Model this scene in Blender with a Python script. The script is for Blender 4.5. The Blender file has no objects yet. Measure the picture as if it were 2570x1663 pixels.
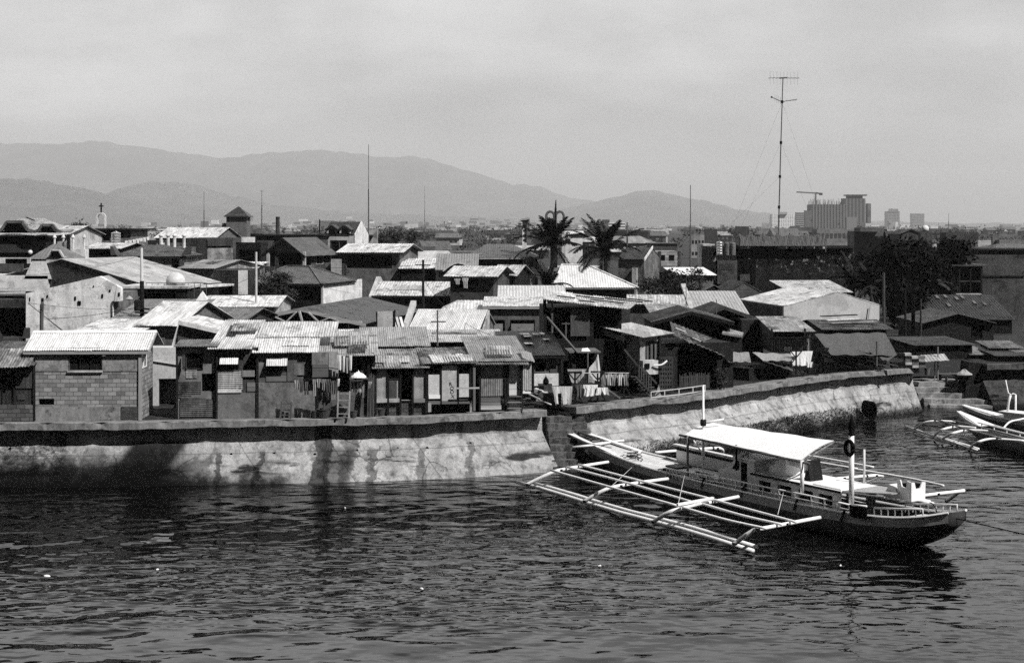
import bpy, bmesh, math, random
import numpy as np
from mathutils import Vector, Matrix
C = bpy.context.scene.collection
SC = bpy.context.scene
R = math.radians
rnd = random.Random(7)
# ------------------------------------------------------------------ camera
F, CU, HV, HC, GZ = 3570.0, 1285.0, 570.0, 11.8, 2.7     # focal length in photo pixels, centre column, horizon row, eye height, town ground
cam = bpy.data.cameras.new('camera'); camo = bpy.data.objects.new('camera', cam); C.objects.link(camo)
camo.location = (0, 0, HC); camo.rotation_euler = (R(90), 0, 0)
cam.sensor_width = 36; cam.lens = 36*F/2570; cam.shift_y = -(831.5-HV)/2570; cam.clip_start = .5; cam.clip_end = 40000
SC.camera = camo
# ------------------------------------------------------------------ light
SUN = Vector((.50, -.43, .735)).normalized()
sun = bpy.data.lights.new('sun', 'SUN'); sun.energy = 4.9; sun.angle = R(.55); sun.color = (1, .985, .97)
suno = bpy.data.objects.new('sun', sun); C.objects.link(suno); suno.rotation_euler = SUN.to_track_quat('Z', 'Y').to_euler()
SC.view_settings.view_transform = 'Standard'; SC.view_settings.look = 'None'; SC.view_settings.exposure = .28; SC.view_settings.gamma = 1
SC.cycles.use_denoising = False; SC.cycles.use_adaptive_sampling = True; SC.cycles.adaptive_threshold = .028; SC.cycles.adaptive_min_samples = 20; SC.cycles.diffuse_bounces = 1; SC.cycles.caustics_reflective = False; SC.cycles.caustics_refractive = False

class NT:                                                  # tiny node-tree writer
    def __init__(s, tree): s.t = tree; s.t.nodes.clear()
    def n(s, typ, ins=None, **kw):
        nd = s.t.nodes.new('ShaderNode'+typ)
        for k, v in kw.items(): setattr(nd, k, v)
        for k, v in (ins or {}).items():
            if hasattr(v, 'is_output'): s.t.links.new(v, nd.inputs[k])
            else: nd.inputs[k].default_value = v
        return nd
    def m(s, op, a, b=0.0, clamp=False):
        return s.n('Math', {0: a, 1: b}, operation=op, use_clamp=clamp).outputs[0]
    def rng(s, v, a, b, c, d, smooth=False):
        return s.n('MapRange', {0: v, 1: a, 2: b, 3: c, 4: d}, interpolation_type='SMOOTHSTEP' if smooth else 'LINEAR').outputs[0]
    def noise(s, vec, scale, detail=3, rough=.55, w=None):
        ins = {'Vector': vec, 'Scale': scale, 'Detail': detail, 'Roughness': rough}
        if w is not None: ins['W'] = w
        return s.n('TexNoise', ins, noise_dimensions='4D' if w is not None else '3D').outputs[0]
    def mix(s, f, a, b):
        return s.m('ADD', s.m('MULTIPLY', a, s.m('SUBTRACT', 1.0, f)), s.m('MULTIPLY', b, f))
    def vmul(s, v, xyz): return s.n('VectorMath', {0: v, 1: xyz}, operation='MULTIPLY').outputs[0]

w = bpy.data.worlds.new('World'); SC.world = w; w.use_nodes = True
W = NT(w.node_tree)
sky = W.n('TexSky', sky_type='NISHITA', sun_disc=False, sun_elevation=math.asin(SUN.z), sun_rotation=math.atan2(SUN.x, SUN.y), air_density=1.5, dust_density=3.0)
bw = W.n('RGBToBW', {0: sky.outputs[0]}).outputs[0]
dirv = W.n('TexCoord').outputs['Generated']
sp = W.n('SeparateXYZ', {0: dirv})
zc = W.m('MAXIMUM', sp.outputs[2], .02)
flat = W.n('CombineXYZ', {0: W.m('DIVIDE', sp.outputs[0], W.m('ADD', zc, .22)), 1: W.m('DIVIDE', sp.outputs[1], W.m('ADD', zc, .22)), 2: 0.0}).outputs[0]
cl = W.noise(W.vmul(flat, (.55, 1.0, 1)), 1.3, 5, .55)
cl2 = W.noise(W.vmul(dirv, (1.0, 1, 2.2)), 3.2, 4, .5)
g_el = W.m('MULTIPLY', W.rng(sp.outputs[2], .45, .78, 1.0, .02, True), W.rng(sp.outputs[2], .17, .30, 1.0, 3.0, True))
g_az = W.rng(sp.outputs[1], -.15, .5, .02, 1.0, True)
cl3 = W.noise(W.vmul(dirv, (1.0, 1, 1.9)), 7.5, 5, .6)
clouds = W.m('MULTIPLY', W.m('MULTIPLY', W.rng(cl, .34, .66, .82, 1.12), W.rng(cl2, .34, .66, .82, 1.12)), W.rng(cl3, .36, .64, .90, 1.08))
lift = W.rng(sp.outputs[2], 0, .25, .74, 1.0)
amt = W.m('MULTIPLY', W.m('MULTIPLY', bw, clouds), W.m('MULTIPLY', W.m('MULTIPLY', g_el, g_az), lift))
SKY_GAIN = 1.72
bg = W.n('Background', {0: W.m('MULTIPLY', amt, SKY_GAIN), 1: .105})
W.t.links.new(bg.outputs[0], W.n('OutputWorld').inputs[0])

# ------------------------------------------------------------------ pixel -> place helpers (depth in metres is always given)
def P(u, v, Y): return Vector(((u-CU)/F*Y, Y, HC-(v-HV)/F*Y))
def PX(u, Y): return (u-CU)/F*Y
def PZ(v, Y): return HC-(v-HV)/F*Y
def Wz(u, v, z):                                           # the point of a known height seen at a photo pixel
    Y = (HC-z)*F/(v-HV); return Vector(((u-CU)/F*Y, Y, z))

def tag(o, label=None, cat=None, group=None, kind=None):
    if label: o['label'] = label
    if cat: o['category'] = cat
    if group: o['group'] = group
    if kind: o['kind'] = kind
    return o
def empty(name, loc, yaw=0, label=None, cat=None, group=None):
    o = bpy.data.objects.new(name, None); C.objects.link(o); o.location = loc; o.rotation_euler = (0, 0, yaw)
    o.empty_display_size = .2
    return tag(o, label, cat, group)
def copy_tree(o, parent=None):
    c = o.copy(); C.objects.link(c); c.parent = parent
    for ch in o.children: copy_tree(ch, c)
    return c

class MB:                                                  # collects faces, links them as ONE mesh object
    def __init__(s): s.v = []; s.f = []
    def add(s, pts): 
        i = len(s.v); s.v += [tuple(p) for p in pts]; return i
    def poly(s, *pts): i = s.add(pts); s.f.append(tuple(range(i, i+len(pts)))); return s
    def box(s, x0, x1, y0, y1, z0, z1):
        i = s.add([(x0,y0,z0),(x1,y0,z0),(x1,y1,z0),(x0,y1,z0),(x0,y0,z1),(x1,y0,z1),(x1,y1,z1),(x0,y1,z1)])
        s.f += [tuple(i+k for k in q) for q in ((0,3,2,1),(4,5,6,7),(0,1,5,4),(1,2,6,5),(2,3,7,6),(3,0,4,7))]; return s
    def hexa(s, b, t):                                     # bottom and top quads (same winding)
        i = s.add(list(b)+list(t)); n = len(b)
        s.f.append(tuple(i+k for k in reversed(range(n)))); s.f.append(tuple(i+n+k for k in range(n)))
        for k in range(n): s.f.append((i+k, i+(k+1)%n, i+n+(k+1)%n, i+n+k))
        return s
    def prism(s, pts, vec): vec = Vector(vec); return s.hexa(pts, [Vector(p)+vec for p in pts])
    def beam(s, p, q, a=.06, b=None, up=(0,0,1)):
        p, q = Vector(p), Vector(q); d = (q-p)
        if d.length < 1e-6: return s
        d.normalize(); up = Vector(up)
        if abs(d.dot(up)) > .97: up = Vector((0,1,0))
        x = d.cross(up).normalized()*a/2; y = x.cross(d).normalized()*((b or a)/2)
        return s.hexa([p-x-y, p+x-y, p+x+y, p-x+y], [q-x-y, q+x-y, q+x+y, q-x+y])
    def tube(s, pts, r, n=8, r2=None, cap=True):
        pts = [Vector(p) for p in pts]; m = len(pts); ring = []
        ref = None
        for k, p in enumerate(pts):
            d = (pts[min(k+1, m-1)]-pts[max(k-1, 0)]).normalized()
            if ref is None: ref = Vector((0,0,1)) if abs(d.z) < .9 else Vector((0,1,0))
            x = d.cross(ref).normalized(); y = x.cross(d).normalized()
            rr = r if r2 is None else r+(r2-r)*k/(m-1)
            if hasattr(r, '__len__'): rr = r[k]
            ring.append(s.add([p+x*rr*math.cos(2*math.pi*j/n)+y*rr*math.sin(2*math.pi*j/n) for j in range(n)]))
        for k in range(m-1):
            for j in range(n): s.f.append((ring[k]+j, ring[k]+(j+1)%n, ring[k+1]+(j+1)%n, ring[k+1]+j))
        if cap: s.f.append(tuple(ring[0]+j for j in reversed(range(n)))); s.f.append(tuple(ring[-1]+j for j in range(n)))
        return s
    def lathe(s, prof, n=16, c=(0,0,0)):                   # prof: (radius, z)
        rings = [s.add([(c[0]+r*math.cos(2*math.pi*j/n), c[1]+r*math.sin(2*math.pi*j/n), c[2]+z) for j in range(n)]) for r, z in prof]
        for k in range(len(rings)-1):
            for j in range(n): s.f.append((rings[k]+j, rings[k]+(j+1)%n, rings[k+1]+(j+1)%n, rings[k+1]+j))
        s.f.append(tuple(rings[0]+j for j in reversed(range(n)))); s.f.append(tuple(rings[-1]+j for j in range(n)))
        return s
    def sheet(s, a, b, U, pitch=.13, amp=.022, th=.025, f=None, jit=.03, rag=.8):
        """corrugated sheet: eave a->b, slope vector U, ribs run along U; f(t) = part of U reached at t"""
        a, b, U = Vector(a), Vector(b), Vector(U); L = (b-a).length; nrm = (b-a).cross(U).normalized()
        n = int(min(360, max(6, L/pitch*4))); cols = []; off = {}
        for i in range(n+1):
            t = i/n; k = int(t*L/rag)
            if k not in off: off[k] = rnd.uniform(-jit, jit)
            p = a+(b-a)*t+nrm*(amp*math.sin(2*math.pi*L*t/pitch))
            lo = p-U.normalized()*off[k]; hi = p+U*(f(t) if f else 1.0)
            cols.append(s.add([lo, hi, lo-nrm*th, hi-nrm*th]))
        for i in range(n):
            p, q = cols[i], cols[i+1]
            s.f += [(p, q, q+1, p+1), (p+3, q+3, q+2, p+2), (p+2, q+2, q, p), (p+1, q+1, q+3, p+3)]
        s.f += [(cols[0], cols[0]+1, cols[0]+3, cols[0]+2), (cols[-1]+2, cols[-1]+3, cols[-1]+1, cols[-1])]
        return s
    def slab(s, pts, th):                                  # thick polygon, thickness straight down
        return s.hexa([Vector(p)-Vector((0,0,th)) for p in pts], pts)
    def build(s, name, mat, parent=None, smooth=False, loc=None):
        me = bpy.data.meshes.new(name); me.from_pydata(s.v, [], s.f); me.materials.append(mat)
        if smooth:
            me.polygons.foreach_set('use_smooth', [True]*len(me.polygons))
        me.update()
        o = bpy.data.objects.new(name, me); C.objects.link(o)
        if parent is not None: o.parent = parent
        if loc is not None: o.location = loc
        return o
def mesh_np(name, V, Fc, mat, parent=None, smooth=False):
    me = bpy.data.meshes.new(name); V = np.asarray(V, dtype=np.float32).reshape(-1, 3); Fc = np.asarray(Fc, dtype=np.int32)
    nf, k = Fc.shape
    me.vertices.add(len(V)); me.vertices.foreach_set('co', V.ravel())
    me.loops.add(nf*k); me.loops.foreach_set('vertex_index', Fc.ravel())
    me.polygons.add(nf); me.polygons.foreach_set('loop_start', np.arange(0, nf*k, k, dtype=np.int32))
    me.polygons.foreach_set('use_smooth', np.full(nf, smooth))
    me.materials.append(mat); me.update(calc_edges=True); me.validate()
    o = bpy.data.objects.new(name, me); C.objects.link(o)
    if parent is not None: o.parent = parent
    return o

# ------------------------------------------------------------------ materials (all neutral greys: the photograph is black and white)
def _new(name):
    m = bpy.data.materials.new(name); m.use_nodes = True; return m, NT(m.node_tree)
def _out(T, val, rough=.8, height=None, bdist=.02, spec=.3, trans=None, metal=0.0):
    col = T.n('CombineColor', {0: val, 1: val, 2: val}).outputs[0]
    ins = {'Base Color': col, 'Roughness': rough, 'Specular IOR Level': spec, 'Metallic': metal}
    b = T.n('BsdfPrincipled', ins)
    if height is not None:
        bp = T.n('Bump', {'Strength': 1.0, 'Distance': bdist, 'Height': height}); T.t.links.new(bp.outputs[0], b.inputs['Normal'])
    T.t.links.new(b.outputs[0], T.n('OutputMaterial').inputs[0])
def _co(T):
    co = T.n('TexCoord').outputs['Object']; r = T.n('ObjectInfo').outputs['Random']
    return co, T.m('MULTIPLY', r, 40.0), T.n('SeparateXYZ', {0: co}).outputs, r
_mc = {}
def tone(b): return b*min(1.0, .38+.62*(b/.62)**.9)
def plaster(base, stain=.5, scale=1.0, rough=.9):          # rendered wall: mottling, rain streaks, patches
    base = tone(base)
    k = ('p', base, stain, scale)
    if k in _mc: return _mc[k]
    m, T = _new('plaster_%d' % len(_mc)); co, w_, xyz, r = _co(T)
    a = T.rng(T.noise(co, 1.1*scale, 6, .66, w_), .34, .66, max(.1, 1-.75*stain), 1+.35*stain)
    st = T.rng(T.noise(T.vmul(co, (3.2, 3.2, .22)), 1.3*scale, 4, .6, w_), .42, .72, 1, 1-.62*stain)
    fine = T.rng(T.noise(co, 11, 4, .7, w_), .3, .7, .72, 1.2)
    spots = T.m('MULTIPLY', T.rng(T.noise(co, 3.6*scale, 6, .74, w_), .57, .64, 1, max(.15, 1-1.1*stain)), T.rng(T.noise(co, .8*scale, 7, .7, T.m('ADD', w_, 9.0)), .54, .58, 1, max(.3, 1-.8*stain)))
    v = T.m('MULTIPLY', T.m('MULTIPLY', T.m('MULTIPLY', a, st), T.m('MULTIPLY', fine, spots)), base)
    _out(T, v, rough, T.noise(co, 22, 4, .65, w_), .012, .2); _mc[k] = m; return m
def metal(base, rust=.4, panel=.25, rough=.55):            # sheet roofing: panels of different age, streaks down the slope, rust
    base = base*min(1.0, .45+.55*base/.6)
    k = ('m', base, rust, panel)
    if k in _mc: return _mc[k]
    m, T = _new('sheet_metal_%d' % len(_mc)); co, w_, xyz, r = _co(T)
    pid = T.n('CombineXYZ', {0: T.m('FLOOR', T.m('DIVIDE', T.m('ADD', xyz[0], w_), .82)), 1: T.m('FLOOR', T.m('DIVIDE', T.m('ADD', xyz[1], w_), 2.1)), 2: r}).outputs[0]
    pn = T.rng(T.n('TexWhiteNoise', {'Vector': pid}).outputs[0], 0, 1, 1-panel, 1+panel*.5)
    st = T.rng(T.noise(T.vmul(co, (5.5, .45, .45)), 1.6, 5, .65, w_), .36, .64, 1.12, max(.1, 1-.85*rust))
    ru = T.rng(T.noise(co, 1.1, 8, .74, w_), .57-.14*rust, .64, 0, min(1, rust*1.7), True)
    fine = T.rng(T.noise(co, 7, 5, .7, w_), .32, .68, .74, 1.16)
    v = T.m('MULTIPLY', T.m('MULTIPLY', pn, st), T.m('MULTIPLY', fine, base))
    v = T.m('MULTIPLY', v, T.mix(ru, 1.0, .2))
    _out(T, v, T.rng(ru, 0, 1, rough, .9), T.noise(co, 12, 3, .6, w_), .01, .35); _mc[k] = m; return m
def blocks(base, bw=.4, bh=.2, mortar=.35, stain=.4):      # concrete hollow blocks
    base = tone(base)
    k = ('b', base, bw, mortar)
    if k in _mc: return _mc[k]
    m, T = _new('concrete_block_%d' % len(_mc)); co, w_, xyz, r = _co(T)
    uv = T.n('CombineXYZ', {0: T.m('ADD', xyz[0], xyz[1]), 1: T.m('ADD', xyz[2], .02), 2: 0.0}).outputs[0]
    wob = T.n('VectorMath', {0: uv, 1: T.n('VectorMath', {0: T.n('TexNoise', {'Vector': co, 'Scale': 3.0}).outputs[1], 1: (.03, .03, 0)}, operation='MULTIPLY').outputs[0]}, operation='ADD').outputs[0]
    br = T.n('TexBrick', {'Vector': wob, 'Color1': (.58,)*3+(1,), 'Color2': (1.3,)*3+(1,), 'Mortar': (mortar,)*3+(1,), 'Scale': 1.0, 'Mortar Size': .012, 'Mortar Smooth': .2, 'Bias': 0.0, 'Brick Width': bw, 'Row Height': bh}, offset=.5)
    a = T.rng(T.noise(co, 1.4, 6, .65, w_), .3, .72, 1-.5*stain, 1+.25*stain)
    fine = T.rng(T.noise(co, 18, 3, .6, w_), .25, .75, .8, 1.15)
    v = T.m('MULTIPLY', T.m('MULTIPLY', T.n('RGBToBW', {0: br.outputs[0]}).outputs[0], a), T.m('MULTIPLY', fine, base))
    _out(T, v, .92, T.m('SUBTRACT', T.noise(co, 20, 3, .6), T.m('MULTIPLY', br.outputs[1], 1.5)), .012, .15); _mc[k] = m; return m
def wood(base, axis=2, plank=.16, var=.35, stain=.4):      # boards running along axis
    base = tone(base)
    k = ('w', base, axis, plank)
    if k in _mc: return _mc[k]
    m, T = _new('weathered_wood_%d' % len(_mc)); co, w_, xyz, r = _co(T)
    across = T.m('ADD', xyz[0], xyz[1]) if axis == 2 else (xyz[2] if axis == 0 else xyz[0])
    s_ = T.m('DIVIDE', T.m('ADD', across, w_), plank)
    pn = T.rng(T.n('TexWhiteNoise', {'W': T.m('FLOOR', s_)}, noise_dimensions='1D').outputs[0], 0, 1, 1-var, 1+var*.5)
    fr = T.m('FRACT', s_); gap = T.rng(T.m('MINIMUM', fr, T.m('SUBTRACT', 1.0, fr)), .02, .06, .35, 1)
    sc = {2: (9, 9, .5), 0: (.5, 9, 9), 1: (9, .5, 9)}[axis]
    gr = T.rng(T.noise(T.vmul(co, sc), 2.0, 5, .6, w_), .3, .7, 1-stain, 1.15)
    v = T.m('MULTIPLY', T.m('MULTIPLY', pn, gap), T.m('MULTIPLY', gr, base))
    _out(T, v, .85, T.noise(T.vmul(co, sc), 3.0, 4, .6, w_), .006, .2); _mc[k] = m; return m
def paint(base, rough=.6, var=.12, bump=.004, spec=.3):    # painted or plain surface with light wear
    k = ('q', base, rough, var)
    if k in _mc: return _mc[k]
    m, T = _new('paint_%d' % len(_mc)); co, w_, xyz, r = _co(T)
    a = T.rng(T.noise(co, 2.5, 6, .65, w_), .3, .7, 1-var, 1+var*.6)
    b = T.rng(T.noise(co, 13, 5, .7, w_), .60, .70, 1, 1-var*2.2)
    _out(T, T.m('MULTIPLY', T.m('MULTIPLY', a, b), base), rough, T.noise(co, 16, 4, .6, w_), bump, spec if base > .02 else .04); _mc[k] = m; return m
def cloth(base, var=.2):
    k = ('c', base, var)
    if k in _mc: return _mc[k]
    m, T = _new('cloth_%d' % len(_mc)); co, w_, xyz, r = _co(T)
    a = T.rng(T.noise(T.vmul(co, (5, 5, 1)), 1.6, 4, .6, w_), .3, .7, 1-var, 1+var*.4)
    _out(T, T.m('MULTIPLY', a, base), .95, T.noise(T.vmul(co, (4, 4, .7)), 2.2, 4, .6, w_), .05, .1); _mc[k] = m; return m
def leafy(base):
    k = ('l', base)
    if k in _mc: return _mc[k]
    m, T = _new('foliage_%d' % len(_mc)); co, w_, xyz, r = _co(T)
    g = T.n('NewGeometry').outputs['Random Per Island']
    a = T.m('MULTIPLY', T.rng(g, 0, 1, .5, 1.6), T.rng(T.noise(co, .8, 3, .5, w_), .3, .7, .55, 1.4))
    _out(T, T.m('MULTIPLY', a, base), .75, None, .01, .04); _mc[k] = m; return m
def woven(base):                                           # split-bamboo mat in a chevron weave
    k = ('v', base)
    if k in _mc: return _mc[k]
    m, T = _new('woven_mat_%d' % len(_mc)); co, w_, xyz, r = _co(T)
    zig = T.m('PINGPONG', T.m('ADD', xyz[0], T.m('MULTIPLY', T.noise(co, 3, 2, .5), .08)), .22)
    s_ = T.m('FRACT', T.m('MULTIPLY', T.m('ADD', T.m('MULTIPLY', zig, 1.3), xyz[2]), 10.0))
    ch = T.rng(s_, .2, .8, .62, 1.2)
    a = T.rng(T.noise(co, 2.2, 5, .65, w_), .3, .7, .6, 1.25)
    _out(T, T.m('MULTIPLY', T.m('MULTIPLY', ch, a), base), .85, s_, .01, .2); _mc[k] = m; return m

def facade(wall, win, cw, frac=.55):                       # a floor's band of windows between piers
    k = ('f', wall, win, round(cw, 2), frac)
    if k in _mc: return _mc[k]
    m, T = _new('window_band_%d' % len(_mc)); co, w_, xyz, r = _co(T)
    f = T.m('FRACT', T.m('DIVIDE', T.m('ADD', xyz[0], xyz[1]), cw)); t = T.m('LESS_THAN', f, frac)
    _out(T, T.mix(t, wall, win), .6, None, .01, .2); _mc[k] = m; return m
DARK = paint(.012, .85, .3); BLACKP = paint(.004, .7, .2); WHITE = paint(.80, .5, .08); GREYP = paint(.30, .6, .2)
POLE = wood(.16, 2, .4); DPOLE = wood(.025, 2, .4); BAMBOO = paint(.42, .5, .25); STEEL = paint(.10, .45, .25)
PANE = paint(.012, .15, .2, .001, .5)
# ================================================================== setting: water, ground, sea walls, hills, haze
def waves():
    rs = np.random.RandomState(3)
    xs = np.arange(-42, 46.01, .17); ys = np.concatenate([np.arange(34, 70, .14), np.arange(70, 98, .25)])
    X, Y = np.meshgrid(xs, ys); Z = np.zeros_like(X)
    for k in range(60):
        lam = .8*(5.0**rs.rand()); ang = rs.normal(R(100), R(38)); a = .0021*lam**.9*rs.uniform(.5, 1.2)
        kx, ky = 2*np.pi/lam*np.cos(ang), 2*np.pi/lam*np.sin(ang)
        Z += a*np.sin(kx*X+ky*Y+rs.rand()*6.28+.8*np.sin(X*.21*rs.rand()+Y*.17*rs.rand()+rs.rand()*6))
    patch = .72+.38*np.sin(X*.13+1.0+.05*Y)*np.sin(Y*.16+.4+.06*X)
    calm = 1-.45*np.clip((X-2)/12, 0, 1)*np.clip((50-Y)/10, 0, 1)
    lee = np.clip((69.5-Y)/9, .35, 1)
    edge = np.minimum.reduce([np.clip((X+42)/4, 0, 1), np.clip((46-X)/4, 0, 1), np.clip((Y-34)/3, 0, 1), np.clip((98-Y)/3, 0, 1)])
    Z *= patch*calm*lee*edge
    ny, nx = X.shape; V = np.stack([X, Y, Z], -1).reshape(-1, 3)
    i = np.arange(ny*nx).reshape(ny, nx)
    Fc = np.stack([i[:-1, :-1], i[:-1, 1:], i[1:, 1:], i[1:, :-1]], -1).reshape(-1, 4)
    n0 = len(V)
    x0, x1, y0, y1 = xs[0], xs[-1], ys[0], ys[-1]; B = 700
    extra = [(-B, -500, 0), (B, -500, 0), (B, y0, 0), (-B, y0, 0), (x0, y0, 0), (x1, y0, 0), (-B, y1, 0), (x0, y1, 0), (x1, y1, 0), (B, y1, 0)]
    V = np.vstack([V, np.array(extra)]); e = n0
    Fc = np.vstack([Fc, np.array([(e, e+1, e+2, e+3), (e+3, e+4, e+7, e+6), (e+5, e+2, e+9, e+8)])])
    m, T = _new('sea_water'); co = T.n('TexCoord').outputs['Object']
    h = T.m('ADD', T.noise(T.vmul(co, (.8, 1.25, 1)), 1.2, 1.0, .4), T.m('MULTIPLY', T.noise(T.vmul(co, (.8, 1.2, 1)), 3.3, 1.0, .4), .16))
    b = T.n('BsdfPrincipled', {'Base Color': (.002, .002, .002, 1), 'Roughness': .03, 'IOR': 1.18, 'Specular IOR Level': .5})
    xw = T.n('SeparateXYZ', {0: co}).outputs
    wind = T.m('MULTIPLY', T.rng(T.noise(T.vmul(co, (.5, 1.6, 1)), .09, 3, .55), .36, .62, .35, 1.35, True), T.m('SUBTRACT', 1.0, T.m('MULTIPLY', T.rng(xw[0], -2, 9, 0, .5, True), T.rng(xw[1], 38, 54, 1, 0, True))))
    h = T.m('MULTIPLY', h, wind)
    bp = T.n('Bump', {'Strength': 1.0, 'Distance': .12, 'Height': h}); T.t.links.new(bp.outputs[0], b.inputs['Normal'])
    T.t.links.new(b.outputs[0], T.n('OutputMaterial').inputs[0])
    tag(mesh_np('water', V, Fc, m, smooth=True), 'dark rippled harbour water in the foreground', 'water', None, 'structure')
waves()

def outnorm(pts):
    res = []
    for i in range(len(pts)):
        a, b = pts[max(i-1, 0)], pts[min(i+1, len(pts)-1)]; d = Vector((b.x-a.x, b.y-a.y, 0)).normalized(); res.append(Vector((d.y, -d.x, 0)))
    return res
def resample(pts, step):
    out = [pts[0].copy()]
    for a, b in zip(pts, pts[1:]):
        n = max(1, int((b-a).length/step))
        out += [a+(b-a)*(k/n) for k in range(1, n+1)]
    return out
def jag(x, y, z, k):                                       # smooth pseudo noise
    return (math.sin(x*2.3+k)+math.sin(y*3.1+z*2+k*2.7)+math.sin(x*5.7+z*4.4+k*1.3)*.6+math.sin(x*11.3+y*9.1+z*8.7+k)*.5)/3.1

def wall_material(name, base, rough_left=False):
    m, T = _new(name); co = T.n('NewGeometry').outputs['Position']; xyz = T.n('SeparateXYZ', {0: co}).outputs; x, z = xyz[0], xyz[2]
    wob = T.m('SUBTRACT', T.noise(co, .9, 5, .65), .5)
    zz = T.m('ADD', z, T.m('MULTIPLY', wob, 1.3))
    mott = T.rng(T.noise(co, .75, 7, .66), .32, .68, .62, 1.22)
    fine = T.rng(T.noise(co, 7.5, 6, .72), .3, .7, .72, 1.2)
    streak = T.rng(T.noise(T.vmul(co, (1.6, 1.6, .10)), 1.5, 4, .55), .50, .74, 1, .34)
    streak2 = T.rng(T.noise(T.vmul(co, (5, 5, .16)), 1.2, 4, .6), .55, .8, 1, .55)
    chips = T.rng(T.noise(co, 2.6, 6, .75), .61, .66, 1, .42)
    tide = T.rng(zz, .05, .62, .10, 1, True)
    mossn = T.rng(T.noise(T.vmul(co, (.38, .38, 2.2)), 1.0, 5, .6), .52, .60, 0, 1)
    band = T.m('MULTIPLY', T.rng(z, .25, .5, 0, 1, True), T.rng(z, .75, 1.05, 1, 0, True))
    moss = T.m('SUBTRACT', 1.0, T.m('MULTIPLY', T.m('MULTIPLY', mossn, band), .9))
    jx = T.m('ABSOLUTE', T.m('SUBTRACT', T.m('FRACT', T.m('ADD', T.m('DIVIDE', T.m('ADD', x, xyz[1]), 4.7), T.m('MULTIPLY', wob, .02))), .5))
    joint = T.m('MULTIPLY', T.rng(jx, .0, .008, .35, 1), T.rng(T.m('ABSOLUTE', T.m('SUBTRACT', T.m('ADD', z, T.m('MULTIPLY', wob, .12)), 1.25)), .0, .035, .55, 1))
    vo = T.n('TexVoronoi', {'Vector': T.n('VectorMath', {0: co, 1: T.n('VectorMath', {0: T.n('TexNoise', {'Vector': co, 'Scale': 2.0, 'Detail': 4.0}).outputs[1], 1: (.5, .5, .5)}, operation='MULTIPLY').outputs[0]}, operation='ADD').outputs[0], 'Scale': .55}, feature='DISTANCE_TO_EDGE').outputs[0]
    crack = T.mix(T.rng(T.noise(co, .4, 2, .5), .48, .55, 0, 1), 1.0, T.rng(vo, .0, .022, .3, 1))
    v = T.m('MULTIPLY', T.m('MULTIPLY', mott, fine), T.m('MULTIPLY', T.m('MULTIPLY', streak, streak2), T.m('MULTIPLY', chips, T.m('MULTIPLY', joint, crack))))
    if rough_left:                                         # marks of this wall: slanted dark patch, seep marks, pitted left end
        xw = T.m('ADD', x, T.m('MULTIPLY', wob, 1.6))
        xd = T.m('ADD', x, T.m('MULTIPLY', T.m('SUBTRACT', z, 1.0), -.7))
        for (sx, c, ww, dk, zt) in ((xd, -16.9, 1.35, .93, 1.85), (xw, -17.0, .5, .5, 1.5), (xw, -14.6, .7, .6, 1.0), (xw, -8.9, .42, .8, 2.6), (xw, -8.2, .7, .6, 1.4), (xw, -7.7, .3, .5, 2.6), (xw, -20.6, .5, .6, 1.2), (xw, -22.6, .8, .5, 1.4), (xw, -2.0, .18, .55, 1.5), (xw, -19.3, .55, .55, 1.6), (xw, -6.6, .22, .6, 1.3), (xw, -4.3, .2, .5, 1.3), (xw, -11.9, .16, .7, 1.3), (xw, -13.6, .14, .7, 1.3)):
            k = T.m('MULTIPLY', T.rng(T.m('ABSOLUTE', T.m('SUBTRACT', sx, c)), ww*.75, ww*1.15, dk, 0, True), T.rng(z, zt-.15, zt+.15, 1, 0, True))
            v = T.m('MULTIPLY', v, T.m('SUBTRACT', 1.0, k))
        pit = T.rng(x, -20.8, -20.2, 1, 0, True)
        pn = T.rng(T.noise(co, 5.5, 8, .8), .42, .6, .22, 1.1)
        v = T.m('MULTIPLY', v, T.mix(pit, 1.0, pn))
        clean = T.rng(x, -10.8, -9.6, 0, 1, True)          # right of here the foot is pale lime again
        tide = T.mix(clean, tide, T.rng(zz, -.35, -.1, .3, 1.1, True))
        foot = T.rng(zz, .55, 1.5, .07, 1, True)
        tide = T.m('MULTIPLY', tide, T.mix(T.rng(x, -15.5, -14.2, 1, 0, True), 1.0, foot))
    v = T.m('MULTIPLY', T.m('MULTIPLY', v, T.m('MULTIPLY', tide, moss)), base)
    hgt = T.m('ADD', T.noise(co, 3.0, 8, .72), T.m('MULTIPLY', T.noise(co, 16, 4, .7), .3))
    _out(T, v, .95, hgt, .10, .15); return m

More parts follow.
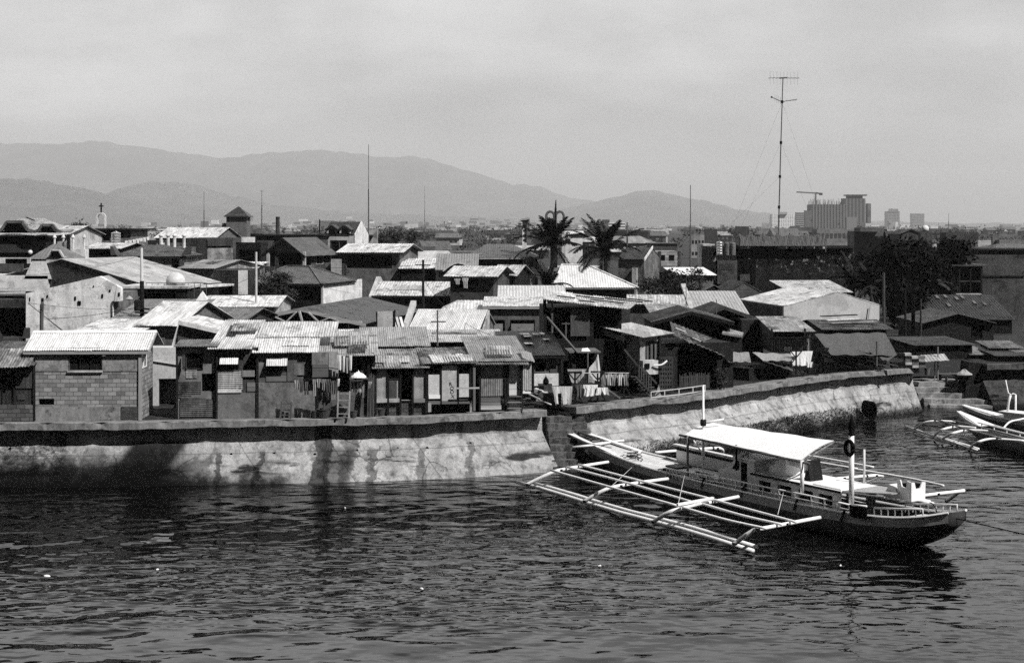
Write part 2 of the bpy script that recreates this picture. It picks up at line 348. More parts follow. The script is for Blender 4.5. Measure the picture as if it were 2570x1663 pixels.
def seawall(name, label, cap, outs, th, mat, capmat, cap_back=1.4, z0=2.8):
    root = empty(name, cap[0].copy(), 0, label, 'seawall'); org = cap[0]
    pts = []; bs = []
    for i in range(len(cap)-1):
        n = max(1, int((cap[i+1]-cap[i]).length/.35))
        for k in range(n+(1 if i == len(cap)-2 else 0)):
            t = k/n; pts.append(cap[i].lerp(cap[i+1], t)); bs.append(outs[i]+(outs[i+1]-outs[i])*t)
    nr = outnorm(pts); prof = 15; V = []; Fc = []
    for p, b, o in zip(pts, bs, nr):
        for r in range(prof):
            if r == 0: q = p-o*.64+Vector((0, 0, -th+.02)); j = 0
            else:
                t = (r-1)/(prof-2); z = (z0-th)*(1-t)+(-.8)*t
                off = -.60+.06*min(1, t*5)+(b+.54)*max(0, (t-.24)/.76)
                q = p+o*off; q.z = z; j = 1
            jj = jag(q.x, q.y, q.z, 1.7)*.035*j
            V.append(q+o*jj-org)
    for i in range(len(pts)-1):
        for r in range(prof-1): a = i*prof+r; Fc.append((a, a+prof, a+prof+1, a+1))
    fm = MB(); fm.v = [tuple(v) for v in V]; fm.f = [tuple(f) for f in Fc]
    for i in (0, len(pts)-1):
        p, o = pts[i]-org, nr[i]; q = fm.add([V[i*prof+r] for r in range(prof)]+[p-o*2.6+Vector((0,0,-.8-z0)), p-o*2.6+Vector((0,0,-th))]); fm.f.append(tuple(range(q, q+prof+2)))
    fm.build('wall_face', mat, root)
    m = MB(); rows = []
    for p, o in zip(pts, nr):
        j = jag(p.x, p.y, 0, 4)*.05-(.10 if math.sin(p.x*1.7)*math.sin(p.x*4.1+1) > .62 else 0); k = jag(p.x, p.y, 5, 9)*.05; q = p-org
        rows.append(m.add([q-o*cap_back+Vector((0,0,-.1)), q-o*.04+Vector((0,0,.01*j)), q+o*(j)-Vector((0,0,.03)), q+o*(j*.6)+Vector((0,0,-th+k)), q-o*.72+Vector((0,0,-th+k))]))
    for a, b in zip(rows, rows[1:]):
        for r in range(4): m.f.append((a+r, a+r+1, b+r+1, b+r))
    for r in (rows[0], rows[-1]): m.f.append(tuple(r+k for k in range(5)))
    m.build('coping', capmat, root)
    return root
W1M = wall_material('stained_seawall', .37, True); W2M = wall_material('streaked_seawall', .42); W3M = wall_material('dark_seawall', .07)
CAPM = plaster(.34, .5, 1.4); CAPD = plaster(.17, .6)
px = [(-700,1064),(0,1061),(350,1059),(600,1054),(800,1051),(1000,1046),(1100,1043),(1372,1028)]
bx_ = [(-700,1234),(0,1231),(350,1229),(600,1224),(800,1219),(1000,1213),(1100,1210),(1385,1193)]
cap1 = [Wz(u, v, 2.8) for u, v in px]; out1 = [Wz(u, v, 2.8).y-Wz(a, b, 0).y for (u, v), (a, b) in zip(px, bx_)]
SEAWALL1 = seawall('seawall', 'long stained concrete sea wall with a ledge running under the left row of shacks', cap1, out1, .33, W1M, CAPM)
px2 = [(1448,1021),(1632,1001),(1765,989),(1904,967),(2000,952),(2139,934),(2308,922)]
cap2 = [Wz(u, v, 2.8) for u, v in px2]; out2 = [2.3, 2.3, 2.3, 2.2, 1.9, 1.3, .7]
SEAWALL2 = seawall('seawall', 'pale sloping sea wall streaked diagonally, running back behind the large outrigger boat', cap2, out2, .33, W2M, CAPM)
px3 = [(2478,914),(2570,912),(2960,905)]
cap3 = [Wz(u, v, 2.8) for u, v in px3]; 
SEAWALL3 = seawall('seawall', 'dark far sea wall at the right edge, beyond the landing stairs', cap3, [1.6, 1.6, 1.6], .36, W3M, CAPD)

# town ground, one sheet to the foot of the hills
gl = [cap1[0]+Vector((-600, 2, 0))]+[p+Vector((0, 1.2, 0)) for p in cap1]+[Vector((1.9, 74.0, 0)), Vector((2.2, 75, 0))]+[p+Vector((-1.0, 1.1, 0)) for p in cap2]+[Vector((26.4, 97, 0)), Vector((31.4, 97, 0))]+[p+Vector((0, 1.2, 0)) for p in cap3]+[Vector((700, 97, 0))]
mg = MB(); fr = [Vector((p.x, p.y, GZ)) for p in gl]; n = len(fr)
a = mg.add(fr); b = mg.add([Vector((p.x, 130, GZ)) for p in fr])
for k in range(n-1): mg.f.append((a+k, a+k+1, b+k+1, b+k))
i = mg.add([(-640, 130, GZ), (700, 130, GZ), (20500, 26500, GZ), (-20500, 26500, GZ), (-20500, 130, GZ), (20500, 130, GZ)])
mg.f += [(i, i+1, i+2, i+3), (i, i+3, i+4), (i+1, i+5, i+2)]
tag(mg.build('ground', plaster(.06, .5, .3)), 'flat dusty ground under the town', 'ground', None, 'structure')

def hills(name, label, pts, Y, mat, seed):
    r_ = random.Random(seed); us = list(range(int(pts[0][0]), int(pts[-1][0])+1, 14)); V = []; rows = 9; Fc = []
    ph = [r_.uniform(0, 6) for _ in range(12)]
    for u in us:
        v = np.interp(u, [p[0] for p in pts], [p[1] for p in pts])
        v += 1.6*math.sin(u*.045+ph[0])+1.1*math.sin(u*.11+ph[1])+.8*math.sin(u*.31+ph[2])+.5*math.sin(u*.77+ph[5])
        top = PZ(v, Y)
        for k in range(rows):
            t = k/(rows-3); yy = Y*(1-.16*(1-t)); z = GZ-1+(top-GZ+1)*max(0, min(1, t))**.85
            if t > 1: yy = Y*(1+.10*(t-1)*6); z = GZ-1+(top-GZ)*(1-(t-1)*2.2)
            z += .05*(top-GZ)*math.sin(u*.06+k*1.7+ph[3])*math.sin(k*.9+u*.021+ph[4])*(1 if 0 < t < 1 else 0)
            V.append((PX(u, Y)*(1+.02*math.sin(k*2.1+u*.01)*(t < 1)), yy, z))
    for i in range(len(us)-1):
        for k in range(rows-1): a = i*rows+k; Fc.append((a, a+rows, a+rows+1, a+1))
    tag(mesh_np(name, V, Fc, mat, None, True), label, 'hills', None, 'structure')
HM = leafy(.05)
def hillmat():
    m, T = _new('wooded_hillside'); co = T.n('TexCoord').outputs['Object']
    v = T.m('MULTIPLY', T.m('MULTIPLY', T.rng(T.noise(co, .0022, 7, .66), .3, .7, .65, 1.5), T.rng(T.noise(co, .012, 5, .65), .3, .7, .8, 1.2)), .06)
    _out(T, v, .95); return m
HM = hillmat()
hills('hills', 'long high mountain ridge fading into haze behind the town', [(-700,430),(-300,395),(-80,366),(0,358),(110,362),(260,354),(330,366),(430,379),(540,396),(585,394),(700,381),(815,377),(870,381),(945,395),(1030,391),(1110,408),(1190,434),(1285,461),(1350,468),(1430,495),(1500,508),(1600,520),(1720,540),(1850,552),(2000,562),(2200,569)], 16000, HM, 1)
hills('hills', 'rounded lone hill at centre right in the haze', [(1330,563),(1380,538),(1440,515),(1500,506),(1555,492),(1590,480),(1620,477),(1650,481),(1690,488),(1760,502),(1825,519),(1930,537),(2060,549),(2200,556),(2400,560),(2700,564)], 12500, HM, 2)
hills('hills', 'darker near foothill descending from the left edge', [(-700,480),(-300,455),(-60,446),(0,447),(60,450),(110,453),(216,475),(324,499),(405,524),(480,541),(560,556),(660,566)], 8400, HM, 3)
hills('hills', 'low middle foothills under the long ridge', [(250,530),(300,478),(351,461),(400,456),(440,455),(513,470),(580,490),(680,512),(800,526),(950,535),(1100,541),(1250,548),(1400,556),(1500,566)], 10600, HM, 4)

def haze():
    m, T = _new('air_haze'); v = T.n('VolumePrincipled', {'Color': (1, 1, 1, 1), 'Density': HAZE_D, 'Anisotropy': 0.0})
    T.t.links.new(v.outputs[0], T.n('OutputMaterial').inputs['Volume'])
    b = MB(); b.box(-21000, 21000, -520, 27000, -2.2, 1080)
    o = tag(b.build('haze', m), 'thin pale haze hanging over the town', 'haze', None, 'stuff'); return o
HAZE_D = .000075
haze()
# ================================================================== house builder
class House:
    """box of walls with real openings, a roof of thick sheets, windows, doors and posts as parts.
    Local frame: x along the front, y to the back, z up from the town ground."""
    def __init__(s, name, label, u0, u1, Y, d, ve, yaw=0, vb=None, cat='house', group=None, z0=None):
        s.Y, s.yaw = Y, R(yaw); s.c, s.s = math.cos(s.yaw), math.sin(s.yaw)
        base = P(u0, HV, Y); base.z = z0 if z0 is not None else (PZ(vb, Y) if vb else GZ)
        s.base = base; s.e = empty(name, base, s.yaw, label, cat, group)
        s.w = s.X(u1); s.d = d; s.h = s.Z(ve); s.ops = []; s.rops = []; s.lops = []
    def X(s, u, y=0):
        t = (u-CU)/F; bx, by = s.base.x-y*s.s, s.base.y+y*s.c
        return (t*by-bx)/(s.c-t*s.s)
    def Z(s, v, x=0, y=0):
        return HC-(v-HV)/F*(s.base.y+x*s.s+y*s.c)-s.base.z
    def L(s, u, v, y=0):
        x = s.X(u, y); return Vector((x, y, s.Z(v, x, y)))
    def _plane(s, mb, o, ux, W, H, ops, depth, inn):       # wall rectangle with holes and reveals
        xs = sorted({0, W, *[a for q in ops for a in q[:2]]}); zs = sorted({0, H, *[a for q in ops for a in q[2:4]]})
        pt = lambda x, z: o+ux*x+Vector((0, 0, z))
        for a, b in zip(xs, xs[1:]):
            for c, e in zip(zs, zs[1:]):
                mx, mz = (a+b)/2, (c+e)/2
                if b-a < 1e-4 or e-c < 1e-4 or any(q[0]-1e-5 < mx < q[1]+1e-5 and q[2]-1e-5 < mz < q[3]+1e-5 for q in ops): continue
                mb.poly(pt(a, c), pt(b, c), pt(b, e), pt(a, e))
        for x0, x1, z0, z1 in [q[:4] for q in ops]:
            c4 = [pt(x0, z0), pt(x1, z0), pt(x1, z1), pt(x0, z1)]
            for k in range(4): a, b = c4[k], c4[(k+1) % 4]; mb.poly(a, b, b+inn*depth, a+inn*depth)
    def op(s, u0, u1, v0, v1, kind='o', side='f', **kw):   # opening given by photo pixels (front) or metres (right/left side)
        if side == 'f':
            x0, x1 = max(.02, s.X(u0)), min(s.w-.02, s.X(u1)); z0, z1 = max(0.0, s.Z(v1, x0)), min(s.h-.02, s.Z(v0, x0))
        else: x0, x1, z0, z1 = u0, u1, v0, v1
        if x1-x0 > .03 and z1-z0 > .03: {'f': s.ops, 'r': s.rops, 'l': s.lops}[side].append((x0, x1, z0, z1, kind, kw))
        return s
    def walls(s, mat, rise=None, kind='gx', ridge_y=.5, front=True, back=True, left=True, right=True, th=.14, z_lo=0, name='wall', inner=True):
        m = MB(); w, d, h = s.w, s.d, s.h; V = Vector
        if front: s._plane(m, V((0,0,0)), V((1,0,0)), w, h, s.ops, th, V((0,1,0)))
        if right: s._plane(m, V((w,0,0)), V((0,1,0)), d, h, s.rops, th, V((-1,0,0)))
        if left: s._plane(m, V((0,0,0)), V((0,1,0)), d, h, s.lops, th, V((1,0,0)))
        hb = rise if kind == 'shed' else h
        if back: m.poly((0,d,0), (w,d,0), (w,d,hb), (0,d,hb))
        if rise and kind == 'gx':
            for x in ([0] if left else [])+([w] if right else []): m.poly((x,0,h), (x,d*ridge_y,rise), (x,d,h))
        if rise and kind == 'gy':
            for y in (0, d): m.poly((0,y,h), (w,y,h), (w*ridge_y,y,rise))
        if rise and kind == 'shed':
            for x in ([0] if left else [])+([w] if right else []): m.poly((x,0,h), (x,d,h), (x,d,rise))
        if kind in ('flat', 'hip'): m.poly((0,0,h-.02), (w,0,h-.02), (w,d,h-.02), (0,d,h-.02))
        s.wall = m.build(name, mat, s.e); s._fit(); return s
    def _fit(s):
        for side, ops in (('f', s.ops), ('r', s.rops), ('l', s.lops)):
            for (x0, x1, z0, z1, kind, kw) in ops:
                if side == 'f': T = lambda x, y, z: Vector((x, y, z))
                elif side == 'r': T = lambda x, y, z: Vector((s.w-y, x, z))
                else: T = lambda x, y, z: Vector((y, x, z))
                def bx(m, a, b, c, e, f, g):
                    p = [T(a,c,f), T(b,c,f), T(b,e,f), T(a,e,f)]; q = [T(a,c,g), T(b,c,g), T(b,e,g), T(a,e,g)]; m.hexa(p, q)
                fm = kw.get('fmat', GREYP); t = kw.get('t', .05)
                if kind in ('w', 'j', 'g'):
                    fr = MB(); bx(fr, x0-t, x1+t, -.035, .03, z0-t, z0); bx(fr, x0-t, x1+t, -.033, .03, z1, z1+t)
                    bx(fr, x0-t, x0, -.03, .03, z0, z1); bx(fr, x1, x1+t, -.03, .03, z0, z1)
                    n = kw.get('n', max(1, round((x1-x0)/.8)))
                    for k in range(1, n): xx = x0+(x1-x0)*k/n; bx(fr, xx-.025, xx+.025, .0, .05, z0, z1)
                    if kind == 'g':
                        for k in range(1, int((x1-x0)/.14)): xx = x0+k*.14; bx(fr, xx-.01, xx+.01, .005, .025, z0, z1)
                    f = fr.build('window', fm, s.e); pn = MB()
                    if kind == 'j':
                        k = z0+.02
                        while k < z1-.02: bx(pn, x0, x1, .06, .075, k, min(z1, k+.085)); k += .10
                    else: bx(pn, x0, x1, .08, .09, z0, z1)
                    pn.build('pane', kw.get('pmat', PANE), f)
                elif kind == 'd':
                    dr = MB(); bx(dr, x0+.01, x1-.01, .07, .11, z0, z1-.01); dd = dr.build('door', kw.get('pmat', wood(.12)), s.e)
                    fr = MB(); bx(fr, x0-t, x0, -.03, .04, z0, z1); bx(fr, x1, x1+t, -.03, .04, z0, z1); bx(fr, x0-t, x1+t, -.033, .04, z1, z1+t); fr.build('frame', fm, dd)
                elif kind == 'f':                          # framed hole with nothing in it
                    fr = MB(); bx(fr, x0-t, x1+t, -.035, .03, z0-t, z0); bx(fr, x0-t, x1+t, -.033, .03, z1, z1+t)
                    bx(fr, x0-t, x0, -.03, .03, z0, z1); bx(fr, x1, x1+t, -.03, .03, z0, z1); fr.build('window_frame', fm, s.e)
                if kw.get('flap'):                         # propped-open shutter
                    a = R(kw.get('ang', 55)); L_ = kw['flap']; m = MB()
                    m.sheet((x0-.04, -.04, z1), (x1+.04, -.04, z1), Vector((0, -math.sin(a), -math.cos(a)))*L_, .1, .012, .02, jit=0)
                    m.build('shutter', kw.get('flmat', metal(.6, .3)), s.e)
    def roof(s, kind, rise, mat, of=.4, os=.3, ob=None, ridge_y=.5, th=.03, corr=True, fascia=None, pitch=None, x0=0, x1=None, ridge=(.25, .75), name='roof', cap=None, back=True, amp=.018):
        m = MB(); V = Vector; w = s.w if x1 is None else x1; d, h = s.d, s.h; ob = of if ob is None else ob
        pitch = pitch or (.11 if s.Y < 100 else .24); am = amp if corr else 0.0
        if not corr: pitch = 3.0
        xa, xb = x0-os, w+os; e = .03
        if kind == 'shed':
            sl = (rise-h)/d; a = V((xa, -of, h-of*sl+e)); m.sheet(a, V((xb, -of, h-of*sl+e)), V((0, d+of+ob, sl*(d+of+ob))), pitch, am, th)
        elif kind == 'gx':
            y = d*ridge_y; sl = (rise-h)/y; m.sheet(V((xa, -of, h-of*sl+e)), V((xb, -of, h-of*sl+e)), V((0, y+of, sl*(y+of))), pitch, am, th)
            if back: sb = (rise-h)/(d-y); m.sheet(V((xb, d+ob, h-ob*sb+e)), V((xa, d+ob, h-ob*sb+e)), V((0, -(d-y+ob), sb*(d-y+ob))), pitch, am, th)
        elif kind == 'gy':
            x = x0+(w-x0)*ridge_y; s1 = (rise-h)/(x-x0); s2 = (rise-h)/(w-x)
            m.sheet(V((xa, d+ob, h-os*s1+e)), V((xa, -of, h-os*s1+e)), V((x-xa, 0, s1*(x-xa))), pitch, am, th)
            m.sheet(V((xb, -of, h-os*s2+e)), V((xb, d+ob, h-os*s2+e)), V((x-xb, 0, s2*(xb-x))), pitch, am, th)
        elif kind == 'hip':
            ra, rb = ridge[0]*w, ridge[1]*w; y = d/2; sl = (rise-h)/y; he = h-of*sl+e
            L_ = xb-xa; fa, fb = (ra-xa)/L_, (rb-xa)/L_
            f = lambda t: min(1, t/max(fa, .01), (1-t)/max(1-fb, .01))
            m.sheet(V((xa, -of, he)), V((xb, -of, he)), V((0, y+of, rise-he)), pitch, am, th, f, jit=0)
            m.sheet(V((xb, d+of, he)), V((xa, d+of, he)), V((0, -(y+of), rise-he)), pitch, am, th, lambda t: f(1-t), jit=0)
            D = d+2*of; g = lambda t: min(1, t*2, (1-t)*2)
            m.sheet(V((xb, -of, he)), V((xb, d+of, he)), V((rb-xb, 0, rise-he)), pitch, am, th, g, jit=0)
            m.sheet(V((xa, d+of, he)), V((xa, -of, he)), V((ra-xa, 0, rise-he)), pitch, am, th, g, jit=0)
        s.rf = m.build(name, mat, s.e)
        if fascia is not None:
            b = MB(); z = h-of*((rise-h)/(d*ridge_y if kind in ('gx',) else d if kind == 'shed' else d/2)) if kind in ('shed', 'gx', 'hip') else None
            if z is not None:
                b.box(xa+.02, xb-.02, -of+.01, -of+.05, z-.16, z-.03)
                if kind == 'hip':
                    for x in (xa+.01, xb-.05): b.box(x, x+.04, -of+.051, d+of, z-.16, z-.03)
                if kind == 'gx':
                    for x in (xa, xb-.05): b.hexa([V((x,-of,z-.15)), V((x+.05,-of,z-.15)), V((x+.05,-of,z-.02)), V((x,-of,z-.02))], [V((x,d*ridge_y,rise-.15)), V((x+.05,d*ridge_y,rise-.15)), V((x+.05,d*ridge_y,rise-.02)), V((x,d*ridge_y,rise-.02))])
            else:
                x = x0+(w-x0)*ridge_y
                for (a, za), (b_, zb) in (((xa, h-os*(rise-h)/(x-x0)), (x, rise)), ((x, rise), (xb, h-os*(rise-h)/(w-x)))):
                    y = -of-.02; b.hexa([V((a,y,za-.2)), V((a,y+.05,za-.2)), V((a,y+.05,za+.02)), V((a,y,za+.02))], [V((b_,y,zb-.2)), V((b_,y+.05,zb-.2)), V((b_,y+.05,zb+.02)), V((b_,y,zb+.02))])
            b.build('fascia', fascia, s.rf)
        if cap is not None and kind == 'gx':
            b = MB(); b.poly  # ridge cap
            y = d*ridge_y; b.hexa([V((xa,y-.22,rise-.05)), V((xa,y+.22,rise-.05)), V((xa,y,rise+.06))], [V((xb,y-.22,rise-.05)), V((xb,y+.22,rise-.05)), V((xb,y,rise+.06))]); b.build('ridge_cap', cap, s.rf)
        if cap is not None and kind == 'hip':
            b = MB(); ra, rb = ridge[0]*w, ridge[1]*w; y = d/2; he = h-of*(rise-h)/y+.06
            for p, q in (((ra,y,rise+.05),(rb,y,rise+.05)), ((xa,-of,he),(ra,y,rise+.05)), ((xb,-of,he),(rb,y,rise+.05)), ((xb,d+of,he),(rb,y,rise+.05)), ((xa,d+of,he),(ra,y,rise+.05))): b.beam(p, q, .22, .08)
            b.build('ridge_cap', cap, s.rf)
        return s
    def part(s, name, mb, mat, parent=None, smooth=False): return mb.build(name, mat, parent or s.e, smooth)
    def panel(s, name, u0, u1, v0, v1, mat, y=-.03, th=.03, corr=None, parent=None):  # board, sheet or cloth fixed on the front
        m = MB(); x0, x1 = s.X(u0, y), s.X(u1, y); z0, z1 = s.Z(v1, x0, y), s.Z(v0, x0, y)
        if corr == 'v': m.sheet((x0, y, z0), (x1, y, z0), (0, 0, z1-z0), .09, .014, th, jit=.02)
        elif corr == 'h': m.sheet((x1, y, z0), (x1, y, z1), (x0-x1, 0, 0), .09, .014, th, jit=.02)
        else: m.box(x0, x1, y-th, y, z0, z1)
        return m.build(name, mat, parent or s.e)
    def post(s, u, v0, v1, r=.05, mat=None, y=-.05, name='post', u2=None):
        m = MB(); m.beam(s.L(u, v0, y), s.L(u if u2 is None else u2, v1, y), r*2); return m.build(name, mat or DPOLE, s.e)

def roof_patches(h, rise, ymax, n, seed, x0=None, x1=None, of=.3):
    r_ = random.Random(seed); x0 = 0 if x0 is None else x0; x1 = h.w if x1 is None else x1; sl = (rise-h.h)/ymax
    for k in range(n):
        w_, L_ = r_.choice([.85, 1.3, 1.7, 2.5]), r_.uniform(.8, 1.7); x = r_.uniform(x0, max(x0+.1, x1-w_)); y = r_.uniform(-of, max(0, ymax-L_)); a = r_.uniform(-.07, .07)
        p = Vector((x, y, h.h+sl*y+.075)); m = MB(); m.sheet(p, p+Vector((w_*math.cos(a), w_*math.sin(a), sl*w_*math.sin(a)+.02)), Vector((-L_*math.sin(a), L_*math.cos(a), sl*L_)), .13, .02, .02, jit=.05)
        m.build('roof_sheet', [metal(.66,.4,.2), metal(.22,.9,.4), metal(.36,.8,.4), metal(.5,.5,.3), metal(.42,.7,.3)][r_.randrange(5)], h.rf)
    for k in range(n//3):
        x = r_.uniform(x0+.2, x1-.2); y = r_.uniform(0, ymax*.9); s_ = r_.uniform(.10, .2); m = MB(); m.lathe([(s_*.7, 0), (s_, s_*.4), (s_*.75, s_*.8), (.02, s_)], 7, (x, y, h.h+sl*y+.06)); m.build('weight_stone', [pl_mid_, DPOLE][k % 2], h.rf)
def wall_patches(h, n, seed, mats, v_hi=.95):
    r_ = random.Random(seed); k = 0
    for x in (.0, h.w): m = MB(); m.beam((x+r_.uniform(-.03,.03), -.05, 0), (x+r_.uniform(-.03,.03), -.05, h.h), .09); m.build('post', DPOLE, h.e)
    for _ in range(n*6):
        if k >= n: break
        w_, t_ = r_.uniform(.3, .95), r_.uniform(.25, 1.1); x = r_.uniform(.02, max(.05, h.w-w_)); z = r_.uniform(.0, max(.1, h.h*v_hi-t_))
        if any(x < o[1]+.08 and x+w_ > o[0]-.08 and z < o[3]+.08 and z+t_ > o[2]-.08 for o in h.ops): continue
        y = -.045-.006*k; m = MB(); a = r_.uniform(-.03, .03); m.prism([(x, y, z), (x+w_, y, z+a*w_), (x+w_-a*t_, y, z+t_+a*w_), (x-a*t_, y, z+t_)], (0, .02, 0)); m.build('wall_board', mats[r_.randrange(len(mats))], h.e); k += 1
pl_mid_ = plaster(.2, .5)
# ------------------------------------------------------------------ vegetation
def crown(rnds, centres, n, leaf, seed):                   # leaf faces in clumps; centres: (x, y, z, rx, ry, rz)
    rs = np.random.RandomState(seed); Vv = []; wts = np.array([c[3]*c[4]*c[5] for c in centres])**.75; wts /= wts.sum()
    cl = []
    for c, k in zip(centres, rs.multinomial(max(10, n//22), wts)):
        for _ in range(k):
            d = rs.normal(size=3); d /= np.linalg.norm(d); r = rs.uniform(.45, 1.03)**.6
            cl.append(np.array(c[:3])+d*r*np.array(c[3:6]))
    for c in cl:
        sz = rs.uniform(.6, 1.5)*leaf*3.2; m = 22
        p = c+rs.normal(size=(m, 3))*sz*np.array([.55, .55, .4]); a = rs.normal(size=(m, 3)); a[:, 2] -= .3; a /= np.linalg.norm(a, axis=1)[:, None]
        b = np.cross(a, rs.normal(size=(m, 3))); b /= np.linalg.norm(b, axis=1)[:, None]
        L_ = leaf*rs.uniform(.6, 1.5, (m, 1)); w_ = L_*.38
        Vv.append(np.stack([p-a*L_, p+b*w_, p+a*L_, p-b*w_], 1))
    Vv = np.concatenate(Vv).reshape(-1, 3); return Vv, np.arange(len(Vv)).reshape(-1, 4)
def tree(name, label, u, vtop, vbot, Y, wpx, seed, base=.05, n=2600, leaf=.16, group=None, lobes=6, zb=GZ, trunk_mat=None, squat=1.0):
    x = PX(u, Y); top, bot = PZ(vtop, Y), PZ(vbot, Y); hw = wpx/F*Y/2; hh = (top-bot)/2
    e = empty(name, (x, Y, zb), 0, label, 'tree' if 'palm' not in name else 'palm', group); r_ = random.Random(seed); cs = []
    cz = (top+bot)/2-zb
    for k in range(lobes):
        a = k/lobes*6.28+r_.uniform(-.4, .4); q = r_.uniform(.30, .62)
        cs.append((math.cos(a)*hw*q, math.sin(a)*hw*q*.8, cz+r_.uniform(-.42, .5)*hh, hw*r_.uniform(.34, .55), hw*r_.uniform(.34, .5), hh*r_.uniform(.32, .52)))
    cs.append((0, 0, cz, hw*.55, hw*.55, hh*.8))
    V, Fc = crown(None, cs, n, leaf, seed); mesh_np('crown', V, Fc, leafy(base), e)
    m = MB(); m.tube([(0,0,-.1), (r_.uniform(-.1,.1)*hw, 0, cz*.5), (0, 0, cz)], max(.08, hw*.09), 7, r2=.05)
    for c in cs[:5]: m.tube([(0,0,max(.2, cz-hh*.8)), ((c[0])*.5, c[1]*.5, (cz-hh*.5+c[2])/2), c[:3]], max(.04, hw*.035), 5, r2=.02)
    m.build('trunk', trunk_mat or DPOLE, e); return e
def palm(name, label, u, vc, Y, r, seed, n=20, base=.035, group=None, dead=0, lean=0):
    x = PX(u, Y); zc = PZ(vc, Y)-GZ; e = empty(name, (x, Y, GZ), 0, label, 'palm', group); r_ = random.Random(seed)
    m = MB(); m.tube([(lean,0,-.1), (lean*.6+.1,0,zc*.4), (.05,0,zc*.8), (0,0,zc)], .2, 8, r2=.13); m.build('trunk', wood(.10, 0, .12), e)
    fm = leafy(base)
    for k in range(n):
        az = k*2.4+r_.uniform(-.6, .6); el = 1.45-1.75*(k/n)**1.1+r_.uniform(-.28, .28); L_ = r*r_.uniform(.62, 1.15); pts = []; p = Vector((0,0,zc)); st = 11; a = el
        for j in range(st+1):
            pts.append(p.copy()); a -= (.03+.15*(j/st))*(1.05 if el < .7 else .55)
            p = p+Vector((math.cos(az)*math.cos(a), math.sin(az)*math.cos(a), math.sin(a)))*L_/st
        f = MB(); f.tube(pts, .035, 4, r2=.01)
        for j in range(1, st*4):
            t = j/(st*4); i = min(st-1, int(t*st)); q = pts[i].lerp(pts[i+1], t*st-i); d = (pts[i+1]-pts[i]).normalized(); side = d.cross(Vector((0,0,1)))
            if side.length < .05: side = Vector((math.sin(az), -math.cos(az), 0))
            side.normalize(); ll = r*.21*math.sin(math.pi*min(.97, .12+t*.85))**.7*r_.uniform(.8, 1.15)
            for sg in (-1, 1):
                tip = q+side*sg*ll*.75+d*ll*.55+Vector((0,0,-ll*r_.uniform(.10, .40))); mid = q.lerp(tip, .4)+Vector((0,0,.03))
                f.poly(q, mid+d*.075, tip, mid-d*.075)
        f.build('frond', fm, e)
    return e
# ------------------------------------------------------------------ laundry
def on_wall(p):
    return Vector((p[0]*1.0, max(p[1], 67.25), 2.81))
def garment(name, label, p, wd, ht, mat, kind='shirt', group=None, yaw=0, cat='laundry'):
    """cloth hung from a line at p (top middle): gathered folds, ragged hem"""
    e = bpy.data.meshes.new(name); n = 9; rows = 6; V = []; r_ = random.Random(sum(map(ord, label))+int(abs(p[0])*100)); ph = r_.uniform(0, 6)
    sk = r_.uniform(-.12, .12)
    for sd in (0, 1):
        for j in range(rows):
            t = j/(rows-1)
            for i in range(n):
                q = i/(n-1)-.5; ww = wd*(1-.25*t if kind == 'cloth' else (1.0 if t < .3 else .68) if kind == 'shirt' else .8+.2*t)
                z = -ht*t
                if kind == 'trousers' and abs(q) < .07 and t > .45: z = -ht*.45
                if j == rows-1: z += r_.uniform(0, .1)*ht
                V.append((q*ww+sk*t*wd, math.sin(q*14+ph+t)*.035*(.3+t)+sd*.012, z))
    Fc = []
    for sd in (0, 1):
        o = sd*rows*n
        for j in range(rows-1):
            for i in range(n-1): a = o+j*n+i; Fc.append((a, a+1, a+n+1, a+n))
    e.from_pydata(V, [], Fc); e.materials.append(mat); o = bpy.data.objects.new(name, e); C.objects.link(o); o.location = p; o.rotation_euler = (0, 0, yaw)
    return tag(o, label, cat, group)
def letters(txt, size, org, ux, uz, nrm, mt, parent, name='lettering', ext=.004):
    cu = bpy.data.curves.new(name, 'FONT'); cu.body = txt; cu.size = size; cu.extrude = ext; cu.align_x = 'LEFT'
    o = bpy.data.objects.new(name, cu); C.objects.link(o); dg = bpy.context.evaluated_depsgraph_get(); me = bpy.data.meshes.new_from_object(o.evaluated_get(dg)); bpy.data.objects.remove(o)
    me.materials.clear(); me.materials.append(mt); o = bpy.data.objects.new(name, me); C.objects.link(o); o.parent = parent
    M = Matrix.Identity(4); M.col[0][:3] = ux; M.col[1][:3] = uz; M.col[2][:3] = nrm; M.col[3][:3] = org; o.matrix_local = M; return o
# ================================================================== front row of shacks on the sea wall, left to right
rust_roof = metal(.20, .9, .45); dull_roof = metal(.40, .5, .3); pale_roof = metal(.66, .25, .16); grey_roof = metal(.30, .45, .35); white_roof = metal(.64, .16, .08); black_roof = metal(.035, .5, .5)
pl_mid = plaster(.24, .55); pl_dark = plaster(.12, .6); pl_pale = plaster(.50, .45); pl_white = plaster(.72, .3); pl_grey = plaster(.32, .4)
G1 = 'shacks along the sea wall'
CORRW = metal(.34, .5, .35)
WPM = [plaster(.3,.6), plaster(.14,.6), wood(.2,2,.2), wood(.3,0,.2), plaster(.42,.5), metal(.3,.7,.4)]

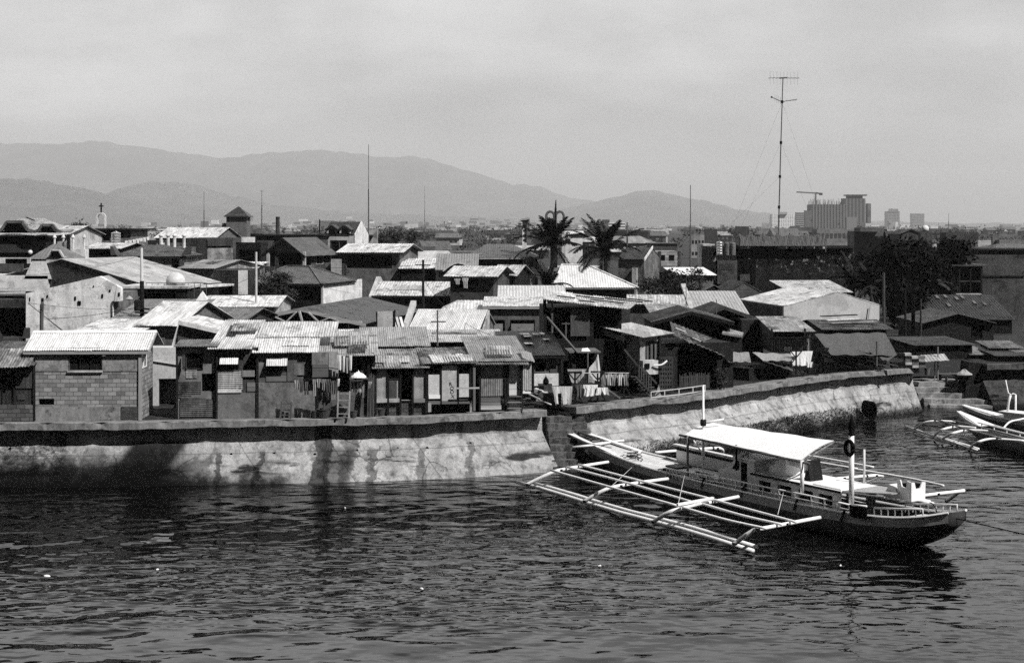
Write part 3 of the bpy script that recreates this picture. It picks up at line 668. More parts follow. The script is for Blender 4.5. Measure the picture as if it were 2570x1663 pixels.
# rusty shack at the left edge
h = House('shack', 'rusty-roofed plank shack with white rings over its door, cut by the left picture edge', -70, 86, 66.4, 4.2, 912, 2, 1056, 'shack', G1)
h.op(6, 33, 926, 1014, 'd', pmat=wood(.07, 2, .22), fmat=DPOLE); h.walls(wood(.085, 2, .2), h.Z(862, 0, 4.2), 'shed')
h.roof('shed', h.Z(862, 0, 4.2), rust_roof, .45, .1, fascia=None)
m = MB(); x0, x1 = h.X(-70), h.X(88, -.02); m.box(x0, x1, -.08, -.01, 0, h.Z(1016)); m.build('block_plinth', blocks(.2, .4, .2, .25), h.e)
m = MB(); x0, x1 = h.X(-30), h.X(84); zc = h.Z(905); m.sheet((x0, -.75, zc-.25), (x1, -.75, zc-.25), (0, 1.6, .75), .13, .022, .03, jit=.12); m.build('eave_sheet', metal(.5, 1.0, .5), h.e)
for (u, v) in ((9, 923), (31, 923), (20, 933)):
    m = MB(); c = h.L(u, v, -.14)
    m.tube([c+Vector((.045*math.cos(a*.524), 0, .045*math.sin(a*.524))) for a in range(13)], .016, 5); m.build('ring_ornament', WHITE, h.e)

roof_patches(h, h.Z(862, 0, 4.2), 4.2, 3, 1); wall_patches(h, 3, 1, [wood(.12,2,.2), plaster(.1,.6)])
# block house with the pale roof
h = House('brick_house', 'square house of bare concrete blocks with a pale corrugated roof at the far left', 88, 350, 66.7, 2.9, 874, 2, 1056, 'house', G1)
bl = blocks(.36, .4, .2, .38, .45)
h.op(174, 255, 874, 930, 'w', n=3, fmat=DPOLE, pmat=DARK); h.op(97, 136, 1000, 1016, 'o')
rz = h.Z(832, 0, 1.45)
h.rops.append((.5, 1.4, h.Z(925), h.Z(880), 'w', {'fmat': WHITE, 'pmat': wood(.5), 'n': 2}))
h.walls(bl, rz, 'gx').roof('gx', rz, metal(.62, .2, .1), .22, .5, fascia=GREYP, cap=metal(.8, .1))
up = plaster(.40, .45); h.panel('plaster_panel', 89, 173, 873, 931, up, 0, .03); h.panel('plaster_panel', 256, 349, 873, 931, up, 0, .03)
h.panel('plaster_base', 87, 352, 1021, 1056, plaster(.34, .6), 0, .035); h.panel('wall_patch', 304, 350, 1020, 1051, blocks(.12, .2, .1, .9), -.036, .03)
h.post(352, 1054, 876, .07, wood(.45, 2, .3), y=-.03); h.panel('sill', 170, 258, 929, 934, pl_pale, 0, .1)

# alley: pale rear wall seen between the shacks
h = House('concrete_wall', 'plain pale rendered wall at the end of the dark alley between two shacks', 366, 470, 72.5, 1.2, 872, 4, 1040, 'wall')
h.op(398, 450, 950, 1040, 'o'); h.walls(plaster(.60, .25, .6), None, 'flat'); 
m = MB(); m.beam(h.L(368, 902, -.06), h.L(450, 915, -.06), .05); m.build('ledge', pl_white, h.e)

# narrow tin and plaster shack right of the alley
h = House('shack', 'narrow plaster and tin shack with an open white shutter, right of the dark alley', 443, 543, 67.6, 1.5, 868, 4, 1053, 'shack', G1)
h.op(467, 507, 889, 925, 'w', n=1, fmat=DPOLE, pmat=BLACKP).op(506, 541, 937, 982, 'o')
rz = h.h+.12; h.walls(plaster(.30, .45), rz, 'shed')
m = MB(); m.hexa([h.L(457, 927, -.05), h.L(464, 928, -.4), h.L(464, 928, -.43), h.L(457, 927, -.08)], [h.L(457, 891, -.05), h.L(464, 890, -.4), h.L(464, 890, -.43), h.L(457, 891, -.08)]); m.build('shutter', WHITE, h.e)
h.panel('tin_patch', 467, 495, 924, 949, metal(.5, .6, .4), -.03, .02, 'h'); h.panel('tin_cladding', 443, 505, 957, 998, metal(.13, .6, .3), -.03, .02, 'h'); h.panel('tin_cladding', 452, 543, 1002, 1046, metal(.17, .7, .4), -.05, .02, 'h')
h.roof('shed', rz, metal(.18, .5, .4), .3, .1)

wall_patches(h, 2, 2, WPM)
# big corrugated lean-to over shutters and doorway
h = House('shack', 'shack with a tin-clad bay and small propped white shutter beside a dark doorway', 545, 646, 67.6, 6.0, 872, 4, 1053, 'shack', G1)
h.op(555, 597, 897, 929, 'w', n=1, fmat=DPOLE, pmat=BLACKP, flap=.38, flmat=metal(.75, .2), ang=38).op(609, 641, 889, 953, 'o')
rz = h.Z(812, 0, 4.2); h.walls(pl_dark, rz, 'shed')
h.panel('tin_cladding', 543, 608, 929, 978, metal(.45, .55, .3), -.03, .02, 'h'); h.panel('white_board', 543, 606, 978, 985, pl_white, -.03, .05)
h.panel('plaster_panel', 544, 646, 986, 1053, plaster(.26, .4), 0, .03); h.panel('curtain', 608, 639, 929, 945, cloth(.22), -.05, .02)
h.roof('shed', rz, metal(.60, .45, .2), .35, 0, x0=h.X(522), x1=h.X(634), ob=.2)
m = MB(); sl = (rz-h.h)/4.2; m.sheet((h.X(634)+.01, 1.7, h.h+sl*1.7+.03), (h.X(838), 1.7, h.h+sl*1.7+.03), (0, 2.7, 2.7*sl), .13, .022, .03); m.build('upper_roof', metal(.60, .45, .2), h.e)
m = MB(); m.sheet(Vector((h.X(566, 2.2), 2.2, 0))+Vector((0,0,h.h+2.2*(rz-h.h)/4.2*.7+.06)), Vector((h.X(590, 2.2), 2.2, h.h+2.2*(rz-h.h)/4.2*.7+.06)), (0, 2.0, 2.0*(rz-h.h)/4.2), .13, .022, .02, jit=.2, rag=.2)
m.build('rust_patch', metal(.05, .5), h.rf)

roof_patches(h, rz, 4.2, 1, 3, h.X(560), h.X(630)); wall_patches(h, 1, 3, WPM)
# shack with the flap window
h = House('shack', 'plastered shack with one dark window under a striped tin flap', 648, 797, 67.75, 5.0, 880, 5, 1053, 'shack', G1)
h.op(672, 720, 897, 932, 'w', n=2, fmat=DPOLE, pmat=BLACKP, flap=.5, flmat=metal(.62, .2, .2), ang=42)
rz = h.Z(837, 0, 2.4)
h.d = 2.4; h.walls(plaster(.26, .5), rz, 'shed').roof('shed', rz, metal(.66, .35, .2), .30, .05, x0=h.X(636), cap=None, ob=.05)
h.panel('plaster_panel', 648, 797, 960, 1053, plaster(.27, .45), 0, .03); h.panel('board', 668, 719, 934, 958, wood(.22, 0, .3), -.01, .03); h.panel('board', 721, 745, 884, 956, plaster(.2, .3), -.01, .03)

roof_patches(h, rz, 2.4, 1, 4); wall_patches(h, 2, 4, WPM)
# bay shack with the laundry
h = House('shack', 'dark plank shack with a patched plywood bay and white clothes at its eave', 797, 938, 68.1, 5.0, 888, 6, 1052, 'shack', G1)
h.op(848, 878, 934, 1000, 'o').op(880, 905, 890, 935, 'o'); rz = h.Z(846, 0, 2.5)
h.walls(plaster(.13, .6), rz, 'shed').roof('shed', rz, metal(.46, .5, .35), .5, .1, x0=h.X(793), x1=h.X(944), fascia=None)
b = MB(); x0, x1 = h.X(783, -.55), h.X(849, -.55); b.box(x0, x1, -.55, -.02, h.Z(947, 0, -.55), h.Z(884, 0, -.55)); bay = b.build('bay', plaster(.34, .6), h.e)
m = MB(); m.box(x0+.02, h.X(824, -.55), -.58, -.551, h.Z(946, 0, -.55), h.Z(914, 0, -.55)); m.build('patch_board', wood(.2, 0, .5), bay); m = MB(); m.box(h.X(825, -.55), x1, -.575, -.551, h.Z(944, 0, -.55), h.Z(885, 0, -.55)); m.build('tin_sheet', metal(.38, .3, .2), bay)
h.panel('plaster_panel', 797, 936, 984, 1052, plaster(.22, .5), 0, .03); h.post(925, 1050, 900, .06, DPOLE, -.15); h.post(935, 1050, 885, .05, DPOLE, -.1)

roof_patches(h, rz, 2.5, 2, 5); wall_patches(h, 3, 5, WPM)
# woven mat hut
h = House('hut', 'stilt hut of woven chevron matting with a black doorway', 941, 1070, 68.4, 4.0, 921, 8, 1006, 'hut', G1)
wv = woven(.36); h.op(974, 1004, 923, 950, 'w', n=1, fmat=DPOLE, pmat=BLACKP).op(1006, 1036, 920, 1004, 'o')
rz = h.Z(884, 0, 2.4); h.walls(wv, rz, 'shed').roof('shed', rz, metal(.40, .6, .25), .32, .15, ob=0)
for u in (943, 974, 1005, 1036, 1069): h.post(u, 1040, 921, .045, DPOLE, -.04)
h.panel('sill_board', 941, 1005, 1000, 1010, pl_pale, -.02, .06); h.panel('sill_board', 1036, 1070, 1000, 1010, wood(.35, 0), -.02, .06)
m = MB(); m.box(0, h.w, .1, .5, GZ-h.base.z, 0); m.build('rubble_plinth', blocks(.16, .3, .18, .3, .6), h.e)

roof_patches(h, rz, 2.4, 2, 6); wall_patches(h, 3, 6, WPM)
# boarded stilt shack with the painted letters
h = House('shack', 'stilt shack boarded with pale plywood, one panel painted with letters running downwards', 1072, 1192, 68.9, 4.2, 910, 8, 1012, 'shack', G1)
h.op(1078, 1106, 914, 939, 'w', n=3, fmat=DPOLE, pmat=BLACKP).op(1151, 1178, 914, 937, 'w', n=2, fmat=DPOLE, pmat=BLACKP)
rz = h.Z(880, 0, 2.6); h.walls(wood(.10), rz, 'shed').roof('shed', rz, metal(.38, .9, .4), .32, .12, x0=h.X(1064), ob=0)
ply = plaster(.50, .22); h.panel('plywood_panel', 1073, 1106, 940, 1000, plaster(.62, .2), -.02, .03); pn = h.panel('plywood_panel', 1109, 1150, 917, 1006, ply, -.02, .035); h.panel('plywood_panel', 1151, 1180, 938, 996, plaster(.58, .2), -.02, .03)
h.panel('white_board', 1076, 1105, 991, 1000, WHITE, -.055, .03)
for k, ch in enumerate('ROOX'):
    p = h.L(1127+k*1.5, 968+k*10, -.062); t = R([4, -3, 8, -6][k]); letters(ch, .25, p, Vector((math.cos(t),0,math.sin(t))), Vector((-math.sin(t),0,math.cos(t))), Vector((0,-1,0)), DARK, pn, 'painted_letter')
h.panel('floor_beam', 1070, 1187, 1006, 1014, wood(.25, 0, .2), -.01, .08)
for u in (1073, 1107, 1150, 1181): h.post(u, 1014, 912, .04, DPOLE, -.06)
for u in (1078, 1183): h.post(u, 1033, 1010, .08, plaster(.5), -.02)
m = MB(); m.beam(h.L(1146, 974, -.5), h.L(1203, 973, -.5), .07); m.build('rail_pole', BAMBOO, h.e); h.post(1190, 1030, 905, .06, wood(.3), -.1)

roof_patches(h, rz, 2.6, 3, 7)
# tin stilt shack
h = House('shack', 'stilt shack clad in upright corrugated tin under a wide grey roof', 1203, 1312, 69.9, 4.5, 902, 8, 996, 'shack', G1)
h.op(1276, 1303, 917, 992, 'd', pmat=wood(.62, 0, .35, .2), fmat=pl_pale, t=.06); rz = h.Z(852, 0, 3.4)
h.walls(wood(.09), rz, 'shed').roof('shed', rz, metal(.36, .45, .2), .4, .2, x0=h.X(1192), x1=h.X(1318), ob=.3)
m = MB(); x0, x1 = h.X(1188, -.8), h.X(1330, -.8); m.sheet((x0, -.6, h.h-.2), (x1, -.6, h.h-.2), (0, .6, .2), .12, .022, .03, jit=.1, rag=.5); m.build('eave_sheet', metal(.36, .5, .4), h.rf)
h.panel('tin_cladding', 1205, 1264, 899, 951, metal(.30, .3, .15), -.03, .02, 'v'); h.panel('tin_cladding', 1203, 1266, 950, 994, metal(.34, .4, .2), -.045, .02, 'v')
h.panel('slat_skirt', 1204, 1256, 996, 1016, wood(.26, 0, .25), -.01, .03); h.panel('slat_skirt', 1205, 1258, 1017, 1028, wood(.5, 0, .09), -.03, .03)
for u in (1204, 1268, 1275, 1309): h.post(u, 1030, 902, .05, DPOLE, -.08)
lean = MB(); lean.sheet(h.L(1312, 898, -.3), h.L(1342, 908, -.3), (0, 1.2, .35), .12, .02, .02); lean.build('lean_to_roof', metal(.4, .3), h.e)
h.panel('tin_cladding', 1312, 1334, 912, 978, metal(.55, .3, .3), -.02, .02, 'v'); h.panel('white_board', 1312, 1332, 982, 987, WHITE, -.05, .03)

roof_patches(h, rz, 3.4, 2, 8)
# black tin house behind
h = House('shack', 'shack with a black tin roof and white lower wall, a dark bag hung on it', 1330, 1410, 74.5, 4.5, 887, 6, 1010, 'shack', G1)
h.op(1343, 1367, 893, 932, 'w', n=1, fmat=pl_mid, pmat=BLACKP); rz = h.Z(838, 0, 4.0)
h.walls(plaster(.24, .4), rz, 'shed').roof('shed', rz, black_roof, .45, .2, x0=h.X(1272), x1=h.X(1406), fascia=DPOLE)
h.panel('white_wall_board', 1330, 1406, 937, 968, pl_white, -.02, .04); h.post(1410, 1005, 890, .07, DPOLE, -.1); h.post(1338, 1005, 890, .05, DPOLE, -.1)
for (u, v, a) in ((1318, 841, .3), (1326, 847, .25), (1345, 841, .2), (1372, 855, .22), (1328, 865, .26), (1361, 840, .15)):
    y = 4.0*(887-v)/(887-838); m = MB(); p = h.L(u, v, y); p.z = h.h+(rz-h.h)*y/4.0+.06; m.box(p.x-a, p.x+a*.7, p.y-.3, p.y+.3, p.z-.01, p.z+.03); m.build('roof_patch', metal(.5, .9), h.rf)

wall_patches(h, 4, 9, WPM)
# long dark shed with weighted roof
h = House('shed', 'tall dark shed with a long weighted tin roof and sacking hung on it', 1368, 1560, 79, 4.5, 772, 3, 1000, 'shed')
h.op(1372, 1425, 800, 850, 'o').op(1490, 1545, 790, 850, 'o')
h.walls(wood(.03, 2, .25), None, 'flat')
m = MB(); a, b = h.L(1361, 750, -.7), h.L(1578, 776, -.7); c = h.L(1600, 758, 3.6); U = Vector((1.2, 4.3, .25))
m.sheet(a, b, U, .14, .022, .03, jit=.15); rf = m.build('roof', metal(.60, .6, .35), h.e)
for k, (t, q, L_) in enumerate(((.12, .3, 1.0), (.3, .55, 1.6), (.5, .35, 1.9), (.22, .8, 1.2), (.62, .7, 2.2), (.8, .9, 1.8), (.4, .12, .9))):
    p = a.lerp(b, t)+U*q+Vector((0, 0, .1)); d = (b-a).normalized(); m = MB(); m.beam(p, p+d*L_, .16, .07); m.build('roof_weight_plank', DPOLE, rf)
h.post(1367, 1000, 748, .09, DPOLE, -.1); h.post(1386, 835, 762, .05, pl_mid, -.2)
cl_ = h.panel('sacking', 1432, 1480, 776, 843, cloth(.085, .4), -.15, .03)

# stilt house with the stairs
h = House('stilt_house', 'pale two-storey stilt house with outside stairs and flat tin roof near the laundry racks', 1606, 1656, 78.0, 3.2, 846, 28, 940, 'house')
h.op(1622, 1652, 858, 904, 'w', n=3, fmat=DPOLE, pmat=wood(.22, 2, .12)); h.walls(plaster(.46, .45), None, 'flat')
b = MB(); q = [h.L(1501, 819, 0)+Vector((0,0,0)), None, None, None]
P0, P1, P2, P3 = P(1503, 819, 79.5), P(1614, 847, 77.2), P(1702, 839, 79.0), P(1578, 806, 82.0)
b.sheet(P0-h.base, P1-h.base, ((P3-P0)+(P2-P1))/2, .14, .02, .03, jit=.06); b = b.build('roof', metal(.44, .35, .3), None)
b.parent = h.e; b.matrix_parent_inverse = Matrix.Rotation(-h.yaw, 4, 'Z')
m = MB(); m.prism([P(1516, 828, 79.3)-h.base, P(1566, 846, 78.2)-h.base, P(1565, 858, 78.2)-h.base, P(1516, 840, 79.3)-h.base], (.1, .3, 0)); o = m.build('fascia_board', pl_grey, h.e); o.matrix_parent_inverse = Matrix.Rotation(-h.yaw, 4, 'Z')
for u in (1607, 1656): h.post(u, 1000, 846, .06, pl_pale if u == 1607 else DPOLE, -.05)
wl = House('shed', 'dark tin-sided lower storey under the left eave of the pale stilt house', 1552, 1600, 79.2, 3, 850, -2, 1000, 'shed')
wl.op(1592, 1599, 860, 1000, 'o'); wl.walls(metal(.05, .3, .3), None, 'flat'); wl.panel('block_base', 1556, 1590, 918, 940, pl_dark, -.01, .05)

# long low shed right of it
h = House('shed', 'long low open shed with a broken plank roof dropping to the right', 1656, 1840, 79.5, 4.0, 862, 14, 1000, 'shed')
h.op(1700, 1800, 880, 1000, 'o'); h.walls(wood(.035), None, 'flat')
m = MB(); a, b = P(1690, 842, 79)-h.base, P(1822, 893, 80.5)-h.base; U = P(1600, 806, 84.5)-P(1690, 842, 79)
U = Vector((.2, 3.5, .55)); m.sheet(a, b, U, .3, .03, .04, jit=.2, rag=.3); rf = m.build('roof', wood(.22, 1, .25, .5), h.e); rf.matrix_parent_inverse = Matrix.Rotation(-h.yaw, 4, 'Z')
for k in range(9):
    t, q = .06+.1*k, rnd.uniform(.1, .9); p = a.lerp(b, t)+U*q+Vector((0, 0, .12)); m = MB(); m.beam(p, p+(b-a).normalized()*rnd.uniform(.6, 1.6), .18, .04); o = m.build('loose_board', [pl_white, DPOLE, wood(.3)][k % 3], rf); o.matrix_parent_inverse = Matrix.Identity(4)
# pierced block screen and bamboo fence
s_ = House('block_screen', 'dark screen wall of pierced ornamental blocks under the low plank roof', 1655, 1690, 77.4, .25, 897, 40, 985, 'screen')
for i in range(5):
    for j in range(7): 
        u0 = 1658+i*6; v0 = 902+j*11; s_.op(u0, u0+3, v0, v0+5, 'o')
s_.walls(plaster(.08), None, 'flat')
def picket(name, label, a, b, h0, n, mat, cat='fence'):
    e = empty(name, a, 0, label, cat); d = b-a; r_ = random.Random(n); m = MB()
    for k in range(n):
        p = d*(k/(n-1)); m.beam(p, p+Vector((r_.uniform(-.03,.03), 0, h0*r_.uniform(.85, 1.08))), .045, .03)
    m.build('picket_panel', mat, e); m = MB(); m.beam(Vector((0,.04,h0*.3)), d+Vector((0,.04,h0*.3)), .05); m.beam(Vector((0,.04,h0*.75)), d+Vector((0,.04,h0*.75)), .05); m.build('rail', mat, e); return e
picket('bamboo_fence', 'low fence of split bamboo pickets in front of the open plank-roofed shed', P(1706, 976, 78.6), P(1792, 972, 81), .85, 44, wood(.14, 2, .08))
# ================================================================== the town behind the front row
def hs(name, label, u0, u1, ve, Y, d, kind, vr, wm, rm, yaw=0, cat='house', ops=(), of=.3, os=.3, ridge=(.25,.75), fascia=None, cap=None, group=None, rops=(), ry=.5, corr=True, z0=None, x0=0, ob=None):
    h = House(name, label, u0, u1, Y, d, ve, yaw, None, cat, group, z0)
    for o in ops: h.op(*o[:5], **(o[5] if len(o) > 5 else {}))
    for o in rops: h.rops.append((o[0], o[1], h.Z(o[3], h.w, o[0]), h.Z(o[2], h.w, o[0]), o[4], o[5] if len(o) > 5 else {}))
    yr = d if kind == 'shed' else 0 if kind == 'gy' else d*ry if kind == 'gx' else d/2
    rz = max(h.h+.15, h.Z(vr, h.w*.5, yr)) if vr is not None else None; h.rz = rz
    if kind == 'flat':
        h.walls(wm, None, 'flat')
        if rm is not None:
            m = MB(); m.box(-of, h.w+of, -of, h.d+of, h.h+.003, h.h+.16); h.rf = m.build('roof', rm, h.e)
    else:
        h.walls(wm, rz, kind, ridge_y=ry if kind in ('gx', 'gy') else .5); h.roof(kind, rz, rm, of, os, ob, ry if kind in ('gx', 'gy') else .5, ridge=ridge, fascia=fascia, cap=cap, corr=corr, x0=x0)
    if kind in ('gx', 'shed') and Y < 135 and corr: roof_patches(h, rz, d*ry if kind == 'gx' else d, int(u0) % 2, int(u0), of=of*.5)
    if Y < 130 and h.ops == []: pass
    return h
WD = {'fmat': DPOLE, 'pmat': BLACKP}; WL = {'fmat': pl_pale, 'pmat': PANE}; WJ = {'fmat': GREYP, 'pmat': paint(.3, .4)}
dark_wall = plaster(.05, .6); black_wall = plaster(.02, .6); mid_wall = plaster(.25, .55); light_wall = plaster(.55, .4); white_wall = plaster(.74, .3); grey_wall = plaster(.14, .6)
tile_dark = metal(.07, .35, .2); tile_grey = metal(.17, .3, .2); tin_light = metal(.58, .6, .25); tin_white = metal(.68, .5, .22); tin_mid = metal(.38, .4, .25); tin_dark = metal(.10, .5, .4)

# ---- left: white gabled wall with its dark porch
e = empty('gabled_house', P(65, 570, 88)*1, 0, 'house with a tall stained white gable wall and dark porch, behind the concrete block house', 'house'); e.location.z = GZ; b0 = e.location.copy()
Q = lambda u, v, Y: P(u, v, Y)-b0
m = MB(); m.prism([Q(65,1010,88), Q(280,1010,88), Q(280,757,88), Q(303,755,88), Q(303,722,88), Q(250,693,88), Q(65,736,88)], (.06, .3, 0)); gw = m.build('gable_wall', plaster(.80, .4, .8), e)
for (u, v, w_, hh) in ((75,750,2,9), (107,752,5,9), (119,743,3,6), (189,748,4,9), (199,760,8,10), (257,742,4,9), (276,729,4,5), (299,738,4,9), (235,718,2,4)):
    m = MB(); c = Q(u, v, 87.98); m.box(c.x-w_*.012, c.x+w_*.012, -.05, .01, c.z-hh*.012, c.z+hh*.012); m.build('vent_block', BLACKP, gw)
m = MB(); m.beam(Q(107, 757, 87.95), Q(106, 850, 87.95), .12); m.build('drain_pipe', mid_wall, gw)
m = MB(); m.slab([Q(-90,737,90), Q(64,737,88.2), Q(64,722,96), Q(-90,722,96)], .12); m.build('roof', tin_mid, e)
m = MB(); m.slab([Q(-90,752,88.5), Q(63,752,87.6), Q(63,738,91), Q(-90,738,91)], .5); m.build('porch_beam', pl_dark, e)
m = MB(); m.box(-6, -.05, 3, 3.2, 0, 5); m.build('porch_wall', black_wall, e); m = MB(); m.box(-6, -.3, -.6, 3, 1.9, 2.3); m.build('porch_floor', pl_dark, e)
m = MB(); m.poly(Q(66,736,88.31), Q(250,694,88.31), Q(275,690,100), Q(110,728,100)); m.poly(Q(250,694,88.31), Q(303,722,88.31), Q(322,715,100), Q(275,690,100)); m.build('rear_roof', tin_mid, e)
m = MB(); m.box(.1, 5.6, .31, 11, 0, 5.0); m.build('rear_wall', mid_wall, e)
for (a, b_) in ((0, 17), (14, 78)):
    m = MB(); m.hexa([Q(a-2,849,86.5), Q(b_-8,849,86.5), Q(b_-8,849,86.8), Q(a-2,849,86.8)], [Q(a,822,86.5), Q(b_-20,822,86.5), Q(b_-20,822,86.8), Q(a,822,86.8)]) if a == 0 else m.hexa([Q(55,849,86.5), Q(76,849,86.5), Q(76,849,86.8), Q(55,849,86.8)], [Q(62,822,86.5), Q(76,822,86.5), Q(76,822,86.8), Q(62,822,86.8)]); m.build('parapet', grey_wall, e)
# white parapets left
h = hs('parapet_building', 'flat-roofed building with white stepped parapets at the left edge, behind the gabled white wall', -80, 120, 692, 101, 5, 'flat', None, white_wall, None)
m = MB(); m.hexa([h.L(60,700,.0), h.L(130,700,.0), h.L(130,700,.5), h.L(60,700,.5)], [h.L(80,655,.0), h.L(115,655,.0), h.L(115,655,.5), h.L(80,655,.5)]); m.build('parapet', white_wall, h.e)
for (a, b_, v0, v1, mt) in ((-80,78,646,661,light_wall), (16,70,649,661,white_wall), (118,154,652,700,light_wall), (-80,60,661,682,grey_wall)): h.panel('parapet_block', a, b_, v0, v1, mt, 2.5 if v0 < 650 else 1.2+.1*(a == 118), .2)
# warehouse
h = House('warehouse', 'long warehouse with a wide pale low-pitched roof, behind the white gable wall', 372, 545, 97.5, 15.5, 716, 64, None, 'warehouse')
rz = h.h+1.72; h.walls(grey_wall, rz, 'gx').roof('gx', rz, metal(.52, .35, .2), .3, .1, corr=True)
m = MB(); m.box(4, 8, -1.2, .02, h.h-.3, h.h-.15); m.build('awning', tin_white, h.e); m = MB(); m.box(h.w*.35, h.w*.7, 3.5, 6, h.h+.55, h.h+.6); o = m.build('roof_patch', metal(.2, .6), h.e); o.rotation_euler = (0,0,0)
# spherical water tank on a stand
c = P(441, 707, 95); e = empty('water_tank', (c.x, c.y, GZ), 0, 'spherical pale water tank on a dark stand in front of the warehouse', 'water tank'); r_ = 24*95/3570; z = c.z-GZ
m = MB(); m.lathe([(r_*math.cos(a), r_*math.sin(a)) for a in [R(-88+8*k) for k in range(23)]], 24, (0,0,z)); m.build('tank', paint(.55, .5, .2), e, True)
m = MB(); m.lathe([(r_*1.01, -.05), (r_*1.04, -.05), (r_*1.04, .03), (r_*1.01, .03)], 24, (0,0,z-.1)); m.build('rim', GREYP, e)
m = MB(); [m.beam((sx*.5, sy*.5, 0), (sx*.42, sy*.42, z-.45), .08) for sx in (-1,1) for sy in (-1,1)]; m.box(-.6,.6,-.6,.6,z-.62,z-.5); m.build('stand', DPOLE, e)
rl = MB()
for k in range(11): rl.beam((-1.8+k*.4, -.7, z-1.0), (-1.8+k*.4, -.7, z-.05), .035)
rl.beam((-1.8,-.7,z-.05), (2.2,-.7,z-.05), .04); rl.beam((-1.8,-.7,z-.5), (2.2,-.7,z-.5), .03); rl.build('railing', STEEL, e)
h = hs('shed', 'low dark shed under the spherical water tank', 303, 470, 724, 93, 4, 'flat', None, black_wall, tin_white, ops=[(330,440,735,800,'o')], of=.15)

# ---- second row, left half
hs('house', 'low house with a flat grey fibre roof behind the dark utility pole', 285, 465, 803, 85, 7, 'shed', 753, pl_mid, metal(.26, .3, .15), ops=[(300,340,806,830,'o')])
hs('house', 'pale-roofed house stepping down to the block house, its roof almost white', 190, 345, 832, 78, 6, 'shed', 802, pl_dark, tin_white)
hs('house', 'house with a broad bright tin roof left of the trussed shed', 352, 446, 812, 80, 6.5, 'gx', 757, pl_mid, tin_white, yaw=-14)
h = hs('house', 'small grey house with a white sloping roof edge behind the narrow tin shack', 446, 548, 826, 75.5, 4, 'gy', 804, plaster(.13, .4), tin_white, ry=.06, ops=[(500,520,845,868,'w',WD)], fascia=white_wall)
hs('house', 'low house with bright tin roofing behind the slim pale pole', 480, 690, 768, 99, 7, 'gx', 742, pl_pale, tin_white)
h = hs('house', 'dark brick-walled house with a rounded tile roof beside the trussed shed', 482, 610, 800, 87, 5, 'gx', 773, blocks(.1), metal(.22, .5, .3), yaw=-12)
e = empty('roof_vent', P(508, 766, 92), 0, 'small white pyramid roof left of the trussed shed', 'roof vent'); m = MB(); m.poly((-.55,-.5,0),(.55,-.5,0),(.02,0,.95)); m.poly((.55,-.5,0),(.55,.5,0),(.02,0,.95)); m.poly((.55,.5,0),(-.55,.5,0),(.02,0,.95)); m.poly((-.55,.5,0),(-.55,-.5,0),(.02,0,.95)); m.poly((-.55,-.5,0),(-.55,.5,0),(.55,.5,0),(.55,-.5,0)); m.build('vent_roof', white_wall, e); m = MB(); m.box(-.45,.45,-.4,.4,-2.2,-.003); m.build('vent_wall', light_wall, e)
# trussed shed
h = House('trussed_shed', 'wide dark shed with open timber trusses under its low gable roof', 606, 912, 92, 14, 806, -11, None, 'shed')
rz = h.Z(772, h.w*.5); h.op(620, 900, 810, 900, 'o'); h.walls(black_wall, rz-.1, 'gy', front=False); h.roof('gy', rz, metal(.075, .35, .15), .3, .25, corr=False, fascia=wood(.5, 0, .3))
m = MB(); tb = [h.L(612, 808, -.5), h.L(908, 808, -.5)]; m.beam(tb[0], tb[1], .12); up_ = Vector((h.w/2, -.5, rz-.15))
for t, s_ in ((.17,.26), (.36,.27), (.36,.45), (.64,.55), (.64,.73), (.83,.74)):
    q = tb[0].lerp(tb[1], s_); zt = h.h+(rz-h.h)*(1-abs(2*s_-1))-.15; m.beam(tb[0].lerp(tb[1], t), (q.x, -.5, zt), .09)
m.beam(tb[0].lerp(tb[1], .5), up_, .12); m.build('truss', wood(.6, 0, .3), h.e)
for u in (620, 765, 872): h.post(u, 880, 806, .08, wood(.2), -.3)
e = empty('board_screen', P(947, 830, 84), 0, 'tall pale board panel standing at the right end of the trussed shed', 'screen'); b0 = P(947, 830, 84)
m = MB(); m.box(0, 1.0, 0, .06, -1.5, 1.15); m.build('board', light_wall, e); m = MB(); m.beam((1.03,-.03,-1.5), (1.03,-.03,1.25), .08); m.beam((-.03,-.03,-1.5), (-.03,-.03,1.15), .08); m.build('post', DPOLE, e)
e = empty('plank_stack', P(990, 828, 85), 0, 'pale planks leaning behind the board panel', 'planks'); 
for k in range(4): m = MB(); m.beam((k*.22, 0, -.4), (k*.22-.35, .5, .75), .17, .03); m.build('plank', [light_wall, white_wall][k % 2], e)
# roofs right behind the laundry shacks
hs('house', 'low house whose long ribbed grey roof shows between trussed shed and woven hut', 916, 1066, 867, 73.5, 4.6, 'shed', 824, pl_dark, metal(.40, .4, .2), yaw=6)
hs('house', 'low house with a narrow ribbed roof strip left of the long ribbed grey roof', 845, 915, 850, 75.5, 4.0, 'shed', 828, pl_dark, metal(.36, .4, .3), yaw=6)
hs('house', 'house with a curling pale tin roof behind the boarded stilt shack', 1075, 1258, 857, 76, 4.6, 'shed', 829, pl_dark, metal(.52, .4, .25), yaw=5)
h = hs('house', 'house with a steep ribbed pale roof and plastered gable, behind the television aerial', 1030, 1200, 824, 86, 5.4, 'gx', 777, pl_mid, metal(.60, .35, .12), yaw=-9, os=.12); 
m = MB(); m.prism([(h.w+.13,0,0), (h.w+.13,2.7,0), (h.w+.13,2.7,h.rz+.0), (h.w+.13,0,h.h-.3)], (.1,0,0)); m.build('gable_wall', pl_pale, h.e)
m = MB(); m.prism([(-.6,-.2,h.h-.6), (-.25,-.2,h.h-.6), (-.25,2.7,h.rz+.25), (-.6,2.7,h.rz+.25)], (0,0,.3)); m.build('parapet', light_wall, h.e)
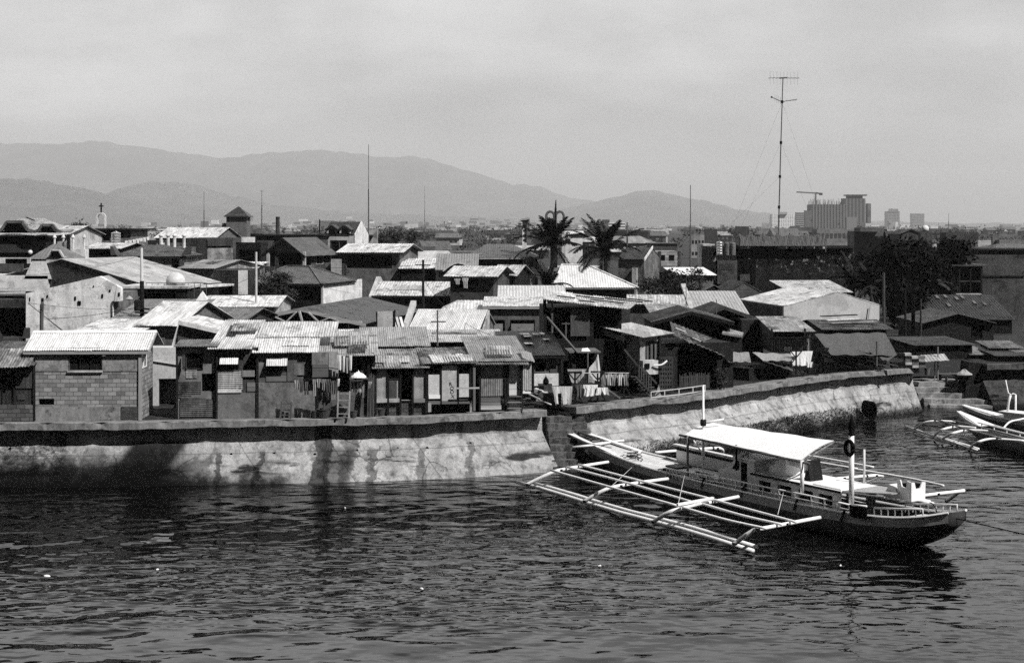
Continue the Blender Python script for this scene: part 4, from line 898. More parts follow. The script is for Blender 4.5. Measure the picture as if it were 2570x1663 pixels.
h = hs('house', 'plastered house with two propped-open board windows under a white roof edge', 1222, 1364, 768, 96, 6, 'shed', 746, plaster(.20, .4), tin_white, ops=[(1242,1266,804,831,'f',{'fmat':DPOLE}), (1283,1341,804,836,'f',{'fmat':DPOLE})], os=.3, fascia=GREYP)
for a, b_ in ((1240,1262), (1283,1340)):
    m = MB(); m.hexa([h.L(a,833,-.9), h.L(b_,833,-.9), h.L(b_,835,-.9), h.L(a,835,-.9)], [h.L(a,812,-.05), h.L(b_,812,-.05), h.L(b_,814,-.05), h.L(a,814,-.05)]); m.build('shutter', plaster(.2, .4), h.e)
hs('house', 'house with a broad light grey roof behind the one with propped windows', 1258, 1412, 749, 110, 7, 'gx', 717, pl_mid, metal(.55, .25, .1))
hs('house', 'house with a low white hip roof at the centre', 1112, 1222, 781, 101, 6, 'hip', 753, pl_mid, tin_white, ridge=(.3,.9))
# ---- third row
h = hs('house', 'low long house with white stepped gable parapets and a rust-streaked pale roof', 935, 1155, 739, 126, 6.4, 'gx', 707, black_wall, metal(.66, .55, .15), yaw=-7, os=.02, fascia=DPOLE)
for x in (-.28, h.w+.03):
    m = MB(); y = h.d/2; m.prism([(x,-.25,0), (x,h.d,0), (x,h.d,h.h-.1), (x,y+.4,h.rz+.45), (x,y-.4,h.rz+.45), (x,-.25,h.h-.1)], (.25,0,0)); m.build('parapet', light_wall, h.e)
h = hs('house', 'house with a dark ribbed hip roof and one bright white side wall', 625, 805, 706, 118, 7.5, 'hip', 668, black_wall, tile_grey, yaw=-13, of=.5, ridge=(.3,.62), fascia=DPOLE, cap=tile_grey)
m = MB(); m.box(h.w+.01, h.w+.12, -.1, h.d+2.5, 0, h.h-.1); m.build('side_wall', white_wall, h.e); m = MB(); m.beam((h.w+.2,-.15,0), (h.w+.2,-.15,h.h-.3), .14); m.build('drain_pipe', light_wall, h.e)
h = hs('gabled_house', 'two-storey house with an open balcony under a dark gable roof', 672, 757, 631, 136, 7, 'gy', 597, grey_wall, tile_grey, yaw=-16, cat='house', ops=[(698,758,636,668,'o'),(676,690,636,668,'o')], of=.5, os=.6, fascia=DPOLE, rops=[(1,2.2,637,668,'o'),(3.4,5,637,662,'w',WL)])
m = MB(); m.poly((0,-.02,h.h+.05), (h.w,-.02,h.h+.05), (h.w/2,-.02,h.rz-.15)); m.prism([(0,-.04,h.h), (h.w,-.04,h.h), (h.w/2,-.04,h.rz-.15)], (0,.02,0)); m.build('gable_panel', mid_wall, h.e)
for u in (673, 764): h.post(u, 668, 631, .12, light_wall, -.3)
hs('building', 'dark flat-roofed building behind the balconied gable house', 645, 806, 592, 160, 6, 'flat', None, grey_wall, DPOLE, ops=[(690,720,600,612,'w',WD)], cat='building').panel('white_panel', 778, 803, 596, 640, light_wall)
h = hs('dormer_house', 'tall grey house with two dormers in its dark steep roof and a white gable side', 813, 888, 588, 166, 6, 'gx', 557, light_wall, tile_dark, yaw=-9, of=.1, os=.05, ops=[(830,849,604,622,'w',WD),(852,870,604,622,'w',WD),(830,870,624,650,'o')])
m = MB(); m.prism([(h.w+.06,0,0), (h.w+.06,h.d,0), (h.w+.06,h.d,h.h), (h.w+.06,h.d/2,h.rz+.1), (h.w+.06,0,h.h)], (.1,0,0)); m.build('side_wall', white_wall, h.e)
for u in (833, 865):
    p = h.L(u, 585, -.1); dm = MB(); w_ = .62; dm.prism([(p.x-w_,p.y,p.z), (p.x+w_,p.y,p.z), (p.x+w_,p.y,p.z+.45), (p.x+.25,p.y,p.z+.78), (p.x-.25,p.y,p.z+.78), (p.x-w_,p.y,p.z+.45)], (0,1.6,0)); dr = dm.build('dormer', light_wall, h.e)
    m = MB(); m.box(p.x-.34, p.x+.34, p.y-.04, p.y-.005, p.z+.02, p.z+.5); m.build('window', BLACKP, dr)
    m = MB(); m.beam((p.x-w_-.2,p.y+.72,p.z+.36), (p.x-.02,p.y+.72,p.z+.92), 1.9, .12); m.beam((p.x+w_+.2,p.y+.72,p.z+.36), (p.x+.02,p.y+.72,p.z+.92), 1.9, .12); m.build('dormer_roof', tile_dark, dr)
h = hs('house', 'broad house with a white roof over a wide black open front like a stage', 858, 1003, 631, 140, 7, 'gx', 612, mid_wall, tin_white, yaw=-11, ops=[(870,984,640,673,'o')], of=.5, os=.5, fascia=DPOLE, rops=[(1,2,652,664,'w',WJ),(3,4,652,664,'w',WJ)])
h.panel('frieze', 858, 1003, 632, 638, paint(.1), -.05, .05); h.panel('side_pier', 858, 869, 640, 690, wood(.12), -.03, .05)
hs('house', 'small annexe with a pale lean-to roof right of the stage-fronted house', 1008, 1092, 673, 136, 6, 'shed', 650, black_wall, tin_white)
h = hs('house', 'house with a ribbed grey roof and small arched porch gable', 1100, 1192, 674, 131, 6, 'gx', 637, dark_wall, metal(.32, .2, .1), fascia=DPOLE)
m = MB(); pts = [h.L(1112,680,-1.2)+Vector((.35*k, 0, .75*math.sin(k/8*math.pi))) for k in range(9)]; [m.beam(a, b_, .5, .12) for a, b_ in zip(pts, pts[1:])]; m.build('porch_arch', light_wall, h.e); m = MB(); m.poly(*[p+Vector((0,.1,0)) for p in pts]); m.prism([p+Vector((0,.12,0)) for p in pts], (0,.1,0)); m.build('porch_gable', dark_wall, h.e)
h = hs('house', 'house with a rusty pale roof and washing hung under its dark eave', 1130, 1238, 690, 121, 6, 'gx', 668, grey_wall, metal(.62, .5, .25), yaw=-13, of=.5, os=.5, ops=[(1140,1158,697,725,'o'),(1178,1200,697,712,'w',WD)], fascia=DPOLE)
hs('house', 'narrow house with a pale gable roof tucked behind the washing-hung house', 1236, 1292, 690, 127, 6, 'gx', 665, black_wall, tin_light, yaw=-14)
h = hs('house', 'wide two-storey house with a dark hip roof and a pale right wing beside the palm', 1170, 1350, 641, 150, 9, 'hip', 612, dark_wall, tile_grey, of=.8, ridge=(.28,.62), fascia=light_wall, ops=[(1222,1233,655,668,'w',WL),(1236,1252,655,668,'w',WL)])
h.panel('wing_wall', 1312, 1342, 645, 760, light_wall, -.05, .4); h.panel('wing_window', 1330, 1338, 655, 684, BLACKP, -.46, .02)
m = MB(); m.poly(h.L(1338,636,-.5), h.L(1348,636,-.5), h.L(1344,612,.8)); m.prism([h.L(1338,636,-.5), h.L(1348,636,-.5), h.L(1344,614,.6)], (0,.2,0)); m.build('gable_peak', white_wall, h.e)
h = hs('house', 'house with the large bright white hip roof below the two palms', 1396, 1592, 716, 136, 9, 'hip', 664, plaster(.10, .4), metal(.68, .15, .08), of=.5, ridge=(.1,.42), cap=white_wall, fascia=mid_wall, ops=[(1478,1520,727,742,'w',{'fmat':DPOLE,'pmat':BLACKP,'n':4}),(1545,1560,727,760,'o')])
h.panel('side_wall', 1576, 1592, 722, 770, light_wall, -.02, .1)
h = hs('house', 'hip-roofed house with upturned roof corners and patched plaster walls behind the warehouse', 290, 452, 641, 124, 7, 'hip', 614, plaster(.50, .6), metal(.14, .5, .3), yaw=-1, of=.35, ridge=(.3,.6), fascia=DPOLE, ops=[(298,314,651,664,'w',WD),(344,380,651,678,'w',{'fmat':GREYP,'pmat':BLACKP,'n':2}),(432,446,652,682,'w',WD)])
for u, s_ in ((285, -1), (462, 1)):
    m = MB(); p = h.L(u, 640, -.6); m.hexa([p+Vector((-.25,0,0)), p+Vector((.25,0,0)), p+Vector((.25,1.5,0)), p+Vector((-.25,1.5,0))], [p+Vector((s_*.3-.1,.3,.75)), p+Vector((s_*.3+.1,.3,.75)), p+Vector((s_*.3+.1,1.2,.75)), p+Vector((s_*.3-.1,1.2,.75))]); m.build('roof_horn', tile_dark, h.rf)
# ornate dark house top left
h = hs('villa', 'large dark villa with wavy gabled eaves and a deep black porch at the upper left', -60, 118, 584, 128, 10, 'hip', 548, black_wall, metal(.42, .4, .25), cat='villa', of=1.0, ridge=(.35,.7), ops=[(-20,16,592,634,'o'),(22,74,592,634,'o')], fascia=DPOLE)
h.panel('porch_balustrade', -40, 80, 613, 634, paint(.03), -.9, .06)
for (u, wv_) in ((38, 1.15), (120, .75)):
    p = h.L(u, 580, -1.6); m = MB(); pts = [p+Vector((wv_*1.6*(k/6-1)*1.0, 0, [0, .1, .85, 1.0][min(3, k)] if k <= 3 else 0)) for k in range(0)]
    prof = [(-1.5,-.05), (-1.0,.1), (-.6,.72), (.6,.72), (1.0,.1), (1.5,-.05)]
    for (a, za), (c_, zc_) in zip(prof, prof[1:]): m.beam(p+Vector((a*wv_, 0, za*wv_)), p+Vector((c_*wv_, 0, zc_*wv_)), .5, .24)
    g = m.build('gable_eave', pl_mid, h.e); m = MB(); m.prism([p+Vector((a*wv_*.95, .3, z_*wv_-.1)) for a, z_ in prof], (0,.3,0)); m.build('gable_panel', black_wall, g)
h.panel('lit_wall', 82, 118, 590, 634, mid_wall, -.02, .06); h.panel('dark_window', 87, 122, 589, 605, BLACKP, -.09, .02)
m = MB(); m.beam(h.L(66, 545, 3), h.L(86, 553, 2), .12); m.build('lightning_bar', STEEL, h.e)
hs('house', 'pale-roofed house end just right of the dark villa', 125, 168, 588, 131, 7, 'gx', 567, light_wall, tin_light, yaw=-10)
h = hs('pavilion', 'small grey hip-roofed pavilion with a curved white-edged gable before the dark villa', 82, 158, 645, 112, 4.5, 'hip', 612, black_wall, metal(.24, .3, .2), cat='pavilion', of=.4, ridge=(.38,.5))
p = h.L(139, 646, -.7); m = MB(); prof = [(-.85,-.05), (-.6,.05), (-.3,.62), (.3,.62), (.62,.05), (.85,-.05)]
for (a, za), (c_, zc_) in zip(prof, prof[1:]): m.beam(p+Vector((a,0,za*.95)), p+Vector((c_,0,zc_*.95)), .3, .11)
m.build('gable_eave', light_wall, h.e); m = MB(); m.prism([p+Vector((a*.9,.12,z_*.85-.03)) for a, z_ in prof], (0,.1,0)); m.build('gable_panel', BLACKP, h.e)
m = MB(); m.lathe([(.18*math.cos(R(a)), .18*math.sin(R(a))) for a in range(-85, 90, 17)], 12, h.L(76, 633, -.4)); m.build('finial', white_wall, h.e, True)
h = hs('terrace_wall', 'white terrace wall with slender capped posts right of the pavilion', 150, 214, 625, 120, 1, 'flat', None, white_wall, None, cat='terrace')
for u in (137, 159, 183, 211):
    m = MB(); p = h.L(u, 625, .2); m.lathe([(.10, -.6), (.09, .9), (.16, .95), (.16, 1.02), (.05, 1.25)], 8, p); m.build('post', white_wall, h.e)
h.post(172, 650, 588, .12, DPOLE, -.2)
h = hs('house', 'small dark-fronted house with a pale roof edge beside the steel water tank', 214, 300, 623, 127, 6, 'gx', 610, black_wall, tin_light, yaw=-10)
# chapel building
h = hs('chapel', 'small flat-roofed dark chapel below the white bell arch', 238, 328, 577, 150, 7, 'flat', None, mid_wall, DPOLE, cat='chapel', ops=[(258,276,580,604,'o'),(300,312,580,596,'o')], of=.5)
e = empty('bell_arch', P(254, 571, 150.5), 0, 'white open bell arch topped by a dark cross', 'bell arch'); m = MB(); k_ = 150/3570
pts = [(-10*k_,0,.1)]+[(-10*k_,0,25*k_)]+[(10*k_*math.cos(R(a)), 0, 25*k_+11*k_*math.sin(R(a))) for a in range(165, 0, -15)]+[(10*k_,0,25*k_), (10*k_,0,.1)]
for a, b_ in zip(pts, pts[1:]): m.beam(a, b_, .16, .4, (0,1,0))
m.build('arch', white_wall, e); m = MB(); m.beam((0,0,36*k_), (0,0,62*k_), .13); m.beam((-6*k_,0,54*k_), (6*k_,0,54*k_), .13); m.build('cross', DARK, e); m = MB(); m.box(-9*k_,9*k_,-.15,.15,.1,9*k_); m.build('grille', GREYP, e)
def tank(label, u, v0, v1, wpx, Y, mt, name='water_tank'):
    s_ = Y/3570; e = empty(name, P(u, v1, Y), 0, label, 'water tank'); r_ = wpx/2*s_; H_ = (v1-v0)*s_; m = MB(); prof = [(r_*.92, 0)]
    n = 5
    for k in range(n): prof += [(r_, H_*(k/n+.03)), (r_, H_*(k/n+.15)), (r_*.95, H_*(k/n+.17))]
    prof += [(r_*.6, H_*1.0), (r_*.25, H_*1.04)]; m.lathe(prof, 18); m.build('tank', mt, e); m = MB(); m.lathe([(r_*.25, H_*1.04), (r_*.25, H_*1.1), (.02, H_*1.11)], 10); m.build('lid', mt, e)
    m = MB(); m.box(-r_, r_, -r_, r_, -.5, -.003); m.build('base', DPOLE, e)
def steel():
    m, T = _new('brushed_steel'); co, w_, xyz, r = _co(T); _out(T, T.rng(T.noise(co, 3, 4, .6), .3, .7, .45, .7), .28, None, .01, .5, metal=.85); return m
SS = steel()
tank('ribbed stainless steel water tank beside the chapel', 291, 583, 618, 23, 132, SS)
# terraces and blocks
h = hs('building', 'grey concrete block building with a ribbed tin parapet left of the stepped tower', 468, 584, 597, 150, 7, 'flat', None, grey_wall, None, cat='building', ops=[(482,490,622,636,'w',WD)])
h.panel('side_wall', 468, 520, 598, 652, plaster(.08, .5), -.01, .05); h.panel('tin_parapet', 521, 584, 597, 617, metal(.13, .4, .3), -.2, .03, 'v'); h.panel('stained_wall', 521, 584, 622, 655, plaster(.5, .7), -.02, .05)
h = hs('terrace', 'roof terrace with white round posts and balusters, left of the grey block building', 392, 470, 620, 146, 5, 'flat', None, mid_wall, None, cat='terrace')
for u in (404, 422, 438, 462): m = MB(); m.lathe([(.16,0), (.16,1.15), (.24,1.2), (.24,1.3), (.1,1.45)], 8, h.L(u, 622, .1)); m.build('post', white_wall, h.e)
for k in range(8): m = MB(); m.lathe([(.06,0), (.1,.3), (.05,.6), (.08,.8)], 6, h.L(396+k*4, 622, .3)); m.build('baluster', white_wall, h.e)
hs('house', 'house with a long white gable roof on the skyline left of the stepped tower', 392, 540, 596, 190, 9, 'gx', 571, mid_wall, tin_white, yaw=-10)
h = hs('building', 'wide grey stepped building spreading at the foot of the hip-roofed tower', 486, 690, 584, 255, 12, 'flat', None, plaster(.22, .3), None, cat='building')
for (a, b_, v0) in ((568, 622, 560), (600, 645, 565), (560, 668, 575)): h.panel('upper_block', a, b_, v0, 586, plaster(.22, .3), 3+.4*(a-560)/30, 4)
h = hs('tower', 'square lookout tower with a dark pagoda-like hip roof on the left skyline', 568, 619, 538, 250, 3.6, 'hip', 518, plaster(.22, .3), tile_dark, cat='tower', of=.55, os=.5, ridge=(.48,.52), corr=False, rops=[(.6,2.2,544,556,'w',WL)])
h.panel('white_band', 568, 620, 538, 541, white_wall, -.02, .03)
h = hs('shed', 'dark rooftop shed on stilts with an air-conditioner, behind the slim pale pole', 592, 655, 608, 140, 4, 'flat', None, black_wall, None, cat='shed', ops=[(600,650,627,700,'o')]); m = MB(); p = h.L(606, 609, .5); m.box(p.x, p.x+1.2, p.y, p.y+.8, p.z, p.z+.55); m.build('air_conditioner', white_wall, h.e)
h = hs('house', 'house with a rough scalloped dark wall and white side panel below the stilted shed', 534, 625, 678, 115, 5, 'flat', None, plaster(.07, .7), None, ops=[(548,584,715,740,'o')]); h.panel('side_panel', 598, 622, 678, 739, white_wall, -.03, .05)
hs('house', 'low house with a weathered grey roof between warehouse and scalloped wall', 455, 535, 672, 122, 8, 'gx', 652, plaster(.4, .6), metal(.33, .4, .25), yaw=-20)
hs('house', 'low house with a white roof strip beside the street lamp', 566, 640, 672, 127, 5, 'shed', 658, pl_mid, tin_white)

# ---- right half
h = hs('house', 'small house with a clean pale gable roof, left of the ribbed-roof house', 1582, 1712, 761, 111, 5, 'gx', 740, grey_wall, tin_light, of=.3, fascia=DPOLE, yaw=-5)
hs('house', 'low house with a patchy pale roof in front of the clean gable roof', 1648, 1740, 797, 99, 6, 'shed', 765, dark_wall, metal(.5, .6, .3))
h = hs('house', 'house with an upright-ribbed pale roof and white left parapet, at centre right', 1752, 1876, 786, 103, 6, 'shed', 733, pl_mid, metal(.42, .2, .1), yaw=0, os=.1)
m = MB(); m.prism([(-.5,-.4,h.h-.4), (-.15,-.4,h.h-.4), (-.15,h.d+.3,h.rz+.4), (-.5,h.d+.3,h.rz+.4)], (0,0,.25)); m.build('parapet', light_wall, h.e)
hs('gabled_house', 'bare concrete-block house with a broad gable, behind the upright-ribbed roof', 1786, 1950, 754, 119, 7, 'gy', 709, blocks(.17, .6, .3, .6), tile_dark, of=.05, os=.1, cat='house')
hs('house', 'small dark gable peeping over left of the bare concrete-block gable', 1765, 1818, 730, 124, 5, 'gy', 716, dark_wall, tile_grey, of=.1)
h = hs('house', 'black-fronted house with a dark low gable roof behind the broken plank roof', 1640, 1832, 806, 88, 6, 'gy', 781, plaster(.035, .5), tin_dark, of=.5, os=.2, fascia=DPOLE, ry=.48, ops=[(1755,1775,830,860,'w',WD)])
h.panel('side_wing', 1812, 1862, 840, 900, wood(.05), -.4, .1); m = MB(); m.slab([h.L(1812,834,-.7), h.L(1862,842,-.7), h.L(1866,834,.8), h.L(1822,822,.8)], .12); m.build('wing_roof', tin_mid, h.e)
hs('house', 'dark house with a double-edged arched gable above the black-fronted house', 1757, 1873, 789, 95.5, 5, 'gy', 768, plaster(.05, .4), tin_dark, of=.5, os=.4, fascia=pl_dark)
h = hs('house', 'plain dark grey house with one black window left of the striped porch house', 1862, 1916, 802, 93, 4, 'flat', None, plaster(.06, .3), None, ops=[(1885,1903,815,843,'w',WD)])
h = hs('stilt_house', 'porch house with a striped tin roof and slatted balustrade, on stilts', 1936, 2034, 826, 88.5, 4, 'shed', 800, plaster(.14, .4), metal(.55, .6, .5), of=.9, os=.15, ops=[(1967,1990,832,882,'o')], z0=PZ(884, 88.5))
h.panel('painted_lit_edge', 2026, 2030, 826, 884, light_wall, -.6, .05)  # pale strip: sunlight on the wall edge is put into its colour
for k in range(26):
    m = MB(); m.beam(h.L(1936+k*4, 882, -.9), h.L(1936+k*4, 848, -.9), .05, .03); m.build('baluster', DPOLE, h.e)
m = MB(); m.beam(h.L(1935, 847, -.9), h.L(2041, 847, -.9), .08); m.build('handrail', DPOLE, h.e); h.post(2020, 884, 824, .06, DPOLE, -.85); h.post(1937, 884, 824, .06, DPOLE, -.85)
for u in (1940, 1985, 2030):
    for y in (-.8, 1.5, 3.5): m = MB(); m.beam(h.L(u, 884, y), h.L(u, 884, y)+Vector((0,0,-3)), .12); m.build('stilt', DPOLE, h.e)
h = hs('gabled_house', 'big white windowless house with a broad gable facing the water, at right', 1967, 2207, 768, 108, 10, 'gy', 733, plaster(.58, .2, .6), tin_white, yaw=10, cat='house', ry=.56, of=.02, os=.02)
m = MB(); m.box(-.12, -.01, -.01, h.d*.9, 0, h.h-.05); m.build('side_wall', plaster(.12, .6), h.e); m = MB(); p = h.L(2178, 810, -.15); m.beam(p, h.L(2184, 768, -.15), .06); m.build('conduit', light_wall, h.e)  # left side in darker plaster: its shade is put into the colour
hs('house', 'house with a pale lean-to roof just behind the big white gable', 1990, 2130, 733, 124, 6, 'shed', 705, dark_wall, tin_light, yaw=6)
h = hs('house', 'low house with layered dark and pale roof boards behind the sagging tarpaulin', 2068, 2225, 824, 95, 6, 'gx', 803, plaster(.04), metal(.22, .8, .5), yaw=4, of=.5)
for k, (a, b_, v, mt) in enumerate(((2075,2160,808,tin_white), (2085,2200,815,tin_mid), (2060,2150,798,DARK))): 
    y = .3+k*1.1; m = MB(); m.beam(h.L(a, v, y)+Vector((0,0,.12)), h.L(b_, v-4, y)+Vector((0,0,.12)), .5, .05); m.build('roof_board', mt, h.rf)
# dark mossy building, tanks, screens, mast
def mossy():
    m, T = _new('mossy_concrete'); co, w_, xyz, r = _co(T)
    a = T.rng(T.noise(T.vmul(co, (1.2, 1, .25)), .8, 5, .6), .35, .7, .5, 1.5); top = T.rng(T.m('ADD', xyz[2], T.m('MULTIPLY', T.noise(co, .7, 4, .6), 2.5)), 5.6, 7.4, 1.0, .35, True)
    pt = T.m('MULTIPLY', T.rng(T.noise(co, 1.5, 6, .7), .57, .62, 0, 7.5), T.rng(xyz[2], 3.8, 5.2, 0, 1, True)); _out(T, T.m('MULTIPLY', T.m('ADD', T.m('MULTIPLY', a, top), T.m('MULTIPLY', pt, 1.6)), .018), .95, T.noise(co, 5, 5, .7), .05, .1); return m
h = hs('building', 'long black moss-stained concrete building below the tall antenna mast', 1790, 2142, 620, 148, 9, 'flat', None, mossy(), None, cat='building', ops=[(1805,1843,662,677,'w',{'fmat':pl_dark,'pmat':BLACKP,'n':7})])
h.panel('pale_bay', 1800, 1850, 652, 712, plaster(.14, .5), -.02, .1); h.panel('window', 1805, 1843, 662, 677, paint(.03), -.125, .02); h.panel('dark_bay', 1852, 1896, 650, 712, BLACKP, -.02, .03); h.panel('pale_door', 1857, 1882, 688, 706, grey_wall, -.055, .02)
h.panel('cornice', 1786, 2140, 616, 623, dark_wall, .2, .6)
MOSSY = h
def screen(label, u0, u1, Y, group=None):
    s_ = Y/3570; e = empty('tarp_screen', P(u0, 625, Y), 0, label, 'tarpaulin screen', group); b0 = e.location; w_ = (u1-u0)*s_; n = 9; m = MB(); r_ = random.Random(int(u0)); rows = []
    for j in range(5):
        t = j/4; rows.append(m.add([(w_*i/(n-1), -.05+.04*math.sin(i*1.9+t*4)-.25*t, 39*s_*(1-t)*(.97+.02*math.sin(i*1.3))+8*s_*t-.25*math.sin(math.pi*i/(n-1))*(1-t)) for i in range(n)]))
    for a, b_ in zip(rows, rows[1:]):
        for i in range(n-1): m.f.append((a+i, a+i+1, b_+i+1, b_+i))
    m.build('tarp', cloth(.13, .45), e)
    for x in (0, w_): k = MB(); k.beam((x,.1,-.3), (x,.1,40*s_), .07); k.build('post', mid_wall, e)
    k = MB(); k.box(0.1, w_-.1, .02, .2, 1*s_, 6*s_); k.build('rail', [light_wall, DARK][int(u0) % 2], e)
for a, b_ in ((1856, 1885), (1885, 1915), (1915, 1950), (1950, 1982), (1982, 2020), (2020, 2051)): screen('grey tarpaulin screen panel strung along the roof edge of the black mossy building', a, b_, 147.5, 'tarpaulin screens on the mossy roof')
screen('torn last tarpaulin screen hanging slack at the right end of the mossy roof', 2052, 2073, 147.5, 'tarpaulin screens on the mossy roof')
tank('silver ribbed water tank on the left end of the mossy building roof', 1806, 607, 640, 16, 146, SS)
tank('narrow pale water tank in the middle of the three on the mossy roof', 1824, 609, 641, 12, 146, mid_wall); tank('narrow pale water tank nearest the tarpaulins on the mossy roof', 1840, 609, 641, 13, 146.2, mid_wall)
hs('building', 'small white rooftop building with an arch just left of the silver tank', 1764, 1794, 612, 165, 5, 'flat', None, light_wall, None, cat='building', ops=[(1772,1784,622,640,'o')])
hs('house', 'long house with a bright white roof left of the black mossy building', 1700, 1790, 690, 140, 6, 'shed', 672, mid_wall, metal(.85, .05, .05), ops=[(1768,1772,694,706,'o'),(1776,1780,694,706,'o'),(1783,1787,694,706,'o')], yaw=4)
h = hs('house', 'unfinished concrete-block house with two square windows behind the dark bush', 1640, 1702, 630, 160, 5, 'flat', None, blocks(.4, .6, .3, .6), None, ops=[(1659,1668,641,652,'w',WD),(1680,1691,641,652,'w',WD)]); h.panel('column', 1652, 1659, 630, 672, grey_wall); h.panel('column', 1702, 1708, 630, 690, grey_wall)
m = MB(); m.box(0, h.w, -.5, 0, h.Z(680), h.Z(668)); m.build('ledge', grey_wall, h.e)
h = hs('gabled_house', 'grey house with a dark roof and white-edged gable right of the second palm', 1552, 1616, 648, 154, 6, 'gx', 621, mid_wall, tile_dark, yaw=-22, cat='house', os=.05)
m = MB(); m.prism([(h.w+.05,-.2,h.h-.3), (h.w+.05,h.d/2,h.rz-.1), (h.w+.05,h.d/2,h.rz+.2), (h.w+.05,-.2,h.h)], (.1,0,0)); m.build('gable_trim', white_wall, h.e); h.panel('pale_wall', 1588, 1600, 672, 740, light_wall, -.05, .3)
hs('building', 'long low roof with rooftop blocks in the hazy middle distance at centre right', 1635, 1700, 612, 300, 10, 'flat', None, grey_wall, tin_dark, cat='building')
# right edge
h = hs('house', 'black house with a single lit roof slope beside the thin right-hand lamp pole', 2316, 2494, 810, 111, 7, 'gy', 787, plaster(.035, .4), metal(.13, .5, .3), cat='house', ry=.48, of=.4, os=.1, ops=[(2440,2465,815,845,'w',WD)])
h = hs('house', 'long black shack with a dark roof flecked with pale painted glints', 2350, 2540, 800, 122, 7, 'shed', 742, black_wall, metal(.02, .4, .4), of=.3, yaw=-3)
for (u, v) in ((2352,752), (2372,750), (2400,755), (2415,752), (2445,765), (2470,768), (2380,772)):  # small pale slabs paint glints onto the dark roof
    y = 7*(800-v)/58; p = h.L(u, v, y); p.z = h.h+(h.rz-h.h)*y/7+.08; m = MB(); U = Vector((0,1,(h.rz-h.h)/7)); m.poly(p, p+Vector((.28,0,0)), p+Vector((.28,0,0))+U*.9, p+U*.9); m.prism([p+Vector((0,0,.02)), p+Vector((.25,0,.02)), p+Vector((.25,0,.02))+U*.9, p+Vector((0,0,.02))+U*.9], (0,0,.03)); m.build('painted_glint', mid_wall, h.rf)
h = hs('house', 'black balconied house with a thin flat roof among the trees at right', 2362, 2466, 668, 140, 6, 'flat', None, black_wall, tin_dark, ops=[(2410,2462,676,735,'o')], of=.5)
for u in (2408, 2435, 2462): h.post(u, 738, 672, .07, DPOLE, -.3)
h.panel('floor_slab', 2396, 2460, 736, 740, light_wall, -.1, .4); h.panel('balcony_rail', 2408, 2462, 704, 707, grey_wall, -.3, .05)
h = hs('building', 'large plain grey weathered concrete building filling the right edge', 2428, 2660, 629, 150, 9, 'flat', None, plaster(.14, .6, .6), DARK, cat='building', of=.25); h.panel('rooftop_frame', 2392, 2426, 650, 654, mid_wall, .5, .1); h.panel('rooftop_frame', 2392, 2395, 630, 660, mid_wall, .5, .12)
h.panel('ledge', 2440, 2570, 691, 694, dark_wall, -.02, .1)
hs('shed', 'tiny shed with a striped tin roof by the water at the right edge', 2490, 2558, 872, 99, 2.5, 'shed', 857, black_wall, metal(.3, .6, .6), yaw=0)
hs('shed', 'low shed with a plain grey roof beyond the landing stairs', 2440, 2490, 888, 98.5, 2.5, 'shed', 871, black_wall, tin_mid)
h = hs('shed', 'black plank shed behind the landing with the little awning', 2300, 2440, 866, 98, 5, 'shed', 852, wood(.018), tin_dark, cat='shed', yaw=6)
h = hs('shack', 'dark slatted shack above the far sea wall at the right edge', 2505, 2640, 892, 96.5, 3, 'shed', 878, wood(.10, 2, .2), tin_dark, cat='shack')
